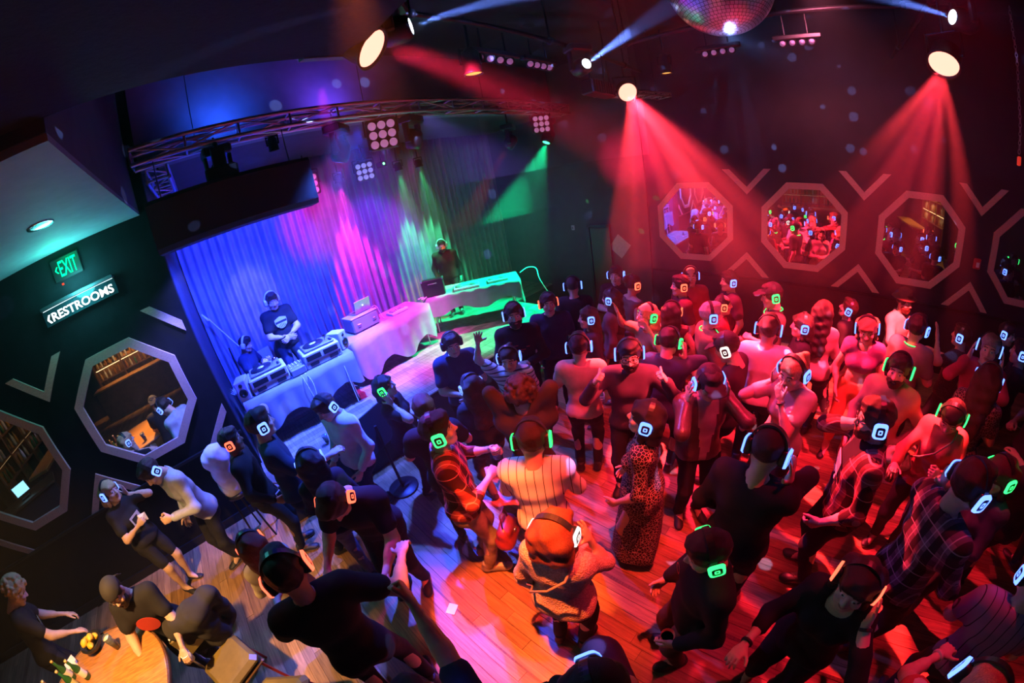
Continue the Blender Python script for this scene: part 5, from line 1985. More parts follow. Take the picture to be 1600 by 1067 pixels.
def get_glasses():
    if 'g' not in _G:
        mb = MB()
        for x in (-.033, .033):
            pts = [(x + .025 * math.cos(t * math.pi / 8), .098 - .15 * abs(x + .025 * math.cos(t * math.pi / 8)) ** 1.5, .004 + .018 * math.sin(t * math.pi / 8)) for t in range(17)]
            mb.path(pts, .0028, 5)
            mb.path([(x * 1.75, .088, .01), (x * 2.35, .03, .01), (x * 2.4, -.01, .002)], .0025, 5)
        mb.path([(-.009, .098, .01), (.009, .098, .01)], .0028, 5)
        _G['g'] = mb.mesh('glasses', mat('glasses_frame', (.012, .01, .01), .3))
    return _G['g']


def get_hat(kind):
    if kind not in _G:
        if kind in ('cap', 'backcap'):
            s = SDF(.0085, (-.15, -.16, .0), (.15, .25, .17))
            s.ell((0, -.012, .045), (.092, .110, .098), .02)
            s.cut((0, 0, .045), (0, 0.1, -1))
            s.cone((-.05, .10, .055), (.05, .10, .055), .035, .035, .02, flat=((0, 0, 1), 4.5))
            s.cone((-.035, .145, .045), (.035, .145, .045), .04, .04, .02, flat=((0, 0, 1), 5.5))
            V, Q = s.out()
            if kind == 'backcap':
                V = V * np.array((-1, -1, 1)) + np.array((0, -.02, 0))
                V[:, 2] -= np.clip(-.10 - V[:, 1], 0, 1) * .75
                V[:, 1] += np.clip(-.10 - V[:, 1], 0, 1) * .4
            _G[kind] = ('cap', np_mesh('cap', V, Q, [mat('cap_cloth', (.02, .018, .02), .8, bump=.2, bscale=200)]))
        else:
            mb = MB().lathe([(.092, .055), (.16, .052), (.165, .058), (.16, .062), (.098, .066), (.09, .15), (.06, .168), (.0, .158)], (0, -.015, 0), 24)
            _G[kind] = ('brimmed_hat', mb.mesh('brimmed_hat', mat('hat_felt', (.05, .025, .02), .9, bump=.3)))
    return _G[kind]

# ------------------------------------------------------------------ the people in the room
PEOPLE = [
    dict(z=0.6, h=1.85, hp='W', hair=('short', 'brown'), arms=('belly', 'belly'), top=('tee', (0.018, 0.017, 0.02)), bottom=('jeans', (0.035, 0.045, 0.08)), nod=18, print='COMIC', label='DJ in dark printed t-shirt and white headphones behind the turntables', x=0.69, y=6.12, rot=-3.047),
    dict(z=0.6, h=1.68, lean=6, build=1.2, hp='W', hair=('buzz', 'dark'), beard='dark', arms=('down', 'relax'), top=('jacket', (0.018, 0.017, 0.02)), bottom=('jeans', (0.018, 0.018, 0.022)), nod=12, label='bearded DJ in black jacket and white headphones at the green-lit table', x=4.287, y=6.408, rot=2.466),
    dict(z=0.6, h=1.62, hp='W', hair=('short', 'dark'), arms=('hold', 'hold'), top=('tee', (0.025, 0.035, 0.085)), bottom=('jeans', (0.018, 0.018, 0.022)), nod=15, crouch=0.27, lean=4, lod=1, label='person in dark t-shirt and white headphones crouching beside the turntable case', x=-0.019, y=6.232, rot=-2.104),
    dict(h=1.66, sex='f', hp='b', hair=('bob', 'blond'), arms=('ear', 'hold'), top=('tee', (0.018, 0.017, 0.02)), bottom=('shorts', (0.018, 0.017, 0.02)), shoe='black', look=-5, cock=-6, print='PIC', label='blond woman in black printed t-shirt holding a napkin by the mirror', x=-2.111, y=4.147, rot=-2.239),
    dict(h=1.8, hp='b', hair=('short', 'dark'), arms=('hold', 'relax'), top=('shirt', (0.46, 0.5, 0.6), 'plain', (0.35, 0.45, 0.45)), bottom=('jeans', (0.018, 0.018, 0.022)), lean=14, nod=20, label='man in open pale blue shirt leaning towards the blond woman', x=-1.248, y=3.969, rot=2.191),
    dict(h=1.7, hp='r', hair=('short', 'black'), arms=('down', 'relax'), top=('long', (0.018, 0.017, 0.02)), bottom=('jeans', (0.018, 0.018, 0.022)), skin='brown', lod=1, label='man in dark clothes and red-lit headphones in the shadow of the wall', x=-0.53, y=3.637, rot=-1.781),
    dict(h=1.86, hp='b', hair=('short', 'dark'), arms=('earback', 'out'), top=('tee', (0.03, 0.04, 0.065)), bottom=('jeans', (0.018, 0.018, 0.022)), look=-8, label='man in navy t-shirt facing the stage with blue-lit headphones', x=-0.18, y=3.285, rot=-1.611),
    dict(h=1.7200000000000002, hp='b', hair=('short', 'brown'), arms=('relax', 'relax'), top=('shirt', (0.62, 0.6, 0.64)), bottom=('jeans', (0.035, 0.045, 0.08)), nod=22, legs='step', label='man in white dress shirt walking past the stage corner', x=0.505, y=3.274, rot=1.925),
    dict(h=1.64, sex='f', hp='b', hair=('long', 'black'), arms=('front', 'relax'), top=('long', (0.018, 0.017, 0.02)), bottom=('jeans', (0.16, 0.16, 0.18)), label='woman with long black hair and blue-lit headphones, seen from behind', x=0.054, y=2.631, rot=-0.161),
    dict(h=1.77, build=1.12, hp='r', hair=('side', 'dark'), arms=('reach', 'out'), top=('tee', (0.018, 0.017, 0.02)), bottom=('jeans', (0.018, 0.018, 0.022)), lean=22, nod=24, skin='light', label='grinning man in black t-shirt and red-lit headphones leaning forward', x=0.244, y=2.254, rot=2.456),
    dict(h=1.52, sex='f', hp='r', hair=('long', 'auburn'), arms=('front', 'front'), top=('knit', (0.52, 0.44, 0.32)), bottom=('jeans', (0.018, 0.018, 0.022)), label='red-haired woman in cream sweater with red-lit headphones, seen from behind', x=-0.627, y=2.282, rot=0.198),
    dict(h=1.86, hp='r', hair=('short', 'black'), arms=('out', 'side'), top=('tee', (0.018, 0.017, 0.02)), bottom=('jeans', (0.018, 0.018, 0.022)), lean=6, legs='wide', label='man in black t-shirt and red-lit headphones with both arms spread, seen from behind', x=-0.386, y=1.43, rot=-0.053),
    dict(h=1.74, hp='b', hair=('short', 'dark'), arms=('relax', ((-0.13, 0.5, 0.24), (0.6, -0.2, -1), (-1, 0, 0), 'fist')), top=('tee', (0.025, 0.035, 0.085)), bottom=('jeans', (0.018, 0.018, 0.022)), label='man at the lower picture edge raising a clenched fist', x=-0.224, y=0.609, rot=-0.478),
    dict(h=1.72, hp=None, hair=('curly', 'blond'), arms=('table', 'table'), top=('tee', (0.018, 0.017, 0.02)), bottom=('jeans', (0.018, 0.018, 0.022)), lean=18, nod=28, skin='light', print='GREEN', label='curly blond man in black printed t-shirt reaching over the bar table', x=-3.499, y=3.183, rot=-1.004),
    dict(h=1.58, build=1.15, hp=None, hair=('buzz', 'dark'), beard='dark', glasses=1, hat='backcap', arms=('table', 'table'), top=('tee', (0.018, 0.017, 0.02)), bottom=('jeans', (0.018, 0.018, 0.022)), lean=10, nod=8, skin='light', print='RED', label='bearded man in backward black cap and red-print t-shirt at the table', x=-1.85, y=2.75, rot=3.029),
    dict(h=1.73, build=1.1, hp='K', hair=('short', 'dark'), arms=('belly', 'belly'), top=('polo', (0.025, 0.035, 0.085)), bottom=('jeans', (0.018, 0.018, 0.022)), nod=10, label='man in navy button shirt and unlit black headphones by the stage edge', x=1.912, y=3.136, rot=2.732),
    dict(h=1.82, build=1.1, hp='b', hair=('short', 'brown'), beard='brown', arms=('front', 'front'), top=('long', (0.018, 0.017, 0.02)), bottom=('jeans', (0.018, 0.018, 0.022)), print='CREW', label='bearded man in black lettered sweatshirt with blue-lit headphones by the stage', x=2.637, y=2.847, rot=2.429),
    dict(h=1.74, build=1.1, hp='r', hair=('short', 'dark'), arms=('down', 'relax'), top=('polo', (0.025, 0.035, 0.085)), bottom=('jeans', (0.018, 0.018, 0.022)), shoe='white', look=-10, label='man in navy polo shirt with red-lit headphones near the stage end', x=3.225, y=2.824, rot=2.219),
    dict(h=1.64, sex='f', hp='b', hair=('ponytail', 'black'), arms=('down', 'up'), top=('tee', (0.6, 0.56, 0.62), 'stripes'), bottom=('jeans', (0.018, 0.018, 0.022)), skin='light', nod=12, label='woman in striped top raising one hand beside the curly-haired dancer', x=2.087, y=2.426, rot=2.225),
    dict(h=1.5699999999999998, sex='f', hp='b', hair=('long', 'brown'), arms=('front', 'front'), top=('long', (0.03, 0.025, 0.03)), bottom=('jeans', (0.06, 0.055, 0.05)), label='woman with long brown hair and blue-lit headphones, back to the camera', x=1.57, y=2.426, rot=-0.223),
    dict(h=1.6, sex='f', hp='g', hair=('bob', 'black'), arms=('front', 'ear'), top=('tee', (0.018, 0.017, 0.02)), bottom=('jeans', (0.018, 0.018, 0.022)), nod=-14, label='dark-haired woman in black t-shirt touching her ear, gazing up', x=1.07, y=3.2, rot=-2.276),
    dict(h=1.68, hp=None, hair=('short', 'brown'), arms=('hold', 'hold'), top=('tee', (0.018, 0.017, 0.02)), bottom=('jeans', (0.018, 0.018, 0.022)), nod=20, label='brown-haired person in black t-shirt looking down at blue-lit headphones', x=1.006, y=2.326, rot=-0.48),
    dict(h=1.78, hp='g', hair=('short', 'dark'), arms=('hold', 'front'), top=('rolled', (0.42, 0.06, 0.05), 'plaid'), bottom=('jeans', (0.3, 0.25, 0.18)), shoe='grey', nod=-6, label='man in red plaid shirt and khaki trousers with green-lit headphones', x=0.866, y=1.904, rot=-2.143),
    dict(h=1.72, hp=None, hair=('curly', 'brown'), arms=('neck', 'neck'), top=('jacket', (0.05, 0.04, 0.035)), bottom=('jeans', (0.018, 0.018, 0.022)), label='curly-haired dancer in dark jacket with hands behind the neck', x=1.546, y=1.75, rot=-0.9),
    dict(h=1.74, hp='g', hair=('short', 'dark'), arms=('front', 'front'), top=('knit', (0.64, 0.58, 0.58), 'vstripes'), bottom=('jeans', (0.02, 0.02, 0.025)), nod=14, label='person in pale striped sweater with green-lit headphones, seen from behind', x=1.153, y=1.304, rot=-0.94),
    dict(h=1.68, sex='f', build=1.1, hp='w', hair=('bob', 'auburn'), arms=('relax', ((-0.02, 0.16, 0.02), (0.35, 0.25, -1), (-1, 0, 0), 'open')), top=('knit_short', (0.66, 0.48, 0.42), 'knit'), bottom=('jeans', (0.03, 0.03, 0.04)), label='red-haired woman in beige knit sweater with a shoulder strap, seen from behind', x=0.741, y=0.801, rot=-1.281),
    dict(h=1.7, hp='b', hair=('short', 'black'), arms=('hold', 'relax'), top=('tee', (0.62, 0.4, 0.3)), bottom=('jeans', (0.018, 0.018, 0.022)), label='man in peach t-shirt with blue-lit headphones, seen from behind', x=2.423, y=1.822, rot=-1.067),
    dict(h=1.76, build=1.1, hp='b', hair=('short', 'black'), beard='black', glasses=1, arms=('thumb', 'thumb'), top=('long', (0.045, 0.03, 0.05)), bottom=('jeans', (0.018, 0.018, 0.022)), nod=6, skin='light', label='smiling bearded man in glasses giving two thumbs up', x=2.439, y=1.304, rot=2.062),
    dict(h=1.7, sex='f', build=1.05, hp='b', hair=('bob', 'black'), arms=('relax', 'relax'), top=('dress', (0.42, 0.3, 0.24), 'leopard'), bottom=None, nod=-12, shoe='black', label='woman in long leopard-print dress with blue-lit headphones', x=1.761, y=0.835, rot=0.267),
    dict(h=1.72, hp='b', hair=('short', 'dark'), hat='cap', arms=('ear', 'ear'), top=('jacket', (0.07, 0.045, 0.04), 'leather', (0.45, 0.35, 0.33)), bottom=('jeans', (0.018, 0.018, 0.022)), nod=16, label='person in baseball cap and leather jacket pressing both headphones', x=2.382, y=0.614, rot=2.249),
    dict(h=1.69, sex='f', hp='g', hair=('wavy', 'blond'), arms=('wave', 'wave'), top=('tee', (0.16, 0.15, 0.09)), bottom=('jeans', (0.018, 0.018, 0.022)), nod=-8, lod=1, label='wavy blond woman in olive top with green-lit headphones, hands raised', x=3.364, y=1.569, rot=0.997),
    dict(h=1.64, sex='f', hp='b', hair=('long', 'brown'), arms=('down', 'down'), top=('long', (0.05, 0.035, 0.05)), bottom=('jeans', (0.018, 0.018, 0.022)), lod=1, label='woman with long brown hair in profile beside the man in peach t-shirt', x=3.194, y=2.204, rot=0.75),
    dict(h=1.69, sex='f', hp='b', hair=('long', 'dark'), arms=('down', 'front'), top=('jacket', (0.14, 0.1, 0.11)), bottom=('jeans', (0.018, 0.018, 0.022)), lod=1, label='long-haired woman in grey jacket with blue-lit headphones by the dark corner', x=3.721, y=2.195, rot=0.102),
    dict(h=1.76, hp='b', hair=('buzz', 'dark'), arms=('down', 'down'), top=('tee', (0.018, 0.017, 0.02)), bottom=('jeans', (0.018, 0.018, 0.022)), lod=1, label='dark figure in blue-lit headphones in the dim corner past the stage', x=3.837, y=2.873, rot=-1.016),
    dict(h=1.74, hp='b', hair=('short', 'dark'), arms=('down', 'front'), top=('tee', (0.018, 0.017, 0.02)), bottom=('jeans', (0.018, 0.018, 0.022)), lod=1, print='AMZ', label='man in black t-shirt with small white lettering under the diamond board', x=4.525, y=2.574, rot=1.827),
    dict(h=1.74, hp='r', hair=('bun', 'dark'), arms=('front', 'down'), top=('tank', (0.12, 0.07, 0.06)), sex='f', bottom=('jeans', (0.018, 0.018, 0.022)), skin='tan', lod=1, label='woman with hair bun and red-lit headphones by the dark corner', x=4.168, y=2.141, rot=-2.148),
    dict(h=1.74, hp='r', hair=('short', 'dark'), arms=('down', 'front'), top=('tee', (0.12, 0.03, 0.04)), bottom=('jeans', (0.018, 0.018, 0.022)), lod=1, label='man with red-lit headphones in profile under the first wall mirror', x=4.34, y=1.514, rot=0.603),
    dict(h=1.72, hp='b', hair=('thin', 'dark'), arms=('down', 'down'), top=('tee', (0.45, 0.05, 0.06)), bottom=('jeans', (0.018, 0.018, 0.022)), lod=1, label='man in red t-shirt with blue-lit headphones under the first wall mirror', x=4.827, y=1.552, rot=1.969),
    dict(h=1.73, hp='b', hair=('short', 'dark'), arms=('down', 'front'), top=('tee', (0.1, 0.04, 0.06)), bottom=('jeans', (0.018, 0.018, 0.022)), lod=1, label='man in profile with blue-lit headphones below the first lower chevron', x=4.761, y=0.975, rot=0.556),
    dict(h=1.62, sex='f', hp='r', hair=('long', 'dark'), arms=('hip', 'hip'), top=('tank', (0.1, 0.03, 0.04)), bottom=('jeans', (0.018, 0.018, 0.022)), lod=1, label='woman with straight dark hair and bare shoulders, seen from behind', x=3.719, y=1.414, rot=-1.383),
    dict(h=1.73, hp='b', hair=('short', 'grey'), arms=('front', 'front'), top=('knit', (0.2, 0.13, 0.08)), bottom=('jeans', (0.018, 0.018, 0.022)), necklace=1, lod=1, label='grey-haired man in brown sweater wearing a green glow necklace', x=3.538, y=0.927, rot=-2.63),
    dict(h=1.6, hp='r', hair=('thin', 'dark'), arms=('front', 'front'), top=('tee', (0.35, 0.05, 0.06)), bottom=('jeans', (0.018, 0.018, 0.022)), lod=1, label='man in red top beside the grey-haired man with glow necklace', x=4.179, y=0.949, rot=-2.749),
    dict(h=1.7, hp='g', hair=('short', 'black'), arms=('relax', 'ear'), top=('shirt', (0.05, 0.06, 0.11)), bottom=('jeans', (0.018, 0.018, 0.022)), nod=18, lod=0, label='dark-haired dancer in denim shirt holding a green-lit ear cup', x=2.831, y=1.124, rot=-1.584),
    dict(h=1.73, hp='w', hair=('short', 'dark'), hat='cap', arms=('front', 'front'), top=('tee', (0.04, 0.02, 0.03)), bottom=('jeans', (0.018, 0.018, 0.022)), nod=25, lod=0, label='person in dark cap bowing behind the leather-jacket dancer', x=2.941, y=0.523, rot=-0.062),
    dict(h=1.8, hp='g', hair=('short', 'dark'), hat='cap', arms=('front', 'down'), top=('tee', (0.05, 0.03, 0.04)), bottom=('jeans', (0.018, 0.018, 0.022)), nod=10, lod=1, necklace=1, label='man with green-lit headphones and glow band below the second mirror', x=4.234, y=0.336, rot=0.352),
    dict(h=1.77, hp='b', hair=('short', 'dark'), arms=('hold', 'hold'), top=('tee', (0.72, 0.66, 0.64)), bottom=('jeans', (0.018, 0.018, 0.022)), label='man in white t-shirt with blue-lit headphones, seen from behind', x=3.329, y=0.293, rot=-1.553),
    dict(h=1.65, sex='f', hp='b', hair=('bob', 'dark'), arms=('down', 'front'), top=('tee', (0.018, 0.017, 0.02)), bottom=('jeans', (0.018, 0.018, 0.022)), lod=1, label='woman in black top in profile next to the man in white t-shirt', x=3.839, y=-0.022, rot=0.175),
    dict(h=1.76, sex='f', hp='b', hair=('ponytail', 'blond'), arms=('chin', 'ear'), top=('tee', (0.5, 0.42, 0.4)), bottom=('jeans', (0.018, 0.018, 0.022)), nod=18, label='blond ponytailed woman in grey t-shirt with a hand at her nose', x=2.739, y=-0.025, rot=1.084),
    dict(h=1.58, hp='b', hair=('short', 'brown'), arms=('down', 'front'), top=('tee', (0.018, 0.017, 0.02)), bottom=('jeans', (0.018, 0.018, 0.022)), nod=-16, lod=1, label='man looking up with blue-lit headphones behind the beige-jacket figure', x=4.739, y=-0.53, rot=-0.201),
    dict(h=1.7, sex='f', hp=None, hair=('long', 'dark'), arms=('front', 'front'), top=('jacket', (0.5, 0.42, 0.36)), bottom=('jeans', (0.018, 0.018, 0.022)), lod=1, label='long-haired figure in beige jacket, seen from behind near the wall', x=4.175, y=-0.217, rot=-1.763),
    dict(h=1.73, sex='f', build=1.05, hp='b', hair=('fringe', 'fair'), arms=('relax', 'relax'), top=('crop', (0.22, 0.07, 0.2)), bottom=('capri', (0.72, 0.22, 0.08), 'plain'), nod=16, cock=8, label='woman with fringed bob in purple crop top and orange trousers', x=3.923, y=-0.694, rot=1.486),
    dict(h=1.6600000000000001, hp=None, hair=('short', 'dark'), hat='brim', beard='brown', arms=('front', 'out'), top=('shirt', (0.55, 0.48, 0.42)), bottom=('jeans', (0.018, 0.018, 0.022)), lod=0, label='man in brimmed hat and pale shirt by the drink rail', x=5.132, y=-1.282, rot=2.282),
    dict(h=1.76, hp='b', hair=('short', 'black'), arms=('front', 'front'), top=('tee', (0.17, 0.17, 0.16)), bottom=('jeans', (0.018, 0.018, 0.022)), necklace=1, lod=0, label='man in grey t-shirt with glow necklace, seen from behind', x=4.042, y=-1.212, rot=-2.213),
    dict(h=1.75, hp='g', hair=('short', 'black'), beard='dark', arms=('hip', 'relax'), top=('hoodie', (0.34, 0.22, 0.17)), bottom=('jeans', (0.018, 0.018, 0.022)), nod=4, label='bearded man in tan hooded top with green-lit headphones', x=3.11, y=-0.885, rot=1.19),
    dict(h=1.82, build=1.2, hp='b', hair=('short', 'brown'), glasses=1, beard='brown', arms=('relax', 'ear'), top=('rolled', (0.26, 0.07, 0.07), 'plaid', (0.012, 0.012, 0.014)), bottom=('jeans', (0.018, 0.018, 0.022)), nod=6, print='FUTURE', label='man in glasses and open plaid shirt holding his ear cup', x=2.217, y=-0.623, rot=0.056),
    dict(h=1.82, build=1.2, hp='b', hair=('buzz', 'dark'), arms=('relax', 'ear'), top=('long', (0.018, 0.015, 0.022)), bottom=('jeans', (0.018, 0.018, 0.022)), nod=14, label='broad man in black long-sleeved top with blue-lit headphones, seen from behind', x=1.633, y=0.042, rot=-1.762),
    dict(h=1.6400000000000001, build=1.1, hp='g', hair=('short', 'black'), arms=('relax', 'relax'), top=('jacket', (0.018, 0.016, 0.02)), bottom=('jeans', (0.12, 0.06, 0.045)), nod=16, print='PATCH', label='man in black jacket with red patch and green-lit headphones', x=1.086, y=0.088, rot=0.615),
    dict(h=1.66, sex='f', build=1.1, hp='r', hair=('bob', 'dark'), arms=('ear', 'out'), top=('vneck', (0.018, 0.015, 0.018)), bottom=('jeans', (0.018, 0.018, 0.022)), nod=2, skin='fair', label='woman in black V-neck dancing with red-lit headphones', x=1.166, y=-0.59, rot=1.239),
    dict(h=1.68, sex='f', hp='g', hair=('short', 'dark'), arms=('hold', 'out'), top=('long', (0.5, 0.12, 0.11)), bottom=('jeans', (0.018, 0.018, 0.022)), nod=34, label='woman in red top with green-lit headphones looking down, glass in hand', x=2.804, y=-1.335, rot=1.16),
    dict(h=1.88, hp='b', hair=('short', 'dark'), arms=('ear', 'front'), top=('rolled', (0.2, 0.1, 0.16), 'plaid'), bottom=('jeans', (0.018, 0.018, 0.022)), nod=10, label='man in dark plaid shirt holding his blue-lit ear cup, seen from behind', x=1.732, y=-1.077, rot=-2.663),
    dict(h=1.66, hp='g', hair=('bob', 'brown'), sex='f', arms=('front', 'front'), top=('jacket', (0.07, 0.07, 0.13), 'denim'), bottom=('jeans', (0.018, 0.018, 0.022)), nod=10, lod=1, label='woman in denim jacket with green-lit headphones behind the plaid-shirt man', x=2.198, y=-1.581, rot=0.432),
    dict(h=1.8, hp='b', hair=('short', 'grey'), arms=('ear', 'ear'), top=('long', (0.4, 0.06, 0.1)), bottom=('jeans', (0.018, 0.018, 0.022)), lod=0, label='grey-haired man in crimson top pressing both blue-lit headphones', x=3.823, y=-1.941, rot=1.101),
    dict(h=1.7799999999999998, sex='f', hp='b', hair=('long', 'black'), arms=('relax', 'front'), top=('tee', (0.22, 0.17, 0.17), 'leopard'), bottom=('jeans', (0.018, 0.018, 0.022)), necklace=1, lod=0, label='black-haired woman in patterned top with glow necklace, seen from behind', x=3.186, y=-1.707, rot=-2.098),
    dict(h=1.62, hp='b', hair=('short', 'dark'), arms=('wave', 'out'), top=('tee', (0.05, 0.04, 0.05), 'leopard'), bottom=('jeans', (0.018, 0.018, 0.022)), lod=1, label='man in patterned shirt waving a hand below the last lower chevron', x=4.428, y=-1.884, rot=-0.659),
    dict(h=1.62, hp='b', hair=('short', 'dark'), arms=('front', 'front'), top=('tee', (0.05, 0.02, 0.04)), bottom=('jeans', (0.018, 0.018, 0.022)), lod=1, label='man in dark top with blue-lit headphones under the last mirror', x=4.828, y=-2.599, rot=2.382),
    dict(h=1.68, hp='b', hair=('short', 'black'), arms=('out', 'front'), top=('tee', (0.02, 0.02, 0.03)), bottom=('jeans', (0.018, 0.018, 0.022)), lod=1, label='person in black at the picture edge with blue-lit headphones in profile', x=4.188, y=-2.524, rot=-0.363),
    dict(h=1.7799999999999998, sex='f', hp='b', hair=('bun', 'blond'), arms=('reach', 'relax'), top=('tank', (0.5, 0.07, 0.05)), bottom=('jeans', (0.018, 0.018, 0.022)), skin='fair', lean=16, label='blond woman with bare shoulders in red tank top at the lower edge', x=0.63, y=-1.041, rot=-2.29),
    dict(h=1.65, hp='b', hair=('short', 'dark'), arms=('front', 'front'), top=('tee', (0.26, 0.16, 0.3), 'vstripes'), bottom=('jeans', (0.018, 0.018, 0.022)), lean=10, label='person in purple striped top at the picture edge', x=1.326, y=-1.613, rot=-1.898),
    dict(h=1.76, hp='b', hair=('short', 'dark'), hat='cap', arms=('down', 'down'), top=('tee', (0.12, 0.05, 0.12)), bottom=('jeans', (0.018, 0.018, 0.022)), nod=20, label='person in dark cap at the lower edge, seen from straight above', x=0.309, y=0.165, rot=0.938),
    dict(h=1.72, hp='g', hair=('short', 'dark'), arms=('front', 'out'), top=('tee', (0.03, 0.03, 0.04)), bottom=('jeans', (0.018, 0.018, 0.022)), lod=1, label='person in dark t-shirt reaching in from the picture edge', x=2.489, y=-2.069, rot=-1.21),
    dict(h=1.74, hp='b', hair=('short', 'dark'), arms=('down', 'front'), top=('tee', (0.06, 0.02, 0.03)), bottom=('jeans', (0.018, 0.018, 0.022)), lod=1, label='man standing beyond the picture edge near the last mirror', x=3.502, y=-2.614, rot=-0.113),
    dict(h=1.71, hp='b', hair=('short', 'black'), arms=('front', 'hold'), top=('tee', (0.04, 0.035, 0.05)), bottom=('jeans', (0.018, 0.018, 0.022)), lod=1, label='nearest dancer of the crowd seen only in the far wall mirrors', x=2.976, y=-3.006, rot=-1.309),
    dict(h=1.74, hp='g', hair=('short', 'dark'), arms=('front', 'hold'), top=('tee', (0.04, 0.035, 0.05)), bottom=('jeans', (0.018, 0.018, 0.022)), lod=1, label='second nearest dancer of the crowd seen only in the far wall mirrors', x=3.618, y=-3.517, rot=0.799),
    dict(h=1.74, hp='b', hair=('short', 'brown'), arms=('front', 'hold'), top=('long', (0.04, 0.035, 0.05)), bottom=('jeans', (0.018, 0.018, 0.022)), lod=1, label='third dancer of the crowd seen only in the far wall mirrors', x=4.319, y=-3.716, rot=0.86),
    dict(h=1.74, hp='b', hair=('short', 'dark'), arms=('front', 'hold'), top=('tee', (0.04, 0.035, 0.05)), bottom=('jeans', (0.018, 0.018, 0.022)), lod=1, label='fourth dancer of the crowd seen only in the far wall mirrors', x=4.904, y=-4.075, rot=2.968),
    dict(h=1.74, hp='r', hair=('short', 'black'), arms=('front', 'hold'), top=('tee', (0.04, 0.035, 0.05)), bottom=('jeans', (0.018, 0.018, 0.022)), lod=1, label='fifth dancer of the crowd seen only in the far wall mirrors', x=2.275, y=-3.103, rot=-1.456),
    dict(h=1.74, hp='b', hair=('short', 'blond'), arms=('front', 'hold'), top=('tee', (0.04, 0.035, 0.05)), bottom=('jeans', (0.018, 0.018, 0.022)), lod=1, label='sixth dancer of the crowd seen only in the far wall mirrors', x=3.185, y=-4.08, rot=-2.479),
    dict(h=1.74, hp='g', hair=('short', 'dark'), arms=('front', 'hold'), top=('long', (0.04, 0.035, 0.05)), bottom=('jeans', (0.018, 0.018, 0.022)), lod=1, label='seventh dancer of the crowd seen only in the far wall mirrors', x=4.176, y=-4.605, rot=-1.354),
    dict(h=1.74, hp='b', hair=('short', 'black'), arms=('front', 'hold'), top=('tee', (0.04, 0.035, 0.05)), bottom=('jeans', (0.018, 0.018, 0.022)), lod=1, label='eighth dancer of the crowd seen only in the far wall mirrors', x=5.48, y=-3.886, rot=-2.188),
]


# ---- flat prints on the shirts
def _bars(rows, material, name='shirt_print'):
    def fn(parent, M4, k):
        if len(rows) <= 3:
            for x, z, w, h in rows:
                o = MB().box((x, z, .002), (w, h, .003)).build(name, material, parent)
                o.matrix_local = M4
            return
        mb = MB()
        for x, z, w, h in rows:
            mb.box((x, z, .002), (w, h, .003))
        o = mb.build(name, material, parent, kind='stuff')
        o.matrix_local = M4
    return fn


def _poly(pts, material, name='shirt_print', lift=.001):
    def fn(parent, M4, k):
        o = MB().prism(pts, .002, lambda u, v, w: Vector((u, v, w + lift))).build(name, material, parent)
        o.matrix_local = M4
    return fn


def _ring(r0, r1, material, a0=0, a1=360, n=20, name='shirt_print'):
    def fn(parent, M4, k):
        V, Fq = [], []
        for i in range(n + 1):
            a = math.radians(a0 + (a1 - a0) * i / n)
            V += [(r0 * math.cos(a), r0 * math.sin(a), .004), (r1 * math.cos(a), r1 * math.sin(a), .004)]
        for i in range(n):
            Fq.append((2 * i, 2 * i + 1, 2 * i + 3, 2 * i + 2))
        o = MB().add(V, Fq).build(name, material, parent)
        o.matrix_local = M4
    return fn


_PR = mat('shirt_print_red', (.55, .05, .035), .8)
_PP = mat('shirt_print_pale', (.50, .52, .58), .8)
_PG = mat('shirt_print_green', (.22, .27, .20), .8)
_PD = mat('shirt_print_dark', (.015, .015, .017), .8)
_PB = mat('shirt_print_brick', (.30, .04, .05), .8)
_shield = [(-.10, .055), (-.10, .0), (-.085, -.05), (-.04, -.09), (.0, -.10), (.04, -.09), (.085, -.05), (.10, .0), (.10, .055), (.05, .075), (0, .09), (-.05, .075)]
PRINTS = {
    'COMIC': [(_poly(_shield, _PP), 0, 0, .33), (_bars([(-.05, -.055, .010, .045), (-.025, -.055, .010, .06), (0, -.055, .010, .065), (.025, -.055, .010, .06), (.05, -.055, .010, .045), (0, .005, .19, .036)], _PD), 0, 0, .33),
              ('COMIC CON', .034, 0, .335)],
    'PIC': [(_poly([(-.075, -.08), (.075, -.08), (.075, .07), (-.075, .07)], _PP), 0, 0, .27), (_bars([(-.01, .01, .09, .07), (.03, -.05, .04, .03)], _PD), 0, 0, .27)],
    'GREEN': [(_poly([(.075 * math.cos(t * .524), .10 * math.sin(t * .524)) for t in range(12)], _PG), 0, 0, .25), (_bars([(.0, .02, .06, .05), (0, -.10, .10, .03)], _PD), 0, 0, .25)],
    'RED': [(_poly([(.105 * math.cos(t * .2618), .095 * math.sin(t * .2618)) for t in range(24)], _PR), 0, 0, .26)],
    'CREW': [(_bars([(-.05, .06, .06, .012), (-.02, .0, .16, .012), (-.03, -.025, .12, .012), (.09, .03, .04, .01)], _PB), 0, 0, .30)],
    'AMZ': [(_bars([(-.05 + .016 * i, .015 + .004 * (i % 2), .010, .02) for i in range(7)], PRINT_WHITE), 0, 0, .36), (_ring(.045, .052, PRINT_WHITE, 200, 340), 0, 0, .38)],
    'FUTURE': [(_bars([(-.075 + .025 * i, .0, .011, .10) for i in range(7)] + [(0, .05, .165, .014), (.02, -.05, .10, .012), (-.04, -.085, .08, .012), (.05, -.088, .03, .02)], _PP), 0, 0, .30)],
    'PATCH': [(_ring(.026, .034, _PR), 0, .09, .36)],
}
DONE = []
for q in PEOPLE:
    if isinstance(q.get('print'), str):
        q['print'] = PRINTS[q['print']]
    DONE.append((q,) + person(q))


def whois(word):
    for q, o, J, k in DONE:
        if word in q['label']:
            return q, o, J, k


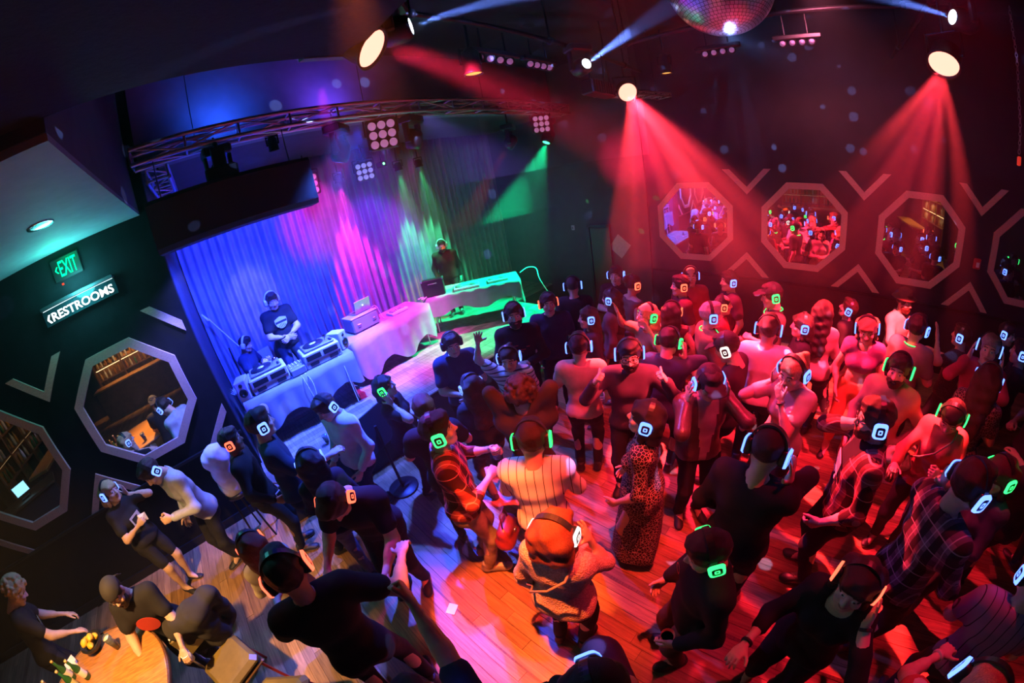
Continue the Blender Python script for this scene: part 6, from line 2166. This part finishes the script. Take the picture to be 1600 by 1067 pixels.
def palm_world(word, side):
    """world position between palm and fingers of one hand (0 left, 1 right)"""
    q, o, J, k = whois(word)
    y = J['wr'][side] - J['el'][side]
    y = y / np.linalg.norm(y)
    n = J['palm'][side] - y * (J['palm'][side] @ y)
    n = n / max(np.linalg.norm(n), 1e-6)
    v = J['wr'][side] + y * .075 * k + n * .045 * k
    R = Matrix.Rotation(q['rot'], 3, 'Z')
    return R @ Vector(v) + Vector((q['x'], q['y'], q.get('z', 0)))

# ------------------------------------------------------------------ things on the dance floor, the bar table and in hands
MS = empty('music_stand', (.88, 3.48, 0), math.radians(200), label='black board on a pole with a round base before the stage', cat='stand')
MB().lathe([(.0, 0), (.19, 0), (.195, .012), (.185, .022), (.03, .03), (0, .03)], n=36).build('stand_base', M['black_metal'], MS)
MB().tube((0, 0, .02), (0, 0, .98), .018).build('stand_pole', M['black_metal'], MS)
MB().box((0, -.03, .92), (.50, .02, .46), Matrix.Rotation(.18, 3, 'X'), bev=.006).build('stand_board', mat('board_black', (.018, .018, .024), .7), MS)
MB().box((0, -.06, .68), (.50, .05, .015)).build('board_lip', M['black_metal'], MS)

# round bar table under the warm lamp
RTX, RTY = -2.55, 2.20
RT = empty('bar_table', (RTX, RTY, 0), 0, label='round amber wooden bar table in the lower corner', cat='table')
MB().lathe([(0, .91), (.66, .91), (.72, .925), (.735, .94), (.72, .95), (0, .95)], n=56).build('table_top', M['wood_amber'], RT)
MB().lathe([(.715, .905), (.745, .915), (.75, .94), (.742, .952), (.732, .952), (.735, .94), (.715, .915)], n=56).build('table_rim', M['wood_dark'], RT)
MB().tube((0, 0, .03), (0, 0, .92), .045).build('table_column', M['black_metal'], RT)
MB().lathe([(0, 0), (.30, 0), (.30, .015), (.06, .04), (0, .04)], n=32).build('table_base', M['black_metal'], RT)
TZ = .951


def beer_glass(x, y, label, fill=(.55, .30, .06), h=.15, z=TZ, name='beer_glass'):
    root = empty(name, (x, y, z), label=label, cat='glass')
    MB().lathe([(.030, 0), (.042, h), (.039, h), (.028, .008), (0, .008)], n=20).build('glass_wall', M['glass'], root)
    MB().lathe([(0, .010), (.0275, .010), (.037, h * .8), (0, h * .8)], n=20).build('drink', mat('drink', fill, .1, trans=.3), root)
    MB().lathe([(.0, h * .801), (.037, h * .801), (.039, h * .92), (0, h * .94)], n=20).build('foam', mat('foam', (.82, .74, .55), .8), root)
    return root


beer_glass(-2.34, 2.66, 'pint of beer with pale foam on the bar table')


def bottle(x, y, label, c, h=.26, r=.034, z=TZ, cap=(.6, .5, .2), lab=(.6, .56, .42), tilt=None, group='bottles on the bar table', name='bottle'):
    root = empty(name, (x, y, z), 0, rot=tilt, label=label, cat='bottle', group=group)
    MB().lathe([(r * .9, 0), (r, .01), (r, h * .55), (r * .4, h * .74), (r * .36, h * .97), (0, h * .97)], n=16).build('bottle_body', mat('bottle_glass', c, .08, trans=.35), root)
    MB().lathe([(r * 1.01, h * .16), (r * 1.02, h * .17), (r * 1.02, h * .44), (r * 1.01, h * .45)], n=16).build('bottle_label', mat('bottle_label', lab, .7), root)
    MB().lathe([(r * .42, h * .93), (r * .42, h), (0, h)], n=12).build('bottle_cap', mat('bottle_cap', cap, .4, .4), root)
    return root


bottle(-2.83, 2.46, 'green glass bottle with white neck label among the bar bottles', (.03, .16, .04), lab=(.55, .5, .3))
bottle(-2.92, 2.60, 'green bottle with gold cap nearest the lemons', (.04, .14, .03), cap=(.6, .42, .1))
bottle(-3.02, 2.44, 'brown bottle with gold cap by the reaching hand', (.16, .06, .015))
bottle(-2.98, 2.28, 'brown bottle with a pale cap at the picture corner', (.14, .05, .015), cap=(.7, .66, .5))
bottle(-2.80, 2.28, 'clear squat bottle at the lower edge of the bar table', (.5, .45, .35), .20, .038)
bottle(-2.72, 2.52, 'green bottle with a torn white label on the bar table', (.03, .12, .03), lab=(.75, .72, .6))
LEM = mat('lemon_peel', (.75, .45, .03), .5, noise=.1, bump=.3, bscale=180)
FR = empty('fruit_bowl', (-2.62, 2.80, TZ), 0, label='dark bowl of lemons on the bar table', cat='bowl')
MB().lathe([(.05, 0), (.11, .05), (.125, .09), (.12, .09), (.10, .05), (0, .012)], n=24).build('bowl_wall', M['black_plastic'], FR)
for i, (dx, dy, dz, a) in enumerate(((.0, .0, .075, .3), (.06, .03, .085, 1.2), (-.05, .04, .085, 2.0), (.02, -.06, .09, .8), (-.03, -.03, .125, 2.6), (.05, -.01, .13, .2))):
    L = MB().lathe([(0, -.046), (.010, -.042), (.030, -.02), (.034, 0), (.030, .02), (.010, .042), (.005, .047), (0, .048)], (0, 0, 0), 14, R=Matrix.Rotation(a, 3, 'Z') @ Matrix.Rotation(1.4, 3, 'X')).build('lemon', LEM)
    L.location = (-2.62 + dx, 2.80 + dy, TZ + dz)
    tag(L, 'yellow lemon in the dark bowl on the bar table', 'lemon', 'lemons in the bowl')
NK = empty('napkin_stack', (-2.95, 2.74, TZ), .5, label='small stack of white paper napkins beside the bottles', cat='napkins')
MB().box((0, 0, .02), (.12, .12, .04), bev=.004).build('napkin_pile', M['white_plastic'], NK)
MB().box((.01, .005, .043), (.12, .12, .004), rz(.2)).build('top_napkin', M['white_plastic'], NK)

# vinyl chair with a coat over its back
VIN = mat('vinyl_olive', (.20, .15, .045), .3, noise=.15, nscale=10, bump=.08, coat=.3)
CH = empty('diner_chair', (-1.52, 2.30, 0), math.radians(25), label='olive vinyl chair with red metal frame by the bar table', cat='chair')
MB().box((0, 0, .50), (.42, .42, .09), bev=.035).build('chair_seat', VIN, CH)
MB().box((0, 0, .445), (.43, .43, .03), bev=.01).build('seat_trim', M['wood_dark'], CH)
REDM = mat('chair_red', (.42, .03, .02), .3, .4)
for sx in (-1, 1):
    for sy in (-1, 1):
        MB().tube((sx * .17, sy * .17, .45), (sx * .21, sy * .21, 0), .014, n=8).build('chair_leg', REDM, CH)
    MB().path([(sx * .19, .20, .46), (sx * .20, .25, .70), (sx * .17, .27, .92)], .013, 8).build('back_post', M['aluminium'], CH)
MB().box((0, .265, .78), (.40, .05, .26), bev=.02).build('chair_back', VIN, CH)
C2 = empty('diner_chair', (-1.20, 1.72, 0), math.radians(150), label='second vinyl chair with a curved brass back rail at the lower edge', cat='chair')
MB().box((0, 0, .50), (.42, .42, .09), bev=.035).build('chair_seat', VIN, C2)
BRS = mat('brass', (.55, .38, .12), .25, .9)
for sx in (-1, 1):
    for sy in (-1, 1):
        MB().tube((sx * .17, sy * .17, .46), (sx * .21, sy * .21, 0), .014, n=8).build('chair_leg', REDM, C2)
MB().path([(-.19, .18, .47), (-.21, .24, .72), (-.14, .27, .88), (0, .28, .91), (.14, .27, .88), (.21, .24, .72), (.19, .18, .47)], .014, 8).build('back_rail', BRS, C2)
MB().path([(-.13, .2, .47), (-.14, .25, .70), (0, .27, .78), (.14, .25, .70), (.13, .2, .47)], .010, 8).build('inner_rail', BRS, C2)
s = SDF(.018, (-.34, -.22, -.10), (.34, .34, .52))
s.cone((-.18, .0, .42), (.18, .0, .42), .085, .085, .05)
s.cone((-.20, .03, .40), (-.22, .14, .0), .09, .075, .06)
s.cone((.20, .03, .40), (.20, .16, .02), .09, .07, .06)
s.cone((0, -.02, .40), (0, .06, .02), .13, .12, .06)
s.cone((-.1, .1, .05), (.12, .12, -.02), .08, .06, .05)
s.ripple(.010, 2, 30)
_V, _Q = s.out()
CO = np_mesh('coat', _V, _Q, [cloth((.035, .033, .032))])
CT = bpy.data.objects.new('coat', CO)
COL.objects.link(CT)
CT.location, CT.rotation_euler = (-1.50, 2.56, .54), (0, 0, math.radians(20))
tag(CT, 'dark coat heaped over the back of the olive vinyl chair', 'coat')
s = SDF(.016, (-.3, -.25, -.05), (.3, .25, .66))
s.cone((-.12, .0, .52), (.12, .0, .52), .075, .075, .05)
s.cone((0, 0, .5), (0, .02, .05), .15, .17, .05)
s.cone((.13, 0, .45), (.2, .05, .15), .07, .05, .04)
s.ripple(.008, 5, 34)
_V, _Q = s.out()
WC = bpy.data.objects.new('white_jacket', np_mesh('white_jacket', _V, _Q, [cloth((.62, .62, .66))]))
COL.objects.link(WC)
WC.location, WC.rotation_euler = (-.86, 4.28, .72), (0, 0, .4)
tag(WC, 'white jacket draped over a stool behind the man in pale blue shirt', 'jacket')
SQ = empty('bar_stool', (-.86, 4.28, 0), 0, label='dark bar stool under the draped white jacket', cat='stool')
MB().lathe([(0, .69), (.17, .69), (.18, .72), (.16, .75), (0, .75)], n=24).build('stool_seat', M['black_plastic'], SQ)
for a in range(4):
    t = a * math.pi / 2 + .4
    MB().tube((.12 * math.cos(t), .12 * math.sin(t), .7), (.2 * math.cos(t), .2 * math.sin(t), 0), .013, n=8).build('stool_leg', M['black_metal'], SQ)

# litter on the floor
for i, (x, y, a, w, lab) in enumerate(((.30, 1.78, .5, .10, 'pale square coaster lying on the magenta-lit floor'), (1.24, 2.05, 1.1, .05, 'scrap of white paper on the floor near the peach t-shirt man'))):
    o = MB().box((0, 0, 0), (w, w * .85, .004)).build('coaster' if i == 0 else 'paper_scrap', M['white_plastic'])
    o.location, o.rotation_euler = (x, y, .0045), (0, 0, a)
    tag(o, lab, 'coaster' if i == 0 else 'paper')

# things in hands
def in_hand(word, side, fn):
    return fn(palm_world(word, side))


p = palm_world('blond woman in black printed', 1)
tag(MB().add([(-.055, -.01, -.02), (.05, .0, -.03), (.06, .012, .06), (-.03, -.012, .075), (.0, -.03, .03)], [(0, 1, 4), (1, 2, 4), (2, 3, 4), (3, 0, 4), (3, 2, 1, 0)]).build('paper_napkin', M['white_plastic']), 'folded white napkin in the blond woman\'s hand', 'napkin').location = p
p = palm_world('man in dark clothes and red-lit', 1)
PH = empty('phone', p, .6, label='pale phone in the hand of the man in the wall shadow', cat='phone')
MB().box((0, 0, .02), (.07, .010, .14), bev=.004).build('phone_body', M['white_plastic'], PH)
MB().box((0, -.006, .02), (.06, .002, .12)).build('phone_screen', M['black_plastic'], PH)
p = palm_world('man in red plaid shirt', 0)
beer_glass(p.x, p.y, 'glass tumbler in the hand of the red plaid shirt man', (.45, .2, .1), .10, p.z - .05, 'tumbler')
p = palm_world('woman in red top', 1)
beer_glass(p.x, p.y, 'glass with ice in the hand of the woman in red top', (.35, .12, .1), .11, p.z - .06, 'tumbler')
p = palm_world('man in dark plaid shirt', 1)
beer_glass(p.x, p.y, 'drink glass held by the man in dark plaid shirt', (.4, .2, .2), .11, p.z - .06, 'tumbler')
p = palm_world('man in black jacket with red patch', 0)
CUP = empty('plastic_cup', (p.x, p.y, p.z - .06), 0, label='red plastic cup in the hand of the black jacket man', cat='cup')
MB().lathe([(.028, 0), (.042, .12), (.040, .12), (.026, .004), (0, .004)], n=16).build('cup_wall', mat('cup_red', (.6, .12, .08), .35), CUP)
MB().lathe([(0, .09), (.036, .09)], n=16).build('drink', mat('cola', (.05, .02, .01), .1), CUP)
p = palm_world('bearded man in backward', 0)
CUP = empty('white_cup', (p.x, p.y, p.z - .05), 0, label='cream cup held by the bearded man in backward cap', cat='cup')
MB().lathe([(.03, 0), (.042, .09), (.040, .09), (.028, .005), (0, .005)], n=18).build('cup_wall', mat('cup_cream', (.75, .68, .48), .5), CUP)
MB().lathe([(.043, .085), (.045, .092), (.040, .092)], n=18).build('cup_rim', M['white_plastic'], CUP)
# headphones held by the brown-haired person
p = (palm_world('brown-haired person in black', 0) + palm_world('brown-haired person in black', 1)) / 2
HH = empty('headphones', p, 1.0, label='blue-lit headphones held by the brown-haired person', cat='headphones')
inst('headband', HP_BAND, HH)
for sgn in (0, math.pi):
    inst('ear_cup', HP_CUP, HH, (0, -.008, 0), (0, 0, sgn))
    inst('light_ring', HP_RING, HH, (0, -.008, 0), (0, 0, sgn))


# bags
def handbag(loc, rot, size, c, label, strap):
    root = empty('handbag', loc, rot, label=label, cat='bag')
    w, d, h = size
    s = SDF(.012, (-w, -d, -.03), (w, d, h + .05))
    s.cone((-w * .3, 0, h * .35), (w * .3, 0, h * .35), d * .5, d * .5, .03)
    s.cone((-w * .26, 0, h * .75), (w * .26, 0, h * .75), d * .36, d * .36, .04)
    s.cone((-w * .3, 0, d * .4), (w * .3, 0, d * .4), d * .45, d * .45, .03)
    s.ripple(.003, 4, 50)
    V, Q = s.out()
    o = bpy.data.objects.new('bag_body', np_mesh('bag_body', V, Q, [mat('bag_leather', c, .4, noise=.2, bump=.15, bscale=90)]))
    COL.objects.link(o)
    o.parent = root
    MB().path(strap, .008, 6).build('bag_strap', mat('strap_leather', tuple(x * .5 for x in c), .45), root)
    MB().box((0, -d * .42, h * .6), (.04, .02, .025)).build('bag_clasp', BRS, root)


handbag((1.0, 1.62, .50), .5, (.26, .16, .22), (.20, .02, .025), 'dark red handbag hanging beside the striped sweater dancer', [(-.07, 0, .2), (-.05, 0, .36), (.05, 0, .36), (.07, 0, .2)])
q, o, J, k = whois('red-haired woman in beige')
Rm = Matrix.Rotation(q['rot'], 3, 'Z')
loc = lambda v: Rm @ Vector(J['pel'] + J['T'] @ (np.array(v) * k)) + Vector((q['x'], q['y'], 0))
bpos = loc((-.22, .02, -.06))
S = lambda v: Matrix.Rotation(-q['rot'], 3, 'Z') @ (loc(v) - bpos)
handbag(bpos, q['rot'], (.22, .12, .15), (.55, .45, .34), 'small pale clutch bag on the strap of the beige sweater woman',
        [S((-.20, .0, .05)), S((-.13, -.150, .20)), S((0, -.172, .34)), S((.10, -.140, .46)), S((.12, .0, .545)), S((.06, .145, .42)), S((-.06, .165, .28)), S((-.17, .10, .12)), S((-.21, .02, .04))])
q, o, J, k = whois('woman in red top')
Rm = Matrix.Rotation(q['rot'], 3, 'Z')
bpos = loc((.26, .10, .02))
handbag(bpos, q['rot'], (.22, .12, .15), (.55, .40, .30), 'tan purse on a shoulder strap of the woman in red top',
        [S((.24, .08, .12)), S((.10, .155, .24)), S((0, .175, .34)), S((-.09, .12, .47)), S((-.10, .0, .53))])

# wrist bands
def band(word, side, c, label=None):
    q, o, J, k = whois(word)
    a, b = J['el'][side], J['wr'][side]
    d = (b - a) / np.linalg.norm(b - a)
    p = b - d * .025
    m = MB().lathe([(.031 * k, -.008), (.034 * k, -.006), (.034 * k, .006), (.031 * k, .008)], Vector(p), 14, R=Vector(d).to_track_quat('Z', 'Y').to_matrix())
    m.build('wristband', mat('wristband', c, .5), o)


band('woman in black V-neck', 0, (.02, .02, .02))
band('woman in black V-neck', 1, (.02, .02, .02))
band('blond ponytailed', 0, (.05, .02, .03))
band('woman with bare shoulders', 0, (.8, .6, .6)) if False else None
band('bearded DJ', 1, (.8, .75, .75))
band('blond woman with bare', 0, (.8, .62, .62))

# ------------------------------------------------------------------ back bar behind the camera, seen in the mirrors
def back_bar(loc, rot, width, label, seed):
    root = empty('back_bar', loc, rot, label=label, cat='bar')
    MB().box((0, .30, 1.35), (width, .04, 2.3)).build('back_panel', M['wood_amber'], root)
    for z in (1.15, 1.55, 1.95, 2.35):
        MB().box((0, .14, z), (width, .30, .03)).build('bar_shelf', M['wood_dark'], root)
    for x in (-width / 2, -width / 6, width / 6, width / 2):
        MB().box((x, .14, 1.35), (.06, .32, 2.3)).build('bar_post', M['wood_dark'], root)
    MB().box((0, -.85, 1.05), (width, .55, .06), bev=.01).build('counter_top', M['wood_amber'], root)
    MB().box((0, -.75, .51), (width, .30, 1.02)).build('counter_front', M['wood_dark'], root)
    MB().box((0, .02, 2.33), (width * .96, .03, .015)).build('shelf_light', glow('shelf_glow', (1.0, .55, .18), 6 if seed == 1 else .4), root)
    MB().box((0, .02, 1.53), (width * .96, .03, .015)).build('shelf_light', glow('shelf_glow2', (1.0, .6, .25), 5 if seed == 1 else .3), root)
    rr = random.Random(seed)
    cs = [mat('bar_bottle', c, .1, trans=.25) for c in ((.3, .12, .03), (.5, .4, .25), (.05, .15, .05), (.55, .5, .45), (.4, .2, .04))]
    mesh = [MB().lathe([(.036, 0), (.04, .01), (.04, h * .6), (.015, h * .8), (.014, h), (0, h)], n=10).mesh('bar_bottle', c) for c, h in zip(cs, (.28, .3, .26, .31, .29))]
    R = Matrix.Rotation(rot, 3, 'Z')
    n = 0
    for z in (1.168, 1.568, 1.968):
        x = -width / 2 + .14
        while x < width / 2 - .1:
            if min(abs(x - t) for t in (-width / 6, width / 6)) > .085:
                o = inst('liquor_bottle', rr.choice(mesh), None, Vector(loc) + R @ Vector((x, .10, z)), (0, 0, 0))
                tag(o, 'liquor bottle on the lit back-bar shelf seen in %s' % ('the corner mirrors' if seed == 1 else 'the dark-wall mirrors'), 'bottle', 'bottles on the back-bar shelves, set %d' % seed)
            x += rr.uniform(.13, .2)
    return root


back_bar((-3.7, -4.9, 0), math.pi, 3.2, 'back bar with lit bottle shelves, reflected in the corner mirrors', 1)
back_bar((-6.2, 0.1, 0), math.pi / 2, 2.6, 'back bar with lit bottle shelves, reflected in the dark-wall mirrors', 2)
TL = empty('till_screen', (-5.24, 2.34, 1.06), math.radians(155), label='small lit till screen on the bar, seen in the corner mirror', cat='screen')
MB().box((0, .04, .02), (.2, .2, .04), bev=.01).build('till_base', M['black_plastic'], TL)
MB().box((0, 0, .19), (.34, .03, .26), Matrix.Rotation(.3, 3, 'X'), bev=.01).build('till_frame', M['black_plastic'], TL)
MB().box((0, -.017, .195), (.29, .006, .21), Matrix.Rotation(.3, 3, 'X')).build('till_display', glow('till_blue', (.25, .62, .85), 1.6), TL)
SV = empty('service_counter', (-5.35, 2.30, 0), math.radians(155), label='dark service counter under the lit till screen, seen in the corner mirror', cat='counter')
MB().box((0, 0, 1.035), (1.5, .6, .05), bev=.01).build('counter_top', M['wood_dark'], SV)
MB().box((0, .05, .505), (1.4, .45, 1.01)).build('counter_body', M['dark_panel'], SV)

# ------------------------------------------------------------------ haze in the room
def haze_box(name, lo, hi, dens, g=0.35, color=(1, 1, 1)):
    mb = MB().box([(a + b) / 2 for a, b in zip(lo, hi)], [b - a for a, b in zip(lo, hi)])
    m = bpy.data.materials.new(name)
    m.use_nodes = True
    nt = m.node_tree
    nt.nodes.clear()
    v = nt.nodes.new('ShaderNodeVolumeScatter')
    v.inputs['Color'].default_value = (*color, 1)
    v.inputs['Density'].default_value = dens
    v.inputs['Anisotropy'].default_value = g
    o = nt.nodes.new('ShaderNodeOutputMaterial')
    nt.links.new(v.outputs[0], o.inputs['Volume'])
    ob = mb.build(name, m, kind='stuff', label='thin theatrical haze hanging in the whole room', cat='haze')
    return ob


haze_box('haze', (-8, -7, -1), (8, 9, 7), 0.0045)
haze_box('haze', (3.08, -2.6, 2.0), (6.56, 4.2, 5.6), 0.020, 0.4)['label'] = 'pocket of denser haze before the dark wall, bounded to show the red beams'  # denser box placed where the red beams cross, to make them show
haze_box('haze', (1.2, 1.3, 3.2), (3.08, 3.3, 4.75), 0.035, 0.4)['label'] = 'pocket of denser haze added to show the beam of the large red stage light'  # denser box shaped around the red and cold beams
haze_box('stage_fog', (1.3, 5.0, 2.45), (6.58, 6.70, 4.425), 0.06)['label'] = 'fog drifting high over the lit stage tables'
